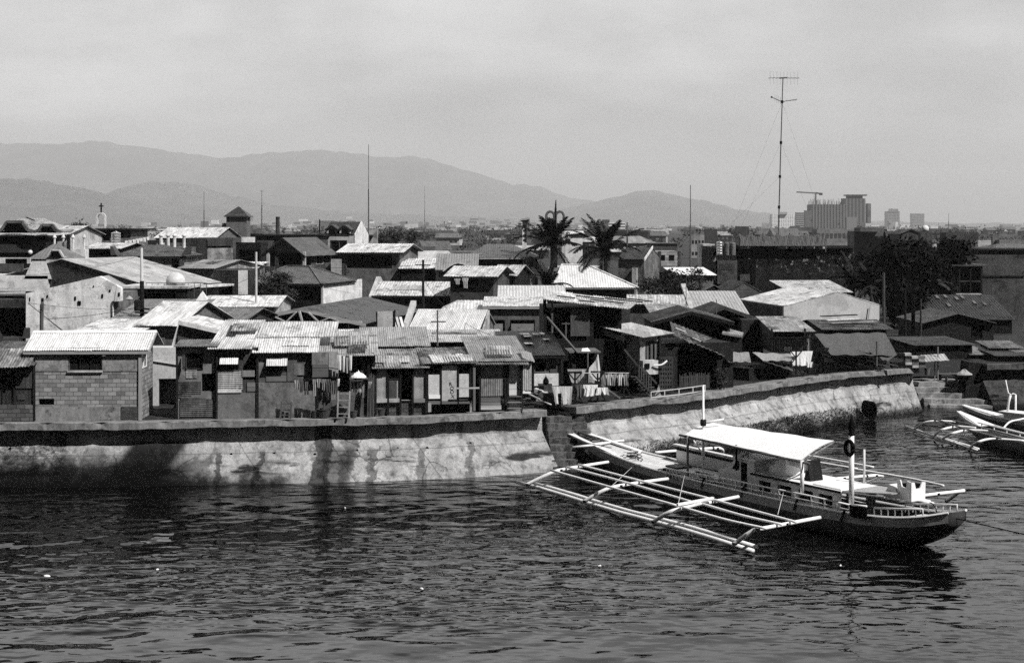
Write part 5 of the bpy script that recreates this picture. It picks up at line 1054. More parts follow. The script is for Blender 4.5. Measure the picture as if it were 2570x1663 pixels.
# ================================================================== boats
class Boat:
    """local frame of a hull: s along the keel (towards the stern), q towards the camera-left side, z up"""
    def __init__(s, name, label, O, d, group=None):
        s.O = Vector(O); s.d = Vector((d[0], d[1], 0)).normalized(); s.n = Vector((s.d.y, -s.d.x, 0))
        s.e = empty(name, s.O, math.atan2(s.d.y, s.d.x), label, 'boat', group)
    def L(s, S, q, z): return Vector((S, -q, z))           # rotated frame: x = d, y = -n
    def at(s, u, v, z):                                    # photo pixel at a known height -> local
        p = Wz(u, v, z)-s.O; return Vector((p.dot(s.d), -p.dot(s.n), z))
    def aq(s, u, v, q):                                    # photo pixel in the plane q -> local
        t = (u-CU)/F; o = s.O+s.n*q; S = (t*o.y-o.x)/(s.d.x-t*s.d.y); Y = o.y+s.d.y*S; return Vector((S, -q, HC-(v-HV)/F*Y))
    def hull(s, secs, mat_lo, mat_hi, rail, band=.32):     # secs: (S, half beam, top z, keel z); lower body, upper strake, rail
        lo, hi = MB(), MB(); rl, rh = [], []; prof = [(1.0, 1.0), (1.0, .72), (.97, .5), (.86, .25), (.6, .08), (0, 0)]
        k = 6; fine = []
        for a, b in zip(secs, secs[1:]):
            for i in range(k): fine.append([a[j]+(b[j]-a[j])*i/k for j in range(4)])
        fine.append(list(secs[-1])); raw = fine; fine = [[sum(raw[max(0, min(len(raw)-1, i+o))][j] for o in (-2,-1,0,1,2))/5 if 0 < i < len(raw)-1 else raw[i][j] for j in range(4)] for i in range(len(raw))]
        for S, hb, zt, zk in fine:
            H_ = zt-zk; ring = [(q*hb, zk+t*H_) for q, t in prof]; zb = max(zt-band, zk+.1)
            rh.append(hi.add([s.L(S, hb+.03, zt), s.L(S, hb+.03, zb)])); hi.add([s.L(S, -hb-.03, zt), s.L(S, -hb-.03, zb)])
            full = [s.L(S, q, z) for q, z in ring]+[s.L(S, -q, z) for q, z in ring[-2::-1]]; rl.append(lo.add(full))
        n = 2*len(prof)-1
        for a, b in zip(rl, rl[1:]):
            for j in range(n-1): lo.f.append((a+j, a+j+1, b+j+1, b+j))
        for r_ in (rl[0], rl[-1]): lo.f.append(tuple(r_+j for j in range(n)))
        for a, b in zip(rh, rh[1:]): hi.f += [(a, a+1, b+1, b), (a+2, a+3, b+3, b+2)]
        h = lo.build('hull', mat_lo, s.e, True); hi.build('upper_strake', mat_hi, h)
        for sg in (1, -1):
            m = MB(); m.tube([s.L(S, sg*(hb+.03), zt+.02) for S, hb, zt, zk in fine], .05, 6); m.build('rubbing_rail', rail, h)
        return h, fine
    def pole(s, name, pts, r, mat, r2=None, n=8, parent=None):
        m = MB(); m.tube(pts, r, n, r2); return m.build(name, mat, parent or s.e, True)
def curve(pts, n=12):                                      # smooth path through points
    out = []; P_ = [pts[0]]+list(pts)+[pts[-1]]
    for i in range(1, len(P_)-2):
        a, b, c, d = P_[i-1:i+3]
        for k in range(n):
            t = k/n; out.append(.5*((2*b)+(c-a)*t+(2*a-5*b+4*c-d)*t*t+(3*b-a-3*c+d)*t**3))
    out.append(pts[-1]); return out
BW = paint(.82, .45, .1, .002); BDK = paint(.05, .5, .3); BMID = paint(.30, .5, .2); BGREY = paint(.62, .6, .15)
def bamboo():
    m, T = _new('white_bamboo'); co, w_, xyz, r = _co(T); n1 = T.noise(co, 2.2, 5, .65, w_); sp_ = T.rng(T.noise(co, 6, 6, .75, w_), .60, .68, 1, .6)
    _out(T, T.m('MULTIPLY', T.m('MULTIPLY', T.rng(n1, .3, .7, .85, 1.06), sp_), .84), .6, T.noise(co, 12, 3, .6), .004, .25); return m
BAM = bamboo()
B = Boat('outrigger_boat', 'large white outrigger boat with a flat white canopy moored below the sea wall', (13.88, 54.36, 0), (.54, -.842))
secs = [(-20.4,.10,1.62,1.42), (-18.6,.42,1.36,.75), (-17.2,.66,1.18,.1), (-15,.95,1.02,-.3), (-12.5,1.2,.93,-.4), (-9,1.38,.90,-.45), (-4,1.4,.90,-.45), (0,1.32,.98,-.35), (1.8,1.15,1.12,-.1), (3.0,.9,1.32,.35), (3.9,.45,1.58,1.1)]
hull, fine = B.hull(secs, BDK, BMID, BW, .34)
def hb_at(S): return float(np.interp(S, [f[0] for f in fine], [f[1] for f in fine])), float(np.interp(S, [f[0] for f in fine], [f[2] for f in fine]))
m = MB()                                                   # decks
def deck(m, S0, S1, dz, k=10, inset=.04):
    pr = None
    for i in range(k+1):
        S = S0+(S1-S0)*i/k; b, z = hb_at(S); a = m.add([B.L(S, b-inset, z+dz), B.L(S, -b+inset, z+dz), B.L(S, b-inset, z+dz-.06), B.L(S, -b+inset, z+dz-.06)])
        if pr is not None: m.f += [(pr, pr+1, a+1, a), (pr+2, a+2, a+3, pr+3), (pr, a, a+2, pr+2), (pr+1, pr+3, a+3, a+1)]
        pr = a
deck(m, -18.4, -12.2, -.02); m.build('foredeck', paint(.60, .6, .3), B.e)
m = MB(); deck(m, -12.2, 1.4, -.42); m.build('side_deck', BDK, B.e); m = MB(); deck(m, 1.4, 3.7, -.12, 6, .1); m.build('stern_deck', BGREY, B.e)
# bow fork and spar
for q0, q1, du in ((.34, .75, 0), (-.34, -.8, .2)):
    m = MB(); m.hexa([B.L(-21.0+du, q0-.10, 1.62), B.L(-21.0+du, q0+.10, 1.62), B.L(-15.6, q1+.14, 1.06), B.L(-15.6, q1-.14, 1.06)], [B.L(-21.0+du, q0-.10, 1.69), B.L(-21.0+du, q0+.10, 1.69), B.L(-15.6, q1+.14, 1.14), B.L(-15.6, q1-.14, 1.14)]); m.build('bow_plank', BW, B.e)
B.pole('bow_spar', [B.L(-21.4, .05, 1.78), B.L(-18, .05, 1.5)], .07, BDK, .05)
m = MB()
for k in range(9): m.beam(B.L(-20.3+k*.27, -.42, 1.60-k*.035), B.L(-20.3+k*.27, .36, 1.60-k*.035), .10, .03)
m.build('bow_grating', BDK, B.e)
B.pole('cross_bar', [B.at(1437,1122,1.25), B.at(1484,1117,1.35), B.at(1540,1108,1.3), B.at(1566,1105,1.4)], .06, BW)
m = MB(); m.beam(B.at(1478,1131,.95)+Vector((-.2,0,0)), B.at(1512,1172,.0), .22, .10); m.build('stem_post', BW, B.e)
for k in range(3):
    m = MB(); c = B.at(1580+k*8, 1146+k*4, 1.0); pts = [c+Vector((.35*math.cos(a*.55)*(1-.02*a), .3*math.sin(a*.55), .02+.012*a)) for a in range(26)]; m.tube(pts, .022, 5); m.build('rope_coil', [BGREY, DPOLE, mid_wall][k], B.e)
# raised far bulwark and hatch
m = MB(); m.hexa([B.L(-13.2,-1.12,.9), B.L(-7.2,-1.3,.9), B.L(-7.2,-1.22,.9), B.L(-13.2,-1.04,.9)], [B.L(-13.2,-1.12,1.62), B.L(-7.2,-1.3,1.50), B.L(-7.2,-1.22,1.50), B.L(-13.2,-1.04,1.62)]); m.build('bulwark', BW, B.e)
m = MB(); m.beam(B.L(-13.4,-1.1,1.70), B.L(-7.0,-1.28,1.58), .26, .07); m.build('bulwark_rail', BGREY, B.e)
m = MB(); m.beam(B.L(-13.2,-1.0,1.55), B.L(-7.2,-1.18,1.42), .05, .1); m.build('bulwark_stripe', BLACKP, B.e)
m = MB(); m.box(-11.8, -8.3, -.55, .6, .82, .98); m.build('hatch', BW, B.e); m = MB(); m.box(-12.1, -11.3, -.5, .4, .98, 1.06); m.build('net_heap', BDK, B.e)
# wheelhouse and cabin (near side is y = -q)
m = MB(); m.prism([B.L(-8.0,.92,.5), B.L(-5.75,.92,.5), B.L(-5.75,.92,2.12), B.L(-6.85,.92,2.16), B.L(-7.25,.92,1.62), B.L(-8.0,.92,1.5)], (0, 1.84, 0)); wh = m.build('wheelhouse', BGREY, B.e)
m = MB(); m.prism([B.L(-6.55,.925,.55), B.L(-6.2,.925,.55), B.L(-6.2,.925,2.0), B.L(-6.55,.925,2.02)], (0, -.012, 0)); m.build('doorway', BLACKP, wh)
m = MB(); m.prism([B.L(-7.1,.925,1.66), B.L(-6.68,.925,1.66), B.L(-6.68,.925,2.02), B.L(-6.82,.925,2.04)], (0, -.012, 0)); m.build('side_window', BLACKP, wh)
m = MB(); m.prism([B.L(-7.24,.7,1.68), B.L(-7.24,-.7,1.68), B.L(-6.9,-.7,2.1), B.L(-6.9,.7,2.1)], (-.03, 0, .02)); m.build('windscreen', PANE, wh)
m = MB(); m.box(-7.0, -5.6, -1.0, 1.0, 2.15, 2.21); m.build('wheelhouse_roof', BW, wh)
m = MB(); m.prism([B.L(-8.0,.35,1.5), B.L(-7.3,.35,1.62), B.L(-6.9,.35,2.3), B.L(-7.15,.35,2.35), B.L(-7.6,.35,1.95)], (0,.25,0)); m.build('fairing', BW, wh)
m = MB(); ops = [(-5.45,-4.75), (-4.35,-3.55), (-3.15,-2.35), (-2.05,-1.3)]; zs = (.95, 1.42)
xs = [-5.75]+[a for o in ops for a in o]+[-.95]
for sgn in (1, -1):
    q = .95*sgn
    for a, b_ in zip(xs, xs[1:]):
        if (a, b_) in ops:
            m.poly(B.L(a,q,.4), B.L(b_,q,.4), B.L(b_,q,zs[0]), B.L(a,q,zs[0])); m.poly(B.L(a,q,zs[1]), B.L(b_,q,zs[1]), B.L(b_,q,1.62), B.L(a,q,1.62))
            for c4 in [((a,zs[0]),(b_,zs[0])), ((a,zs[1]),(b_,zs[1])), ((a,zs[0]),(a,zs[1])), ((b_,zs[0]),(b_,zs[1]))]: m.poly(B.L(c4[0][0],q,c4[0][1]), B.L(c4[1][0],q,c4[1][1]), B.L(c4[1][0],q-.08*sgn,c4[1][1]), B.L(c4[0][0],q-.08*sgn,c4[0][1]))
        else: m.poly(B.L(a,q,.4), B.L(b_,q,.4), B.L(b_ if b_ != -.95 else -.8,q,1.62), B.L(a,q,1.62))
m.poly(B.L(-5.75,.95,.4), B.L(-5.75,-.95,.4), B.L(-5.75,-.95,1.62), B.L(-5.75,.95,1.62)); cab = m.build('cabin', BGREY, B.e)
m = MB(); m.hexa([B.L(-5.8,1.1,1.62), B.L(-5.8,-1.1,1.62), B.L(-.75,-1.05,1.62), B.L(-.75,1.05,1.62)], [B.L(-5.8,1.1,1.69), B.L(-5.8,-1.1,1.69), B.L(-.75,-1.05,1.69), B.L(-.75,1.05,1.69)]); m.build('cabin_roof', BW, cab)
for a, b_ in ops: m = MB(); m.prism([B.L(a+.02,.80,zs[0]), B.L(b_-.02,.80,zs[0]), B.L(b_-.02,.80,zs[1]), B.L(a+.02,.80,zs[1])], (0,.02,0)); m.build('window', BLACKP, cab)
m = MB(); m.beam(B.L(-5.8,1.105,1.655), B.L(-.75,1.055,1.655), .03, .09); m.build('roof_edge', DPOLE, cab)
# bench-like fairing on the cabin roof
m = MB(); m.prism([B.L(-5.3,.55,1.7), B.L(-4.3,.55,1.7), B.L(-4.3,.55,2.45), B.L(-4.75,.55,2.42), B.L(-4.95,.55,2.08), B.L(-5.25,.55,2.02)], (0,.9,0)); m.build('roof_locker', BW, B.e)
m = MB(); m.prism([B.L(-4.2,.5,2.2), B.L(-3.1,.5,2.1), B.L(-3.1,.5,2.4), B.L(-4.2,.5,2.5)], (0,.06,0)); m.build('bench_back', BW, B.e); m = MB(); m.prism([B.L(-3.3,.5,1.7), B.L(-2.95,.5,1.7), B.L(-3.12,.5,2.5)], (0,.7,0)); m.build('side_brace', DPOLE, B.e)
m = MB(); m.box(-2.4,-.9,-.9,-.1,1.69,1.74); m.build('roof_hatch', BW, cab)
m = MB(); m.box(-.9,1.35,-.9,.95,.42,.6); m.build('engine_bed', BLACKP, B.e); m = MB(); m.beam(B.L(-.8,1.0,1.66), B.L(1.35,.95,1.8), .05); m.beam(B.L(-.8,-1.0,1.66), B.L(1.35,-.95,1.8), .05); m.prism([B.L(-.75,1.0,1.68), B.L(1.0,.2,1.76), B.L(1.0,-.95,1.76), B.L(-.75,-1.0,1.68)], (0,0,.04)); m.build('aft_awning', BMID, B.e)
# canopy
ca = [B.at(1718,1090,2.76), B.at(2011,1154,2.64), B.at(2094,1105,3.06), B.at(1790,1060,3.0)]
m = MB(); N_ = 10; rows = []
for j in range(6):
    t = j/5; rows.append(m.add([(ca[0].lerp(ca[1], i/N_)).lerp(ca[3].lerp(ca[2], i/N_), t)+Vector((0,0,.10*math.sin(math.pi*t)-.035*math.sin(math.pi*i/N_*3)**2)) for i in range(N_+1)]))
for a, b_ in zip(rows, rows[1:]):
    for i in range(N_): m.f.append((a+i, a+i+1, b_+i+1, b_+i))
n0 = len(m.v); m.v += [(x, y, z-.03) for x, y, z in m.v]; m.f += [tuple(n0+k for k in reversed(q)) for q in m.f]
m.build('canopy', paint(.74, .6, .05), B.e, True)
for a, b_, ex in ((ca[0], ca[1], .45), (ca[3], ca[2], .5)): d_ = (b_-a).normalized(); B.pole('canopy_pole', [a-d_*.35-Vector((0,0,.07)), b_+d_*ex-Vector((0,0,.07))], .05, wood(.2))
B.pole('canopy_pole', [ca[1]-Vector((0,0,.06)), ca[2]-Vector((0,0,.06))], .04, wood(.3))
def post(u, v1, v0, q, r, mt, name='post'):
    a, b_ = B.aq(u, v1, q), B.aq(u, v0, q); b_.x = a.x; B.pole(name, [a, b_], r, mt)
post(1726, 1093, 1200, 1.22, .055, wood(.3)); post(2013, 1155, 1240, 1.22, .075, BW); post(2022, 1146, 1196, -1.0, .06, BW); post(1879, 1096, 1124, -1.0, .04, BW)
post(1848, 1116, 1180, 1.1, .045, DPOLE, 'brace')
mp = [B.aq(1765, 966, .2), B.aq(1765, 1180, .2)]; mp[1].x = mp[0].x; mast = B.pole('fore_mast', [mp[1], mp[0]], .062, BW, .045)
p = mp[0].lerp(mp[1], .44); B.pole('mast_arm', [p, p+Vector((.2,1.0,.1))], .05, BGREY, parent=mast); m = MB(); m.lathe([(.12,-.14), (.14,0), (.12,.14)], 8, p); m.build('mast_collar', DPOLE, mast)
mp = [B.aq(2137, 1092, 1.15), B.aq(2137, 1285, 1.15)]; mp[1].x = mp[0].x; mast2 = B.pole('aft_mast', [mp[1], mp[0]], .10, BW)
t_ = mp[0]; m = MB(); m.lathe([(.09,0), (.15,.05), (.09,.1), (.14,.28), (.10,.45), (.02,.78)], 10, t_); m.build('mast_finial', BLACKP, mast2, True)
c = mp[0].lerp(mp[1], .16)+Vector((0,-.12,0)); m = MB(); m.tube([c+Vector((.2*math.cos(R(a)), 0, .26*math.sin(R(a)))) for a in range(0, 361, 20)], .075, 8); m.build('tyre_ring', BLACKP, mast2, True)
mp = [B.aq(2169, 1127, -1.0), B.aq(2169, 1225, -1.0)]; mp[1].x = mp[0].x; B.pole('thin_post', mp, .045, BGREY)
# name board
nb = [B.aq(1744,1199,1.15), B.aq(1789,1211,1.15), B.aq(1789,1189,1.15), B.aq(1744,1177,1.15)]; m = MB(); m.prism(nb, (0,.04,0)); nbd = m.build('name_board', BW, B.e)
ux = (nb[1]-nb[0]).normalized(); uz = (nb[3]-nb[0]).normalized(); nr_ = Vector((0,-1,0)); w_ = (nb[1]-nb[0]).length; hh_ = (nb[3]-nb[0]).length
letters('MB. LEODY', hh_*.52, nb[0]+ux*w_*.07+uz*hh_*.50+nr_*.015, ux, uz, nr_, BLACKP, nbd); letters('BOTELEZA', hh_*.34, nb[0]+ux*w_*.26+uz*hh_*.14+nr_*.015, ux, uz, nr_, BLACKP, nbd)
m = MB(); m.beam(B.L(-9.9,1.15,.95), B.L(-9.3,1.15,.6), .1); m.build('board_bracket', DPOLE, B.e)
# near side rail with stanchions
top = [B.aq(u, v, 1.36) for u, v in ((1673,1174), (1700,1180), (1835,1203), (1900,1217), (2030,1243), (2136,1267))]
mid = [p-Vector((0,0,.20)) for p in top]
B.pole('rail_top', top, .035, BW); B.pole('rail_middle', mid, .025, BW)
for k in range(17):
    t = k/16*(len(top)-1); i = min(len(top)-2, int(t)); p = top[i].lerp(top[i+1], t-i); B.pole('stanchion', [p, p-Vector((0,0,.42))], .03, BW, n=6)
for u, v in ((1762,1215), (1862,1237), (1995,1270), (2112,1300)):
    p = B.aq(u, v, 1.42); m = MB(); m.beam(p-Vector((.06,0,.16)), p+Vector((.14,0,.30)), .07); m.build('fender', DPOLE, B.e)
# stern rails, box, hanging mat
def rail(pts, h_, n, mt, tag_):
    B.pole(tag_, pts, .035, mt)
    for k in range(n):
        t = k/(n-1)*(len(pts)-1); i = min(len(pts)-2, int(t)); p = pts[i].lerp(pts[i+1], t-i); B.pole('stanchion', [p, p-Vector((0,0,h_))], .025, mt, n=6)
rail([B.aq(2194,1274,1.1), B.aq(2255,1276,1.0), B.aq(2316,1277,.85)], .28, 8, BGREY, 'stern_rail'); rail([B.aq(2272,1264,-.3), B.aq(2340,1264,-.5), B.aq(2402,1266,-.3)], .30, 8, BGREY, 'stern_rail')
rail([B.aq(2178,1216,-1.15), B.aq(2215,1222,-1.15), B.aq(2250,1229,-1.15)], .42, 4, BW, 'far_rail')
c = B.aq(2285, 1258, -.25); S0 = c.x
m = MB(); k_ = .33
m.prism([(S0-.62,.25,c.z), (S0-.05,.25,c.z), (S0-.02,.25,c.z+.72), (S0-.16,.25,c.z+.74), (S0-.22,.25,c.z+.46), (S0-.42,.25,c.z+.50), (S0-.5,.25,c.z+.74), (S0-.66,.25,c.z+.72)], (0,.05,0))
m.prism([(S0,.25,c.z), (S0,1.0,c.z), (S0,1.02,c.z+.66), (S0,.86,c.z+.70), (S0,.72,c.z+.46), (S0,.5,c.z+.44), (S0,.42,c.z+.70), (S0,.25,c.z+.72)], (.05,0,0)); m.build('stern_box', BW, B.e)
m = MB(); m.box(S0-.5, S0-.1, .35, .9, c.z+.45, c.z+.6); m.build('box_load', BLACKP, B.e); m = MB(); m.prism([(S0-1.3,.2,c.z), (S0-.6,.2,c.z), (S0-.7,.2,c.z+.42), (S0-1.0,.2,c.z+.5)], (0,.5,0)); m.build('stern_tarp', BGREY, B.e)
m = MB(); a, b_ = B.aq(2133,1266,1.47), B.aq(2176,1304,1.47); m.box(a.x, b_.x, -1.50, -1.46, b_.z, a.z+.02); m.build('hanging_mat', BLACKP, B.e)
B.pole('mat_pole', [B.aq(2138,1266,1.5), B.aq(2175,1270,1.5)], .04, BW)
m = MB(); p = B.aq(2344,1264,-.3); m.tube([p+Vector((.32*math.cos(R(a)), -.2, -.35+.42*math.sin(R(a)))) for a in range(-100, 110, 15)], .02, 5); m.build('rudder_loop', DPOLE, B.e)
# outriggers
def rig(sgn):
    fl = []
    for (a, b_, r) in (((1297,1209), (1890,1380), .085), ((1330,1210), (1899,1370), .08)):
        pa, pb = B.at(*a, .16), B.at(*b_, .16)
        if sgn < 0: pa, pb = B.L(pa.x-2.4, 5.9+(.0 if r > .08 else -.22), .16), B.L(pb.x-2.4, 6.1+(0 if r > .08 else -.22), .16); pa.y, pb.y = 6.0, 6.3; pa.y += (.085-r)*50; pb.y += (.085-r)*50
        B.pole('float', [pa.lerp(pb, k/8)+Vector((0,0,.03*math.sin(k*1.3))) for k in range(9)], r, BAM); fl.append((pa, pb))
    arms = (((1319,1217), (1384,1186), (1426,1175), (1526,1159)), ((1464,1259), (1522,1227), (1582,1214), (1676,1201)), ((1637,1310), (1686,1282), (1749,1267), (1853,1246)), ((1840,1366), (1890,1331), (1922,1324), (2058,1298)))
    for k, ar in enumerate(arms):
        pts = [B.at(*ar[0], .28), B.at(*ar[1], .86), B.at(*ar[2], .98), B.at(*ar[3], .92)]
        if sgn < 0: pts = [Vector((p.x-.3*(i == 0)-1.0, -p.y+.2, p.z)) for i, p in enumerate(pts)]
        B.pole('outrigger_arm', curve(pts, 8), .080, BAM, .072)
        for t in (.05, .55, .8):
            q = curve(pts, 8)[int(t*24)]; m = MB(); m.lathe([(.10,-.04), (.10,.04)], 8, q); m.build('lashing', DPOLE, B.e)
    if sgn > 0: lp = (((1382,1179), (1540,1224), (1699,1268)), ((1708,1271), (1820,1303), (1921,1325)), ((1422,1171), (1567,1209), (1744,1261)), ((1744,1258), (1860,1292), (1961,1315)), ((1451,1165), (1619,1209), (1783,1251)), ((1786,1252), (1900,1283), (1997,1309)))
    else: lp = (((1382,1179), (1540,1224), (1699,1268)), ((1422,1171), (1567,1209), (1744,1261)), ((1744,1258), (1860,1292), (1961,1315)))
    for i, q in enumerate(lp):
        pts = [B.at(*a, 1.08) for a in q]
        if sgn < 0: pts = [Vector((p.x-1.6, -p.y+.3, 1.2)) for p in pts]
        B.pole('walkway_pole', curve(pts, 6), .055, BAM, .048)
rig(1); rig(-1)
m = MB(); m.beam(B.at(1700,1266,1.2), B.at(1790,1249,1.2), .09); m.beam(B.at(1708,1275,1.05), B.at(1760,1262,1.15), .08); m.build('arm_splint', BAM, B.e)
for a, b_ in (((1586,1172,1.0), (1533,1221,1.1)), ((1718,1192,1.2), (1702,1265,1.1)), ((1966,1235,1.4), (1952,1290,1.15))): B.pole('stay_line', [B.at(*a), B.at(*b_)], .012, BGREY, n=4)
B.pole('stay_line', [B.aq(1765,980,.2), B.L(-20.6,.05,1.7)], .010, DPOLE, n=4); B.pole('mooring_rope', [B.L(3.6,.2,1.4), B.L(7,-1.5,.9), B.L(12,-5,.45), B.L(18,-9,.05)], .022, DPOLE, n=5); B.pole('mooring_rope', [B.L(-17,-.3,1.1), Wz(1440,1105,1.3)-B.O and B.at(1470,1110,1.6)], .02, DPOLE, n=5)
B.pole('oar', [B.aq(1741,1105,-.9), B.aq(1765,1140,-.9)], .035, BW, .03)

# two smaller outriggers at the right edge
def small(label, O, d, secs, q_rail, name='outrigger_boat'):
    b = Boat(name, label, O, d); b.h, b.fine = b.hull(secs, BDK, BMID, BW, .2); return b
hb0 = Wz(2396, 1036, 1.25); hb1 = Wz(2570, 1097, .85)
d2 = (hb1-hb0); d2.z = 0; d2.normalize(); O2 = hb0+Vector((.25, .1, 0)); O2.z = 0
b2 = small('small white outrigger boat with curved arms at the right edge, nearer of two', O2, (d2.x, d2.y), [(0,.05,1.3,1.1), (1.6,.34,1.0,.3), (3.2,.5,.85,-.15), (6,.62,.8,-.25), (10,.62,.8,-.25), (12,.3,1.1,.5)], None)
def pl(b, name, pts, r, mat=BAM, n=8, r2=None): return b.pole(name, pts, r, mat, r2, n)
pl(b2, 'float', [b2.at(2272,1069,.12), b2.at(2345,1094,.12), b2.at(2454,1130,.12)], .065); pl(b2, 'float', [b2.at(2341,1090,.12), b2.at(2456,1126,.12)], .06)
for ar in (((2294,1077), (2322,1060), (2353,1056), (2398,1058)), ((2345,1093), (2364,1078), (2403,1070), (2450,1074)), ((2365,1101), (2388,1088), (2429,1079), (2490,1082)), ((2435,1122), (2454,1109), (2491,1101), (2570,1106))):
    pl(b2, 'outrigger_arm', curve([b2.at(*ar[0], .2), b2.at(*ar[1], .72), b2.at(*ar[2], .85), b2.at(*ar[3], .85)], 7), .065)
pl(b2, 'walkway_pole', [b2.at(2347,1051,.95), b2.at(2430,1078,.95), b2.at(2512,1099,.95)], .05, wood(.35)); pl(b2, 'walkway_pole', [b2.at(2392,1054,.95), b2.at(2480,1076,.95), b2.at(2570,1100,.95)], .05, wood(.35))
m = MB(); [m.beam(b2.L(S, .6, .8), b2.L(S, .6, 1.12), .05) for S in (3.4, 4.6, 5.8, 7.0, 8.2)]; m.beam(b2.L(3.0,.6,1.12), b2.L(9,.6,1.12), .06); m.build('side_rail', BW, b2.e)
m = MB(); m.box(2.9, 9.5, -.45, .4, .62, .70); m.build('deck', BMID, b2.e); m = MB(); m.prism([b2.L(.05,.1,1.3), b2.L(.05,-.1,1.3), b2.L(2.9,-.48,.90), b2.L(2.9,.48,.90)], (0,0,.05)); m.build('foredeck', BW, b2.e)
hb0 = Wz(2417, 1021, 1.3); hb1 = Wz(2572, 1058, .85); d3 = hb1-hb0; d3.z = 0; d3.normalize(); O3 = hb0+Vector((.1,.3,0)); O3.z = 0
b3 = small('small outrigger boat with a long white upswept bow at the right edge, farther of two', O3, (d3.x, d3.y), [(0,.05,1.35,1.15), (1.5,.3,1.02,.35), (3,.45,.88,-.1), (6,.6,.85,-.2), (10,.6,.85,-.2)], None)
m = MB(); m.prism([b3.L(.02,.1,1.34), b3.L(.02,-.1,1.34), b3.L(2.8,-.45,.93), b3.L(2.8,.45,.93)], (0,0,.05)); m.build('foredeck', BW, b3.e)
pl(b3, 'mast', [b3.aq(2526,1066,.3), b3.aq(2531,1010,.3), b3.aq(2536,992,.3)], .07, BW); pl(b3, 'mast_tip', [b3.aq(2536,990,.3), b3.aq(2530,985,.3), b3.aq(2524,953,.3)], .05, BAM, 8, .03)
pl(b3, 'post', [b3.aq(2549,1050,-.3), b3.aq(2549,990,-.3)], .055, BW); pl(b3, 'post_brace', [b3.aq(2536,992,.1), b3.aq(2542,987,0), b3.aq(2549,989,-.3)], .03, BAM)
m = MB(); p = b3.aq(2545, 1062, .2); m.box(p.x-.5, p.x+1.6, -.45, .4, .8, 1.25); m.build('cabin', BGREY, b3.e); m = MB(); p = b3.aq(2543, 1050, 0); m.box(p.x-.6, p.x+1.8, -.55, .5, 1.26, 1.33); m.build('cabin_roof', BW, b3.e)
pl(b3, 'outrigger_arm', curve([b3.L(4.2, 3.2, .3), b3.L(4.2, 2.2, .95), b3.L(4.2, 1, 1.05), b3.L(4.2, -1.6, 1.05), b3.L(4.2,-3,.4)], 6), .055)
pl(b3, 'outrigger_arm', curve([b3.L(7.4, 3.2, .3), b3.L(7.4, 2.2, .95), b3.L(7.4, 1, 1.05), b3.L(7.4, -1.6, 1.05), b3.L(7.4,-3,.4)], 6), .055); pl(b3, 'float', [b3.L(1.8,3.25,.15), b3.L(9,3.25,.15)], .06); pl(b3, 'float', [b3.L(1.8,-3.05,.15), b3.L(9,-3.05,.15)], .06)
# ================================================================== trees
tree('tree', 'dark feathery tree behind the white terrace posts at the upper left', 190, 556, 618, 136, 62, 11, .045, 1500, .14)
tree('tree', 'dark bushy tree in front of the white-walled hip-roof house', 690, 668, 762, 108, 92, 12, .035, 2600, .11)
tree('shrub', 'small low shrub at the foot of the dark bushy tree', 730, 724, 752, 107, 26, 13, .04, 500, .10)
tree('tree', 'left dark rounded tree on the skyline right of the dormer house', 985, 570, 618, 215, 60, 14, .045, 1300, .22)
tree('tree', 'smaller dark rounded tree on the skyline right of its larger neighbour', 1030, 578, 612, 225, 36, 15, .045, 800, .22)
tree('tree', 'low dark tree overhanging the left side of the skyline pair', 962, 588, 618, 208, 34, 16, .04, 800, .2)
tree('tree', 'wide dark thicket of leaves in front of the unfinished block house', 1690, 672, 765, 127, 168, 17, .028, 4200, .15, lobes=9)
tree('tree', 'huge black tree crown right of the mossy building', 2290, 592, 770, 137, 210, 18, .009, 15000, .28, lobes=10)
tree('tree', 'black tree filling the gap between the mossy building and the huge crown', 2185, 632, 745, 140, 110, 19, .009, 7000, .24)
tree('tree', 'dark tree at the right shoulder of the huge crown', 2385, 600, 690, 142, 80, 20, .009, 5000, .24)
tree('tree', 'black leafy mass below the huge crown by the street poles', 2265, 700, 830, 128, 120, 21, .008, 7000, .22)
tree('tree', 'dark tree rising behind the black balconied house', 2345, 640, 760, 136, 90, 22, .009, 5000, .22)
tree('sapling', 'small leafy sapling beside the bamboo fence on the sea wall', 1808, 920, 978, 79.5, 46, 23, .045, 700, .07, lobes=5)
tree('shrub', 'small dark plant hanging by the scalloped dark wall', 522, 690, 712, 112, 26, 24, .03, 300, .09)
palm('palm_tree', 'tall coconut palm with upright fronds at the centre of the skyline', 1384, 614, 148, 4.3, 31, 26, .008)
palm('palm_tree', 'second coconut palm with wide drooping fronds right of the tallest palm', 1518, 628, 142, 4.5, 32, 24, .009)
palm('palm_tree', 'low palm drooping behind the pale right wing house', 1372, 720, 133, 3.2, 33, 14, .03)
palm('palm_tree', 'black palm at the right end of the mossy building', 2140, 700, 133, 3.0, 34, 14, .02)
palm('palm_tree', 'black palm between the mossy building and the leaning street poles', 2185, 715, 131, 2.6, 35, 13, .02)
palm('palm_tree', 'palm with bent pale fronds beside the black balconied house', 2345, 712, 134, 2.4, 36, 12, .05)
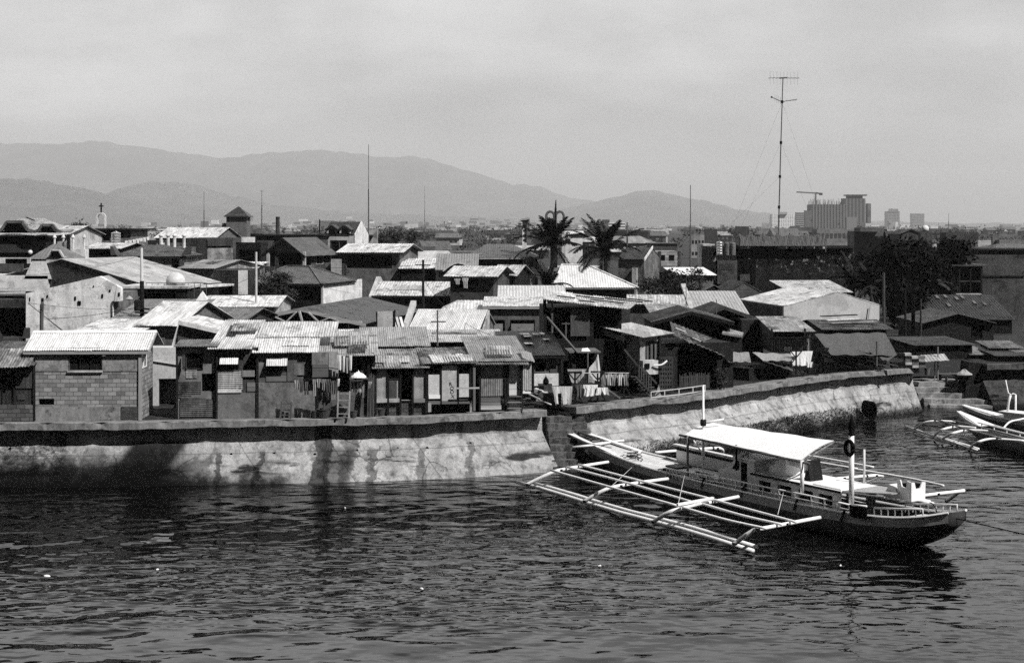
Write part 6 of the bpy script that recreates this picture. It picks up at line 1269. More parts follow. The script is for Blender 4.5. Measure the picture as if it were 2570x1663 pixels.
# ================================================================== poles, masts, wires
e = empty('utility_pole', P(355, 790, 86), 0, 'tall utility pole, pale above and dark below, with cross-arms and wires', 'utility pole'); e.location.z = GZ; b0 = e.location.copy()
q = lambda u, v: P(u, v, 86)-b0
m = MB(); m.tube([q(357,860), q(356,705)], .15, 8, r2=.13); m.build('lower_pole', DPOLE, e); m = MB(); m.tube([q(356,705), q(355,622)], .10, 8, r2=.08); m.build('upper_pole', paint(.6), e)
for v in (773, 783): m = MB(); m.beam(q(340,v)+Vector((0,-.15,0)), q(377,v+2)+Vector((0,-.15,0)), .10); m.build('cross_arm', DPOLE, e)
m = MB(); m.lathe([(.14,-.35), (.2,-.3), (.2,.25), (.12,.32)], 10, q(347,765)+Vector((0,-.2,0))); m.build('transformer', DPOLE, e)
m = MB(); m.beam(q(355,745), q(332,748)+Vector((0,-.4,0)), .05); m.build('lamp_arm', STEEL, e); m = MB(); m.lathe([(.05,.2), (.24,.02), (.2,-.04)], 12, q(329,750)+Vector((0,-.4,0))); m.build('lamp_shade', GREYP, e)
def pole_(label, u, v0, v1, Y, r, mt, arms=(), name='pole', lean=0):
    e = empty(name, (PX(u, Y), Y, GZ), 0, label, 'pole'); z0 = max(PZ(v1, Y), GZ)-GZ; m = MB(); m.tube([(0,0,0 if v1 > 740 else z0), (lean,0,PZ(v0,Y)-GZ)], r, 8, r2=r*.75); m.build('shaft', mt, e)
    for v, wd in arms: m = MB(); z = PZ(v, Y)-GZ; m.beam((-wd,-.08,z), (wd,-.08,z-.05), .08); m.build('cross_arm', DPOLE, e)
    return e
pole_('slim pale pole left of the dark bushy tree', 643, 632, 775, 100, .10, paint(.5))
pole_('dark pole with short cross-arms in front of the white-gabled long house', 1062, 652, 775, 112, .12, DPOLE, ((664,.6),))
pole_('bent grey pole beside the huge black crown', 2218, 684, 800, 118, .14, wood(.12))
pole_('slim dark lamp post with a pale knob by the dark right-hand houses', 2311, 750, 868, 104, .09, wood(.10))
pole_('black pole left of the slim lamp post', 2272, 728, 850, 108, .10, DPOLE)
pole_('thick black pole between the two slim poles at right', 2292, 740, 860, 110, .18, BLACKP)
pole_('thin pole on the skyline beside the dormer house', 802, 550, 600, 175, .10, DPOLE)
pole_('thin pole on the hazy skyline right of the striped office block', 1574, 558, 640, 260, .16, STEEL)
def aerial(label, u, vt, vb, Y, arms, r=.035, name='television_aerial', els=5):
    e = empty(name, P(u, vb, Y), 0, label, 'aerial'); s_ = Y/3570; m = MB(); m.tube([(0,0,0), (0,0,(vb-vt)*s_)], r, 6, r2=r*.8); m.build('pole', STEEL, e)
    for (v, a, b_, tilt) in arms:
        z = (vb-v)*s_; m = MB(); p, q_ = Vector((-a*s_, 0, z-tilt*a*s_)), Vector((b_*s_, 0, z+tilt*b_*s_)); m.beam(p, q_, r*1.3)
        for k in range(els): c = p.lerp(q_, (k+.5)/els); m.beam(c+Vector((0,-.55,0)), c+Vector((0,.55,0)), r*.5); m.beam(c+Vector((0,0,-.3)), c+Vector((0,0,.3)), r*.5)
        m.build('antenna', STEEL, e)
    return e
aerial('homemade aerial of crossed bars on a pole above the woven hut roofs', 1098, 778, 868, 72.5, ((807, 17, 21, 0),), .05, els=0)
aerial('small cross-shaped aerial on a stick beside the hanging sacking', 1420, 808, 850, 78, ((812, 10, 11, 0),), .05, els=0)
aerial('thin rod aerial rising from the roof with the arched gable', 1798, 752, 860, 92, (), .035)
aerial('thin wire aerial above the patchy pale roof', 1722, 700, 800, 102, (), .03)
# tall mast
e = empty('antenna_mast', P(1952, 622, 152), 0, 'very tall thin antenna mast with two sets of aerial arms and guy wires', 'antenna mast'); s_ = 152/3570; H_ = (622-196)*s_
m = MB(); m.tube([(0,0,-1), (.3,0,H_*.55), (.55,0,H_)], .075, 6, r2=.05); m.build('shaft', STEEL, e)
for k in (.24, .42, .62, .86): m = MB(); m.lathe([(.14,-.15), (.14,.15)], 6, (.55*k,0,H_*k)); m.build('joint', DARK, e)
m = MB(); a, b_ = Vector((-1.0,0,H_)), Vector((2.3,0,H_-.02)); m.beam(a, b_, .05); m.beam((.15,0,H_-.02), (1.0,0,H_+.03), .13)
for k in range(9): c = a.lerp(b_, (k+.5)/9); m.beam(c+Vector((0,0,-.7)), c+Vector((0,0,.7)), .014); m.beam(c+Vector((0,-.8,0)), c+Vector((0,.8,0)), .014)
m.build('upper_antenna', STEEL, e)
m = MB(); zz = H_-57*s_; m.beam((.5,0,zz-.15), (-.6,0,zz+.35), .07); m.beam((.55,0,zz-.1), (2.05,0,zz+.15), .07); m.lathe([(.1,-.1),(.1,.1)], 6, (-.65,0,zz+.38))
for k in range(5): c = Vector((.5-.2*k,0,zz-.1+.1*k)); m.beam(c+Vector((0,0,-.4)), c+Vector((0,0,.4)), .02); c = Vector((.9+.25*k,0,zz)); m.beam(c+Vector((0,-.5,0)), c+Vector((0,.5,0)), .02)
m.build('lower_antenna', STEEL, e)
for (x, y, zt, zb) in ((-6.0,-2,.86,0), (-4.5,3,.62,0), (6,3,.86,1), (4.4,-2,.62,0), (-7,4,.42,0)): m = MB(); m.tube([(.55*zt,0,H_*zt), (x,y,zb)], .006, 4); m.build('guy_wire', STEEL, e)
def mast(label, u, vt, vb, Y, r, cross=()):
    e = empty('radio_mast', P(u, vb, Y), 0, label, 'mast'); s_ = Y/3570; m = MB(); m.tube([(0,0,-1.5), (0,0,(vb-vt)*s_*.55)], r, 6, r2=r*.8); m.build('lower_shaft', STEEL, e); m = MB(); m.tube([(0,0,(vb-vt)*s_*.55), (0,0,(vb-vt)*s_)], r*.5, 5, r2=r*.35); m.build('upper_shaft', STEEL, e)
    for v, wd in cross: m = MB(); z = (vb-v)*s_; m.beam((-wd*s_,0,z), (wd*s_,0,z), r*.6); m.build('antenna', STEEL, e)
mast('tall thin mast rising behind the white-roofed stage-like house', 925, 362, 613, 172, .09)
mast('thin hazy mast on the skyline left of the stepped tower', 512, 480, 585, 300, .13); mast('thin hazy mast just right of the stepped tower', 657, 478, 560, 300, .13, ((480, 4),))
mast('thin banded mast behind the dark thicket at centre right', 1733, 464, 690, 150, .11); mast('faint far mast over the central roofs', 1066, 466, 590, 500, .12)
mast('faint far mast at right between the two pale far towers', 2381, 535, 580, 1300, .4)
def wire(label, pts, r=.014):
    m = MB(); full = []
    for a, b_ in zip(pts, pts[1:]):
        sag = (b_-a).length*.018
        full += [a.lerp(b_, k/12)-Vector((0,0,sag*4*(k/12)*(1-k/12))) for k in range(13)]
    o = MB(); o.tube([p-pts[0] for p in full], r, 4); tag(o.build('overhead_wire', DPOLE, None, loc=pts[0]), label, 'wire', 'overhead wires of the town')
wire('overhead wire from the utility pole down to the white gable wall', [P(340,772,86), P(120,800,88)]); wire('overhead wire from the utility pole fanning right to the slim pale pole', [P(377,774,86), P(643,690,100)])
wire('overhead wire from the slim pale pole to the dark pole with short arms', [P(643,660,100), P(1062,664,112)]); wire('overhead wire from the utility pole left cross-arm to the warehouse', [P(345,776,86), P(290,800,90)])
wire('overhead wire hung from the dark pole over to the aerial', [P(1062,700,112), P(1230,840,76)]); wire('long overhead wire along the hazy skyline at centre', [P(802,556,175), P(925,572,172), P(1574,592,260)]); wire('long overhead wire on the skyline right of centre', [P(1574,566,260), P(1733,592,260), P(2100,590,260)])
wire('overhead wire crossing the skyline at the right edge', [P(2100,592,240), P(2570,604,240)]); wire('overhead wire on the skyline left of the dormer house', [P(657,575,260), P(802,558,175)])
for k, (a, b_, lb) in enumerate(((P(356,640,86), P(30,690,100), 'topmost wire from the pale part of the utility pole to the left parapets'), (P(356,660,86), P(643,640,100), 'upper wire from the pale utility pole top to the slim pale pole top'), (P(350,776,86), P(70,760,88), 'drooping wire from the cross-arms to the corner of the white gable wall'), (P(372,778,86), P(530,800,84), 'short wire from the cross-arms to the dark brick-walled house'), (P(643,650,100), P(880,735,118), 'service wire from the slim pale pole to the white side wall'), (P(1062,668,112), P(1420,720,136), 'wire from the short cross-arms to the large white hip roof'), (P(1062,690,112), P(940,742,120), 'short wire from the dark pole to the white-gabled long house'))): wire(lb, [a, b_], .010)
# arches sign
e = empty('arch_sign', P(1393, 590, 175), 0, 'dark double-arched sign frame with a spike, rising behind the tallest palm', 'sign'); s_ = 175/3570
for sg in (-1, 1):
    pts = [Vector((sg*2*s_, 0, 10*s_))]+[Vector((sg*(12-10*math.cos(R(a)))*s_, 0, (48+11*math.sin(R(a)))*s_)) for a in range(0, 181, 20)]+[Vector((sg*21*s_, 0, 5*s_))]
    m = MB(); m.tube(pts, .16, 6); m.build('arch', STEEL, e)
m = MB(); m.tube([(0,0,-4), (.05,0,50*s_), (.1,0,88*s_)], .30, 6, r2=.05); m.build('spike', DARK, e); m = MB(); m.prism([(-17*s_,0,5*s_), (17*s_,0,5*s_), (19*s_,0,24*s_), (0,0,34*s_), (-19*s_,0,34*s_)], (0,.3,0)); m.build('sign_board', DARK, e)
m = MB(); m.box(17*s_, 24*s_, -.3, .3, -6, 17*s_); m.build('pylon', light_wall, e)
# ================================================================== skyline buildings
def block(name, label, u0, u1, vt, Y, mt, rows=0, cols=0, d=None, cat='building', win=PANE, yaw=0, fr=.6, group=None, pier=.10, wincol=.02):
    d = d or (u1-u0)*Y/3570*.6; h = House(name, label, u0, u1, Y, d, vt, yaw, None, cat, group); h.walls(mt, None, 'flat'); H_ = min(h.h, 60*Y/3570)
    pass
    for r in range(rows):
        z0 = h.h-H_+H_*(r+.25)/rows; z1 = z0+H_/rows*fr; cw = h.w/max(1, cols)
        if rows*cols <= 24:
            for c in range(cols): m = MB(); m.box(cw*(c+.2), cw*(c+.8), -.06, -.01, z0, z1); m.build('window', win, h.e)
        else: m = MB(); m.box(.02, h.w+.06, -.06, d*.98, z0, z1); m.build('window_band', facade(pier, wincol, cw), h.e)
    return h
conc = plaster(.22, .4, .1); conc_d = plaster(.10, .4, .1)
h = block('office_tower', 'pale hazy tower block with close white floor bands, behind the tall mast', 1937, 1992, 538, 2500, paint(.8), 13, 12, fr=.5, pier=.7, wincol=.10); h.panel('roof_box', 1958, 1974, 532, 538, paint(.3), 2, 6)
h = block('office_tower', 'dark striped office tower left of the unfinished towers', 1998, 2020, 533, 2300, paint(.35), 10, 3, fr=.55, pier=.03)
h = block('unfinished_tower', 'broad unfinished concrete tower block with scaffolding rods on top and a crane behind', 2036, 2120, 513, 2100, conc, 11, 11, fr=.7, pier=.16, wincol=.012)
m = MB(); r_ = random.Random(5)
for k in range(60): x = r_.uniform(0, h.w); y = r_.uniform(0, h.d); m.beam((x,y,h.h), (x+r_.uniform(-.5,.5),y,h.h+r_.uniform(1, 9)), .5)
m.build('scaffold_rods', STEEL, h.e, False)['kind'] = 'stuff'
h = block('unfinished_tower', 'plain grey block filling the left flank of the broad unfinished tower', 2020, 2037, 528, 2080, conc, 4, 2, win=paint(.08))
h = block('unfinished_tower', 'highest unfinished tower with a flared flat top, right of the scaffolded block', 2118, 2172, 498, 2110, conc, 12, 6, fr=.55, pier=.16, wincol=.012); h.panel('upper_block', 2123, 2160, 492, 499, conc, 14, 12); h.panel('flared_top', 2117, 2169, 489, 492, conc_d, 16, 18); h.panel('side_block', 2172.5, 2181, 511, 560, conc, 20, 12); h.panel('net_panel', 2124, 2150, 545, 575, paint(.17), -.3, 1)
e = empty('tower_crane', P(2047, 520, 2150), 0, 'tower crane with a long jib over the unfinished tower', 'crane'); s_ = 2150/3570; m = MB(); m.beam((0,0,-14), (0,0,36*s_), 2.2); m.build('mast', STEEL, e); m = MB(); m.beam((-48*s_,0,38*s_), (6*s_,0,35*s_), 2); m.build('jib', STEEL, e); m = MB(); m.beam((0,0,36*s_), (17*s_,0,33*s_), 2); m.box(9*s_,17*s_,-1,1,30*s_,36*s_); m.build('counterweight', DARK, e)
block('apartment_block', 'faint round-topped far tower right of the unfinished towers', 2225, 2258, 530, 6400, conc, 6, 5, win=conc_d).panel('dome_top', 2230, 2253, 524, 531, conc, 3, 8)
block('apartment_block', 'faint square far tower, rightmost on the skyline', 2289, 2320, 536, 7000, conc, 6, 5, win=conc_d)
h = block('building', 'wide grey four-storey building in front of the unfinished towers', 2050, 2145, 575, 420, plaster(.3, .4, .3), 2, 9, win=paint(.06), fr=.4)
h = block('building', 'dark-windowed concrete building with a roof block, left of the domed rooftop tank', 2144, 2265, 580, 330, plaster(.2, .5, .3), 2, 6, win=paint(.03), fr=.35); h.panel('roof_block', 2144, 2202, 571, 581, plaster(.2, .5, .3), .2, 6); h.panel('white_roof', 2210, 2258, 575, 579, tin_white, -1, 6)
hs('house', 'dark gabled roof house on the skyline under the domed rooftop tank', 2262, 2312, 586, 300, 10, 'gy', 576, grey_wall, tin_dark)
block('building', 'dark square building with a small white dome tank on its roof', 2310, 2340, 582, 295, grey_wall)
c = P(2322, 574, 293); e = empty('dome_tank', c, 0, 'small white domed rooftop tank against the sky', 'water tank'); m = MB(); m.lathe([(.75*math.cos(R(a)), .75*math.sin(R(a))) for a in range(-40, 90, 13)], 14); m.build('dome', white_wall, e, True); m = MB(); m.lathe([(.95,-.62), (.95,-.5)], 14); m.build('base', DARK, e)
block('building', 'plain dark square-topped building right of the huge black crown', 2374, 2456, 583, 290, plaster(.12, .5, .3), 1, 5, win=paint(.06), fr=.15)
block('building', 'pale low building with a white strip at the right skyline', 2455, 2492, 603, 280, light_wall); block('building', 'grey boxy building with a tall corner at the right edge', 2491, 2508, 588, 270, mid_wall); block('building', 'pale grey low building at the right edge skyline', 2508, 2570, 602, 268, plaster(.3,.4))
hs('house', 'low hip roof house just above the large grey building at right', 2500, 2620, 625, 215, 10, 'hip', 612, grey_wall, tile_grey)
block('office_block', 'hazy office block with white floor bands behind the second palm', 1528, 1569, 559, 900, paint(.8), 7, 4, win=paint(.1), fr=.5, pier=.1, wincol=.1); block('office_block', 'hazy grey block left of the white-banded office block', 1478, 1512, 557, 930, conc, 4, 4, win=conc_d); block('office_block', 'hazy grey block joining the white-banded office block', 1511, 1530, 551, 940, conc, 4, 3, win=conc_d)
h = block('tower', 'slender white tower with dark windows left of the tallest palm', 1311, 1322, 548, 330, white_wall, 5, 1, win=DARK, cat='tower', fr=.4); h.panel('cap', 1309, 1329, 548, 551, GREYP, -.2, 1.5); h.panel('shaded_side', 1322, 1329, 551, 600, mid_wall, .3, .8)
e = empty('chimney', P(697, 600, 240), 0, 'dark cylindrical stack on the skyline between tower and dormer house', 'chimney'); s_ = 240/3570; m = MB(); m.lathe([(5.3*s_, -1), (5*s_, 55*s_), (5.4*s_, 56*s_)], 14); m.build('stack', plaster(.1, .4), e); m = MB(); m.lathe([(5.6*s_, 52*s_), (5.6*s_, 53.5*s_)], 14); m.build('band', DARK, e)
h = block('building', 'stained pale wall building right of the dormer house on the skyline', 905, 946, 572, 200, plaster(.45, .6)); h.panel('dark_shop', 906, 933, 590, 600, DARK, -.05, .1); h.panel('awning', 905, 938, 589, 592, tin_dark, -.1, .8)
h = hs('house', 'large white-walled house behind the tallest palm', 1418, 1462, 588, 190, 8, 'gx', 580, white_wall, tin_white)
tank('water tank half hidden by the tallest palm', 1425, 582, 600, 13, 180, SS)
block('building', 'grey flat building on the hazy skyline left of the tall mast', 1770, 1800, 575, 520, conc_d); block('building', 'pale boxy building on the hazy skyline at centre right', 1735, 1768, 590, 420, plaster(.4, .4, .3), 2, 4, fr=.3)
block('building', 'dark slab building below the tall mast haze', 1848, 1880, 568, 640, conc_d)
# far town: one kind, shared label; the nearest thirty rows of it
FG = 'houses in the hazy far town'; r_ = random.Random(21); fm = [metal(.5,.3,.2), tin_mid, tile_grey, tile_dark, tin_dark, tile_grey]; fw = [grey_wall, mid_wall, light_wall, dark_wall]
def far_house(kind, wm, rm):
    e = bpy.data.objects.new('far_house', None); C.objects.link(e); e.empty_display_size = .2; tag(e, 'low house among the hazy roofs of the far town', 'house', FG)
    m = MB(); m.box(-.5,.5,-.5,.5,0,.6); m.build('wall', wm, e)
    m = MB()
    if kind == 0: m.hexa([(-.56,-.58,.58), (.56,-.58,.58), (.56,.58,.58), (-.56,.58,.58)], [(-.3,-.02,.98), (.3,-.02,.98), (.3,.02,.98), (-.3,.02,.98)])
    elif kind == 1: m.prism([(-.56,-.58,.58), (-.56,.58,.58), (-.56,0,.92)], (1.12,0,0))
    else: m.box(-.52,.52,-.52,.52,.603,.72)
    m.build('roof', rm, e)
    m = MB(); m.box(-.4, .4, -.512, -.5, .22, .42); m.build('window_band', facade(.12, .01, .22), e); return e
protos = []; cnt = 0; occupied = []
for k in range(150):
    Y = 185*(15**(k/149))*r_.uniform(.93, 1.07); u = r_.uniform(-30, 2600)
    if Y < 330 and (u < 900 or u > 1450): continue
    key = (k % 3, r_.randrange(4), r_.randrange(6)) if u < 1700 else (k % 3, r_.choice([0, 1, 3]), r_.choice([1, 2, 3, 4, 5])); w_ = r_.uniform(7, 14)*(1+Y/1500) if Y > 420 else r_.uniform(6, 9.5); hgt = r_.choice([5, 6, 7, 7.5, 8.5, 9.5])*1.1 if Y > 500 else r_.choice([4, 4.5, 5, 5.5, 6.2])
    f = next((p for p in protos if p[0] == key), None)
    if f is None: o = far_house(*[key[0], fw[key[1]], fm[key[2]]]); protos.append((key, o))
    else: o = copy_tree(f[1])
    o.location = (PX(u, Y), Y, GZ); o.scale = (w_, r_.uniform(7, 12), hgt); o.rotation_euler = (0, 0, R(r_.uniform(-22, 22))); cnt += 1
r_ = random.Random(33); tp = None
for k in range(46):
    Y = 230*(6.0**(k/45)); u = r_.uniform(0, 2570)
    if tp is None or k < 3:
        tp2 = tree('far_tree', 'dark tree among the hazy roofs of the far town', 1285, 0, 100, 400, 60, 60+k, .04, 420, .5, 'trees in the hazy far town', 5); tp2.scale = (1,1,1)
        zs_ = [v.co.z for v in tp2.children[0].data.vertices]; k0 = 1.0; tp = (tp or [])+[(tp2, max(zs_))]; t, zt = tp[-1]
    else: t0, zt = tp[k % 3]; t = copy_tree(t0)
    hgt = r_.uniform(6.5, 10.5)*(1 if Y < 700 else 1.3); t.location = (PX(u, Y), Y, GZ); f_ = hgt/zt; t.scale = (f_*r_.uniform(.45, .8)*1.2, f_*.6, f_)
def distant():
    rs = np.random.RandomState(8); V = []; Fc = []; n = 900
    for k in range(n):
        Y = rs.uniform(3200, 6400); u = rs.uniform(-50, 2620); 
        if (u < 500 and Y > 5000) or (u > 1500 and rs.rand() < .45): continue
        w_, d_, h_ = rs.uniform(9, 36), rs.uniform(8, 24), rs.choice([6, 8, 10, 12, 16, 24], p=[.3,.3,.2,.12,.06,.02]); x = PX(u, Y); zb = GZ+(max(0, (Y-4300)/2000)*48*rs.rand() if u < 1500 else 0); a = len(V)
        V += [(x+sx*w_/2, Y+sy*d_/2, zb+sz*h_) for sz in (0, 1) for sx, sy in ((-1,-1),(1,-1),(1,1),(-1,1))]
        Fc += [(a+4,a+5,a+6,a+7), (a,a+1,a+5,a+4), (a+1,a+2,a+6,a+5), (a+3,a,a+4,a+7), (a+2,a+3,a+7,a+6)]
    m, T = _new('distant_town'); rr = T.n('NewGeometry').outputs['Random Per Island']; _out(T, T.rng(T.m('POWER', rr, 3.2), 0, 1, .06, .7), .9)
    tag(mesh_np('distant_town', V, Fc, m), 'pale speckled mass of the distant city at the foot of the hills', 'distant town', None, 'stuff')
distant()
def distant_trees():
    rs = np.random.RandomState(9); cs = []
    for k in range(420):
        Y = 420*(5.0**rs.rand()); u = rs.uniform(-60, 2640); h_ = rs.uniform(2.0, 4.2)*(1+Y/2500); cs.append((PX(u, Y), Y, GZ+h_*.9, h_*1.5, h_, h_))
    V, Fc = crown(None, cs, 30000, .6, 5); tag(mesh_np('distant_trees', V, Fc, leafy(.04)), 'scattered dark greenery between the hazy far roofs', 'greenery', None, 'stuff')
distant_trees()
# ================================================================== laundry and clutter on the sea wall
LG = 'washing hung along the shacks'; WC = cloth(.82, .1); GC = cloth(.12, .5); MC = cloth(.35, .5)
def hang(items, Y, group=LG):
    for (u, v0, v1, wpx, mt, kind, label) in items: s_ = Y/3570; garment('garment', label, P(u, v0, Y), wpx*s_, (v1-v0)*s_, mt, kind, group)
hang([(852,890,930,9,WC,'cloth','white towel at the left end of the eave washing by the patched bay'), (863,893,934,7,WC,'cloth','narrow white cloth second from left under the eave by the patched bay'), (871,896,937,6,cloth(.5),'cloth','thin grey-white cloth in the middle of the eave washing'), (880,891,931,7,WC,'cloth','white cloth at the right end of the eave washing by the patched bay'), (850,950,970,6,WC,'cloth','small white rag at the lower right corner of the patched bay')], 67.15)
hang([(745,953,977,14,cloth(.3,.5),'shirt','pale mottled shirt at the left end of the low washing line'), (757,955,985,12,GC,'shirt','dark shirt second from left on the low washing line'), (770,957,992,11,GC,'trousers','dark trousers beside the patched bay on the low washing line')], 66.9)
hang([(788,951,995,9,MC,'trousers','grey trousers with white leg at the left under the patched bay'), (800,950,974,13,cloth(.3,.5),'shirt','crumpled grey shirt under the patched bay'), (812,951,980,12,cloth(.25,.5),'shirt','patterned shirt in the middle under the patched bay'), (824,951,985,12,GC,'shirt','dark shirt under the right of the patched bay'), (836,955,990,12,GC,'trousers','dark trousers at the right under the patched bay')], 67.0)
hang([(884,958,984,8,MC,'cloth','grey striped cloth on the line right of the ladder'), (893,958,986,9,GC,'shirt','dark shirt on the line right of the ladder'), (902,957,985,8,cloth(.5),'cloth','pale cloth on the line right of the ladder'), (911,958,984,7,MC,'cloth','grey cloth at the right end of the line by the leaning poles'), (929,957,975,11,cloth(.4,.5),'shirt','bundled shirt tied to the leaning poles')], 67.2)
for (u0, v, u1, Y, lb) in ((738,952,780,66.92,'thin line holding the dark washing left of the patched bay'), (846,889,888,67.2,'thin line under the eave holding white washing'), (880,957,916,67.25,'thin line of washing right of the wooden ladder')):
    m = MB(); a, b_ = P(u0,v,Y), P(u1,v,Y); m.tube([Vector((0,0,0)), b_-a], .012, 4); tag(m.build('clothes_line', DPOLE, None, loc=a), lb, 'clothes line')
def heap(name, label, u, v, Y, w_, h_, mt, seed, cat='cloth heap', n=18):
    r_ = random.Random(seed); m = MB(); rows = []
    for j in range(6):
        t = j/5; rows.append(m.add([((w_/2*(1-t**1.5)+r_.uniform(-.03,.03))*math.cos(a*6.283/n), (w_/3*(1-t**1.5))*math.sin(a*6.283/n), h_*t*(1+r_.uniform(-.2,.2))) for a in range(n)]))
    for a, b_ in zip(rows, rows[1:]):
        for i in range(n): m.f.append((a+i, a+(i+1)%n, b_+(i+1)%n, b_+i))
    m.f.append(tuple(rows[-1]+i for i in range(n))); return tag(m.build(name, mt, None, loc=P(u, v, Y)), label, cat)
heap('cloth_heap', 'crumpled white cloth heaped on a ledge under the bay shack eave', 900, 947, 67.1, .75, .3, WC, 3)
m = MB(); m.box(-.42,.42,-.18,.18,-.06,0); tag(m.build('shelf', wood(.2), None, loc=P(900, 948, 67.1)), 'narrow shelf under the heap of white cloth', 'shelf')
def ladder(label, u0, u1, v0, v1, Y, steps, lean=.35, name='ladder', mt=None, ut0=None, ut1=None):
    e = empty(name, on_wall(P((u0+u1)/2, v1, Y)), 0, label, 'ladder'); b0 = e.location; s_ = Y/3570; mt = mt or wood(.3); tp0, tp1 = P(ut0 or u0, v0, Y)-b0+Vector((0,lean,0)), P(ut1 or u1, v0, Y)-b0+Vector((0,lean,0)); bt0, bt1 = P(u0, v1, Y)-b0, P(u1, v1, Y)-b0
    for a, b_ in ((bt0, tp0), (bt1, tp1)): m = MB(); m.beam(a, b_, .07); m.build('rail', mt, e)
    for k in range(steps): t = (k+.6)/steps; m = MB(); m.beam(bt0.lerp(tp0, t), bt1.lerp(tp1, t), .06, .04); m.build('rung', mt, e)
ladder('pale wooden ladder leaning below the white washing', 847, 876, 983, 1048, 66.9, 4, .35, mt=wood(.4))
ladder('short broken ladder standing against the plastered shack with the flap window', 704, 729, 1009, 1050, 66.7, 3, .25, mt=wood(.16))
def basin(label, u, v, r, h_, Y, mt=None, name='wash_basin'):
    m = MB(); m.lathe([(r*.7, 0), (r, h_), (r*1.06, h_), (r*1.06, h_+.03), (r*.94, h_+.03), (r*.66, .04), (.02, .04)], 16); tag(m.build(name, mt or paint(.05), None, loc=on_wall(P(u, v, Y)) if Y < 90 else P(u, v, Y)), label, 'basin')
basin('dark tub standing left of the large basin below the washing', 789, 1049, .19, .3, 66.9); basin('large dark basin tilted below the patched bay', 811, 1049, .34, .38, 67.0); basin('dark bucket right of the wooden ladder', 886, 1047, .2, .3, 67.1); basin('dark pot at the foot of the woven mat hut', 957, 1043, .2, .3, 68.0)
e = empty('bundle_of_poles', on_wall(P(930, 1046, 67.6)), 0, 'bundle of tall poles leaning at the right end of the bay shack', 'poles')
for k in range(5): m = MB(); m.tube([(-.14+k*.07, -.1, 0), (-.11+k*.06, .12, 1.85+.1*(k % 3))], .035, 6); m.build('pole', wood(.14), e)
e = empty('stepladder', Vector((PX(1291, 69.95), 69.95, 2.81)), 0, 'little wooden step frame in front of the tin stilt shack door', 'steps')
for x in (-.32, .36): m = MB(); m.beam((x, -.35, -.05), (x*.92, .25, .78), .06); m.build('side_rail', DPOLE, e)
for k in range(3): m = MB(); z = .1+.27*k; y = -.3+.2*k; m.box(-.34,.36,y-.05,y+.17,z,z+.04); m.build('tread', wood(.3, 0), e)
m = MB(); m.lathe([(.03,.45), (.05,.4), (.13,.3), (.16,.15), (.13,.03), (.05,0)], 10); m.tube([(0,0,.42), (0,.02,.56)], .015, 5); tag(m.build('bag', BLACKP, None, loc=P(1370, 966, 73.9)), 'dark bag hanging on the white lower wall of the black-roofed shack', 'bag')
# junk between the two walls
e = empty('junk_pile', P(1372, 1004, 72.5), 0, 'pile of boards, cloth and scrap beside the tin stilt shack', 'junk pile'); r_ = random.Random(12)
for k in range(16):
    a = Vector((r_.uniform(-1.1, 1.2), r_.uniform(-.9, .8), r_.uniform(0, .7))); m = MB(); m.beam(a, a+Vector((r_.uniform(-.9,.9), r_.uniform(-.5,.5), r_.uniform(-.35,.35))), r_.uniform(.12,.4), .03); m.build('board', [wood(.3), light_wall, mid_wall, DPOLE, white_wall][k % 5], e)
m = MB(); m.beam((-1.2,-.3,.5), (.2,-1.0,-.1), .16, .04); m.build('plank', light_wall, e)
garment('sheet', 'broad striped pale sheet draped over the end of the sea wall gap', P(1411, 969, 71.6), 52*71.6/3570, 48*71.6/3570, cloth(.62, .25), 'cloth', None, 0, 'sheet')
m = MB(); m.prism([(0,0,0), (.9,0,0), (.9,0,.75), (0,0,.7)], (0,.6,0)); tag(m.build('crate', BLACKP, None, loc=P(1364, 1024, 71.6)), 'black crate in the gap between the two sea walls', 'crate')
# drying racks
def rack(label, u, v1, v0, Y, name='drying_rack', tall=1.0):
    e = empty(name, P(u, v1, Y), 0, label, 'rack'); s_ = Y/3570; h_ = (v1-v0)*s_; m = MB(); m.beam((0,0,0), (0,0,h_), .09); m.build('upright', DPOLE, e)
    m = MB(); m.beam((-.36,0,h_), (.36,0,h_), .09); m.build('cross_bar', DPOLE, e)
    for sg in (-1, 1): m = MB(); m.beam((sg*.32,0,h_-.04), (0,0,h_-.42), .06); m.build('brace', DPOLE, e)
    for sg in (-1, 1): m = MB(); m.beam((sg*.42,-.12*sg,0), (0,0,.7), .07); m.build('foot', DPOLE, e)
    m = MB(); m.beam((-.5,0,.03), (.5,0,.03), .07); m.build('base_bar', DPOLE, e)
rack('leftmost dark T-shaped drying rack on the sea wall corner', 1443, 1013, 934, 71.9); rack('second dark T-shaped drying rack, joined to the line of spotted cloths', 1500, 1007, 933, 72.6); rack('drying rack with splayed legs at the right end of the spotted cloths', 1566, 1000, 938, 73.6)
rack('tall dark drying rack left of the white sheet on the right sea wall', 1998, 944, 880, 86.2); rack('tall dark drying rack right of the white sheet on the right sea wall', 2066, 936, 874, 88); rack('short dark drying trestle between the two tall racks', 2034, 941, 897, 86.8)
for k, (a, b_, lb) in enumerate((((1500,935,72.5), (1578,936,73.6), 'taut line carrying the spotted cloths'), ((1443,936,71.9), (1500,936,72.5), 'line between the two T-shaped racks'))):
    p, q_ = P(*a), P(*b_); m = MB(); m.tube([Vector((0,0,0)), q_-p], .025, 5); tag(m.build('clothes_line', light_wall, None, loc=p), lb, 'clothes line')
m = MB(); p, q_ = P(1508,965,72.4), P(1556,999,72.9); m.beam((0,0,0), q_-p, .08); tag(m.build('diagonal_prop', wood(.25), None, loc=p), 'sloping timber prop under the spotted cloths', 'prop')
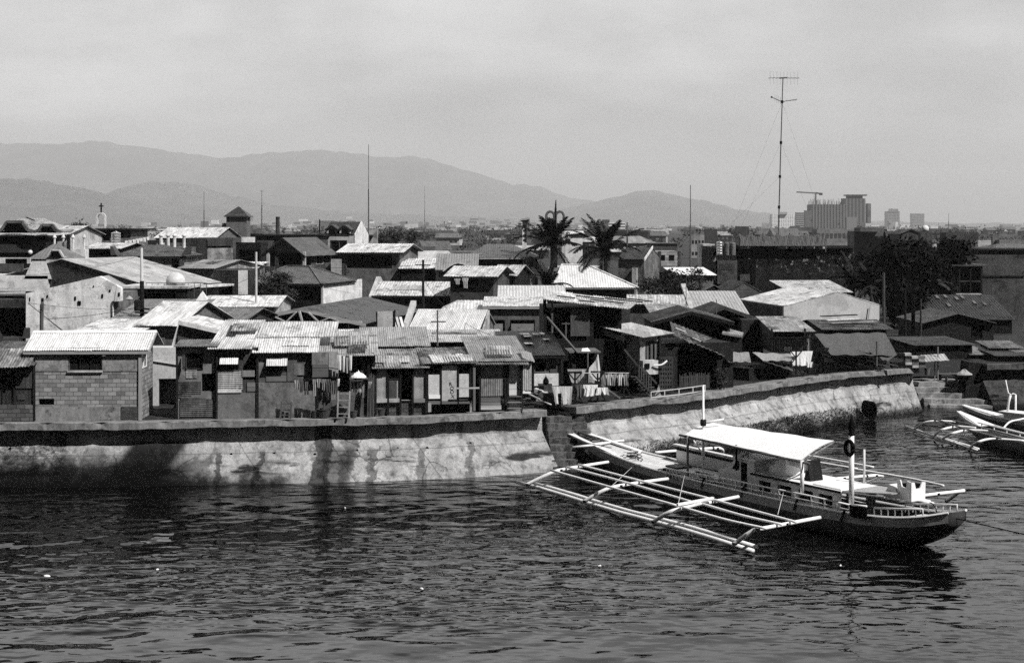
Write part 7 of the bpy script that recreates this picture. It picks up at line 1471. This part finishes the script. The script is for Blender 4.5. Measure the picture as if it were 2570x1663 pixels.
sp_l = ['first spotted cloth from the left on the taut line', 'second spotted cloth from the left on the taut line', 'third spotted cloth from the left on the taut line', 'fourth spotted cloth from the left on the taut line', 'spotted cloth at the right end of the taut line']
for k in range(5): garment('garment', sp_l[k], P(1514+k*14, 938, 72.7+.2*k), .30, .62, [cloth(.35,.7), cloth(.6,.6)][k % 2], 'shirt', 'spotted cloths on the taut line')
garment('garment', 'white shirt hanging low in front of the second T-shaped rack', P(1482, 965, 71.8), .75, .6, WC, 'shirt', LG); garment('garment', 'white trousers hanging low behind the sloping prop', P(1512, 972, 72.2), .7, .4, WC, 'trousers', LG); garment('garment', 'dark patterned garment hanging at the leftmost T-shaped rack', P(1453, 965, 71.8), .45, .65, GC, 'shirt', LG)
garment('hanging_sheet', 'pale rumpled sheet spread behind the T-shaped racks', P(1461, 926, 74), 1.55, .75, cloth(.42, .4), 'cloth', None, 0, 'sheet')
m = MB(); pts = [P(1500,889,73.5), P(1494,905,73.5), P(1479,922,73.4), P(1478,935,73.3), P(1490,952,73.2), P(1502,957,73.2), P(1505,930,73.4)]; b0 = pts[5]
m.prism([p-b0 for p in pts], (.04,.10,0)); tag(m.build('hanging_net', cloth(.5, .3), None, loc=b0), 'pointed pale cloth hung like a sail beside the drying racks', 'cloth')
m = MB(); m.tube([P(1475,882,74)-P(1475,960,74), Vector((0,0,0))], .04, 6); tag(m.build('thin_pole', mid_wall, None, loc=P(1475,960,74)), 'thin bent pole left of the cloth hung like a sail', 'pole')
h = House('lean_to', 'dark lean-to with pale junk on its roof behind the drying racks', 1436, 1492, 76.5, 2, 884, 4, 1000, 'lean-to'); h.op(1445,1485,890,925,'o'); h.walls(plaster(.08), None, 'flat'); m = MB(); m.box(-.2, h.w+.3, -.4, 2.1, h.h+.003, h.h+.06); m.build('roof', mid_wall, h.e); m = MB(); m.hexa([(.5,0,h.h+.06), (1.0,0,h.h+.06), (1.0,.4,h.h+.06), (.5,.4,h.h+.06)], [(.55,.1,h.h+.2), (.85,.1,h.h+.24), (.9,.3,h.h+.2), (.6,.3,h.h+.2)]); m.build('roof_clutter', WHITE, h.e)
m = MB(); a, b_ = P(1372, 795, 77.8), P(1450, 885, 76); m.beam((0,0,0), b_-a, .13, .08); tag(m.build('sloping_beam', wood(.22, 2, .3), None, loc=a), 'weathered beam sloping down across the black shed front', 'beam')
# outside stair of the stilt house
e = empty('outside_stair', P(1600, 990, 76.8), 0, 'steep wooden outside stair with handrail against the pale stilt house', 'stair'); b0 = P(1600, 990, 76.8)
q = lambda u, v, Y=76.8: P(u, v, Y)-b0
for a, b_, y in (((1567,876), (1632,956), 76.6), ((1594,944), (1640,990), 76.4), ((1610,920), (1648,962), 76.9)): m = MB(); m.beam(q(*a, y), q(*b_, y), .10); m.build('handrail', wood(.14), e)
for k in range(8): t = k/7; a = Vector(q(1600, 945, 76.6)).lerp(q(1645, 992, 76.6), t); m = MB(); m.beam(a+Vector((-.35,.1,0)), a+Vector((.35,.1,0)), .18, .04); m.build('tread', wood(.25, 0), e)
for k in range(6): m = MB(); p = q(1604+k*6, 915+k*7, 76.5); m.beam(p, p+Vector((0,0,-.7)), .05); m.build('baluster', wood(.2), e)
h = House('porch', 'white boarded porch side below the pale stilt house window', 1614, 1652, 76.9, .5, 905, 20, 940, 'porch'); h.walls(plaster(.62, .4), None, 'flat'); h.panel('dark_gap', 1618, 1630, 912, 925, BLACKP); m = MB(); m.tube(curve([h.L(1640,916,-.1), h.L(1660,915,-.2), h.L(1674,905,-.2)], 6), .05, 6); m.build('white_pipe', WHITE, h.e)
m = MB(); m.prism([(0,0,0), (.42,0,0), (.3,0,.75)], (0,.3,0)); tag(m.build('triangular_board', light_wall, None, loc=P(1640, 1000, 75.8)), 'pale triangular board propped at the foot of the outside stair', 'board')
# white rail on the sea wall edge
e = empty('sea_rail', Wz(1632, 1005, 2.75), 0, 'low white metal rail along the sea wall edge right of the racks', 'railing'); b0 = e.location.copy(); pp = [Wz(1632,1011,2.5), Wz(1666,1007,2.5), Wz(1702,1003,2.5), Wz(1737,998,2.5), Wz(1768,993,2.5)]
for p in pp: m = MB(); m.beam(p-b0+Vector((.04,-.06,-.12)), p-b0+Vector((.04,-.06,.60)), .05); m.build('post', paint(.55), e)
for dz in (.60, .30): m = MB(); [m.beam(a-b0+Vector((.04,-.06,dz)), c_-b0+Vector((.04,-.06,dz)), .038) for a, c_ in zip(pp, pp[1:])]; m.build('rail', paint(.55), e)
# right sea wall clutter
def drape(name, label, pts, mt, sag, cat, n=14, fold=.06):
    b0 = Vector(pts[3]); A, B_, C_, D = [Vector(p)-b0 for p in pts]; m = MB(); rows = []; r_ = random.Random(len(label))
    for j in range(n+1):
        t = j/n; rows.append(m.add([(A.lerp(B_, i/n)).lerp(D.lerp(C_, i/n), t)+Vector((0, -fold*math.sin(i*1.9+j*.5), fold*math.sin(i*1.3+t*3)-sag*math.sin(math.pi*i/n)*math.sin(math.pi*t))) for i in range(n+1)]))
    for a, b_ in zip(rows, rows[1:]):
        for i in range(n): m.f.append((a+i, a+i+1, b_+i+1, b_+i))
    k = len(m.v); m.v += [(x, y+.02, z-.02) for x, y, z in m.v]; m.f += [tuple(k+i for i in reversed(q)) for q in m.f]
    return tag(m.build(name, mt, None, True, loc=b0), label, cat)
drape('tarpaulin', 'large sagging grey tarpaulin spread over poles above the lumber', [P(2044,838,92), P(2222,834,95), P(2252,892,90), P(2085,890,87)], cloth(.10, .5), .25, 'tarpaulin', 18, .035)
drape('tarpaulin', 'hanging front edge of grey tarpaulin drooping at its right corner', [P(2150,878,89.3), P(2252,890,90), P(2228,907,89.3), P(2196,893,89.3)], cloth(.10, .5), .05, 'tarpaulin', 10, .05)
drape('tarpaulin', 'pale cloth awning sagging like a hammock beside the sapling', [P(1795,882,81), P(1880,884,83.5), P(1885,908,82), P(1830,908,80)], cloth(.24, .5), .5, 'tarpaulin', 12, .03)
drape('tarpaulin', 'pale sheet roof stretched flat left of the white sheet on the racks', [P(1888,884,86), P(1990,888,88), P(1985,905,85), P(1915,905,84)], cloth(.30, .5), .12, 'tarpaulin', 12, .03)
h = House('shed', 'low dark shed with a sloping plank roof behind the right sea wall', 1880, 1985, 84.2, 3, 925, 40, 960, 'shed'); h.walls(wood(.03), None, 'flat'); m = MB(); m.sheet(P(1918,905,84)-h.base, P(1990,930,84.5)-h.base, P(2000,892,90)-P(1918,905,84)+Vector((-2,0,0)), .5, .02, .04, jit=.1); o = m.build('roof', wood(.16, 1, .25), h.e); o.matrix_parent_inverse = Matrix.Rotation(-h.yaw, 4, 'Z')
garment('hanging_sheet', 'bright white sheet hung on the tall racks of the right sea wall', P(2012, 881, 86.6), 1.45, .9, cloth(.85, .2), 'cloth', None, .2, 'sheet'); garment('garment', 'white rag on the short trestle of the right sea wall', P(2032, 908, 86.4), .4, .35, WC, 'cloth', None)
e = empty('lumber_pile', P(2110, 920, 89), 0, 'heap of long timber boards sloping down below the grey tarpaulin', 'lumber pile'); r_ = random.Random(4)
for k in range(34):
    a = P(r_.uniform(2035, 2120), r_.uniform(878, 912), 91.3+r_.uniform(-.8, 1.5)); b_ = a+Vector((r_.uniform(1.5, 3.4), r_.uniform(-1.2, -.1), -r_.uniform(.25, .8))); b_.z = max(b_.z, 2.85); m = MB(); m.beam(a-e.location, b_-e.location, r_.uniform(.1,.22), .06); m.build('timber', [wood(.2), wood(.35), DPOLE, pl_dark, light_wall][k % 5], e)
e = empty('block_stack', P(2275, 922, 91), 0, 'neat stack of pale hollow blocks near the end of the right sea wall', 'block stack'); s_ = 91/3570
for r in range(5):
    for c in range(5 if r < 4 else 3):
        if r in (2, 3) and c < 2: continue
        m = MB(); x = (-38+c*17)*s_; z = r*7.4*s_; m.box(x, x+16*s_, -.2+.04*r, .35, z, z+6.6*s_); m.build('block', [light_wall, mid_wall, DPOLE][(r+c) % 3 if c > 1 else 2], e)
m = MB(); m.tube([(0,0,0), (.02,0,1.55)], .06, 7); tag(m.build('stake', wood(.2), None, loc=P(2200, 918, 89.2)), 'stake standing upright in front of the grey tarpaulin', 'stake')
# pipe outfall
e = empty('drain_outfall', Wz(2192, 1046, 0), 0, 'large black drain pipe mouth at the bend of the right sea wall', 'drain'); e.location.z = 0
dv = Vector((.35,-.93,-.12)).normalized(); c0 = P(2190, 1031, 86.9)-e.location; m = MB(); n = 20; rings = []
for (off, r_) in ((.8, .46), (0, .56), (0, .49), (.75, .45)):
    x = Vector((.93,.35,0)); y = Vector((0,.1,1)); rings.append(m.add([c0-dv*off+x*r_*.60*math.cos(6.283*k/n)+y*r_*1.05*math.sin(6.283*k/n) for k in range(n)]))
for a, b_ in zip(rings, rings[1:]):
    for k in range(n): m.f.append((a+k, a+(k+1)%n, b_+(k+1)%n, b_+k))
m.f.append(tuple(rings[-1]+k for k in range(n))); m.build('pipe', BLACKP, e)
# stone steps in the gap and the landing stairs
def stairs(label, pts, mt, seed, name='stone_steps'):
    b0 = Vector(pts[0][0]); e = empty(name, b0, 0, label, 'steps'); r_ = random.Random(seed)
    for k, (a, b_, dep) in enumerate(pts):
        a, b_ = Vector(a)-b0, Vector(b_)-b0; m = MB(); n = 10; lo, hi = [], []; dirn = Vector((-(b_-a).y, (b_-a).x, 0)).normalized()
        f_ = [a.lerp(b_, i/n)+dirn*r_.uniform(-.05,.05)+Vector((0,0,r_.uniform(-.03,.02))) for i in range(n+1)]
        tops = m.add(f_); bots = m.add([p-Vector((0,0,.9)) for p in f_]); back = m.add([p+dirn*dep for p in f_]); bb = m.add([p+dirn*dep-Vector((0,0,.9)) for p in f_])
        for i in range(n): m.f += [(bots+i, bots+i+1, tops+i+1, tops+i), (tops+i, tops+i+1, back+i+1, back+i), (back+i, back+i+1, bb+i+1, bb+i)]
        m.f += [(bots, tops, back, bb), (tops+n, bots+n, bb+n, back+n)]; m.build('step', mt, e)
rs_ = plaster(.22, .75, 2.0)
stairs('crumbling dark stone steps dropping to the water between the two sea walls', [((1.72+.04*k, 71.3-.36*k, 2.3-.30*k), (3.6+.16*k, 71.5-.36*k, 2.3-.30*k), .8) for k in range(9)], rs_, 2)
stairs('broad dark mossy landing stairs between the right sea wall and the far wall', [((26.5+.22*k, 95.6-.62*k, 1.42-.31*k), (32.0-.16*k, 95.2-.62*k, 1.42-.31*k), 1.0 if k else 3.6) for k in range(6)], plaster(.42, .6, 1.2), 3)
m = MB(); m.prism([(-.9,0,-2.5), (.9,0,-2.5), (.7,0,.6), (-.55,0,.7)], (0,1.6,0)); tag(m.build('pier', plaster(.03), None, loc=P(2452, 935, 94)), 'squat black concrete pier at the left end of the far sea wall', 'pier')
e = empty('awning', P(2352, 920, 96), 0, 'little pale striped awning on two poles above the landing', 'awning'); s_ = 96/3570; m = MB(); m.sheet((-37*s_,-.6,15*s_), (22*s_,-.7,19*s_), (0,1.1,.34), .22, .02, .02, jit=.08, rag=.3); m.build('awning_roof', metal(.55, .3, .3), e)
for x in (-6, 2): m = MB(); m.beam((x*s_,0,-1), (x*s_,0,50*s_ if x == 2 else 18*s_), .07); m.build('pole', wood(.3), e)
for i, (u, v, w_, lb) in enumerate(((2380,938,52,'long slatted bench on the landing under the little awning'), (2400,955,62,'low pale table frame at the top of the landing stairs'))):
    e = empty('bench', Vector((PX(u, 96.6-i), 96.6-i, 1.42)), 0, lb, 'bench'); s_ = 95/3570
    for k in range(3): m = MB(); m.box(-w_/2*s_, w_/2*s_, -.3+.2*k, -.16+.2*k, .42+.0*k, .46); m.build('slat', [mid_wall, pl_dark][i], e)
    for x in (-.4, .4): m = MB(); m.box(x*w_*s_-.03, x*w_*s_+.03, -.25, .2, 0, .42); m.build('leg', [DPOLE, mid_wall][i], e)
basin('pale bucket on the landing beside the bench', 2327, 940, .2, .45, 95, mid_wall, 'bucket')
heap('cloth_heap', 'pale cloth heap on the low table of the landing', 2420, 940, 94, 1.1, .35, cloth(.4, .5), 8)
# debris on the water
for i, (u, v, w_, lb) in enumerate(((118,1446,18,'white scrap floating at the left of the open water'), (395,1430,10,'small white scrap floating in the pale reflection'), (1058,1478,18,'flat white scrap floating at centre'), (1505,1421,10,'small pale scrap floating below the outrigger float'), (2110,1420,8,'tiny white scrap floating below the boat'), (866,1275,8,'tiny white scrap near the left sea wall'))):
    s_ = 11.8/(v-570); p = Wz(u, v, .03); m = MB(); r_ = random.Random(i); m.lathe([(w_*s_*.30, 0), (w_*s_*.5, .02), (w_*s_*.35, .05), (.02, .06)], 7); o = m.build('floating_scrap', WHITE, None, loc=p); o.rotation_euler = (R(8), R(5), i); o.scale = (1, .5, 1); tag(o, lb, 'litter')
# grass fringe along the foot of the right sea wall
def fringe():
    rs = np.random.RandomState(6); V = []; path = resample([p.copy() for p in cap2], .25); nr = outnorm(path); L_ = len(path)
    for i, (p, o) in enumerate(zip(path, nr)):
        t = i/L_; b = np.interp(t, [0, .25, .5, .75, .9, 1], [2.3, 2.3, 2.3, 2.0, 1.5, .9]); dens = np.interp(t, [0, .12, .2, .5, .72, .8, 1], [10, 50, 90, 120, 100, 20, 6])*(.6+.8*abs(math.sin(i*.21)*math.sin(i*.067+1)))
        for _ in range(int(dens)):
            h0 = rs.uniform(.0, .62)**1.3*np.interp(t, [.1,.3,.75,.9], [1.0,1.5,1.5,.6]); f = (2.47-h0)/3.27; off = -.54+(b+.54)*max(0, (f-.24)/.76)+.06
            q = np.array(p+o*off+Vector((rs.uniform(-.15,.15), rs.uniform(-.15,.15), 0))); q[2] = h0; L2 = rs.uniform(.10, .30); dr = np.array([o.x*.6+rs.normal()*.4, o.y*.6+rs.normal()*.4, rs.uniform(.1, 1.0)]); dr /= np.linalg.norm(dr); sd = np.cross(dr, [0,0,1.0]); sd /= np.linalg.norm(sd)+1e-6
            V += [q-sd*.022, q+sd*.022, q+dr*L2+sd*.004+np.array([0,0,-.02]), q+dr*L2-sd*.004]
    V = np.array(V); tag(mesh_np('grass', V, np.arange(len(V)).reshape(-1, 4), leafy(.05)), 'ragged dark weed growing along the foot of the right sea wall', 'weed', None, 'stuff')
fringe()
# washing line on the roof terrace far left
for k in range(7): garment('garment', 'white washing on the roof line beside the steel water tank', P(318+k*9, 604-k*1.6, 140), .33, .34+.1*(k % 2), WC, ['cloth','shirt'][k % 2], 'white washing on the roof line')
for k, (u, v) in enumerate(((1168,697), (1148,699))): garment('garment', ['pale shirt under the eave of the washing-hung house', 'row of rags at the left of the washing-hung house'][k], P(u, v, 119.5), .5, [.9, .5][k], cloth(.45, .5), 'shirt', LG)
WH = [(580,1140),(688,1138),(790,1140),(896,1131),(998,1125),(1072,1124),(1180,1112),(25,1126)]
for u, v in WH:
    zz = 1.6
    for _ in range(6):
        x = PX(u, 65.5); cy = float(np.interp(x, [c.x for c in cap1], [c.y for c in cap1])); bb = float(np.interp(x, [c.x for c in cap1], out1)); t = (2.47-zz)/3.27; yy = cy-(-.54+(bb+.54)*max(0, (t-.24)/.76)); zz = PZ(v, yy)
    p = Vector((PX(u, yy), yy, zz))-SEAWALL1.location; m = MB(); m.tube([p+Vector((0,.4,.03)), p+Vector((0,-.03,-.005))], .07, 8); m.build('weep_pipe', BLACKP, SEAWALL1)
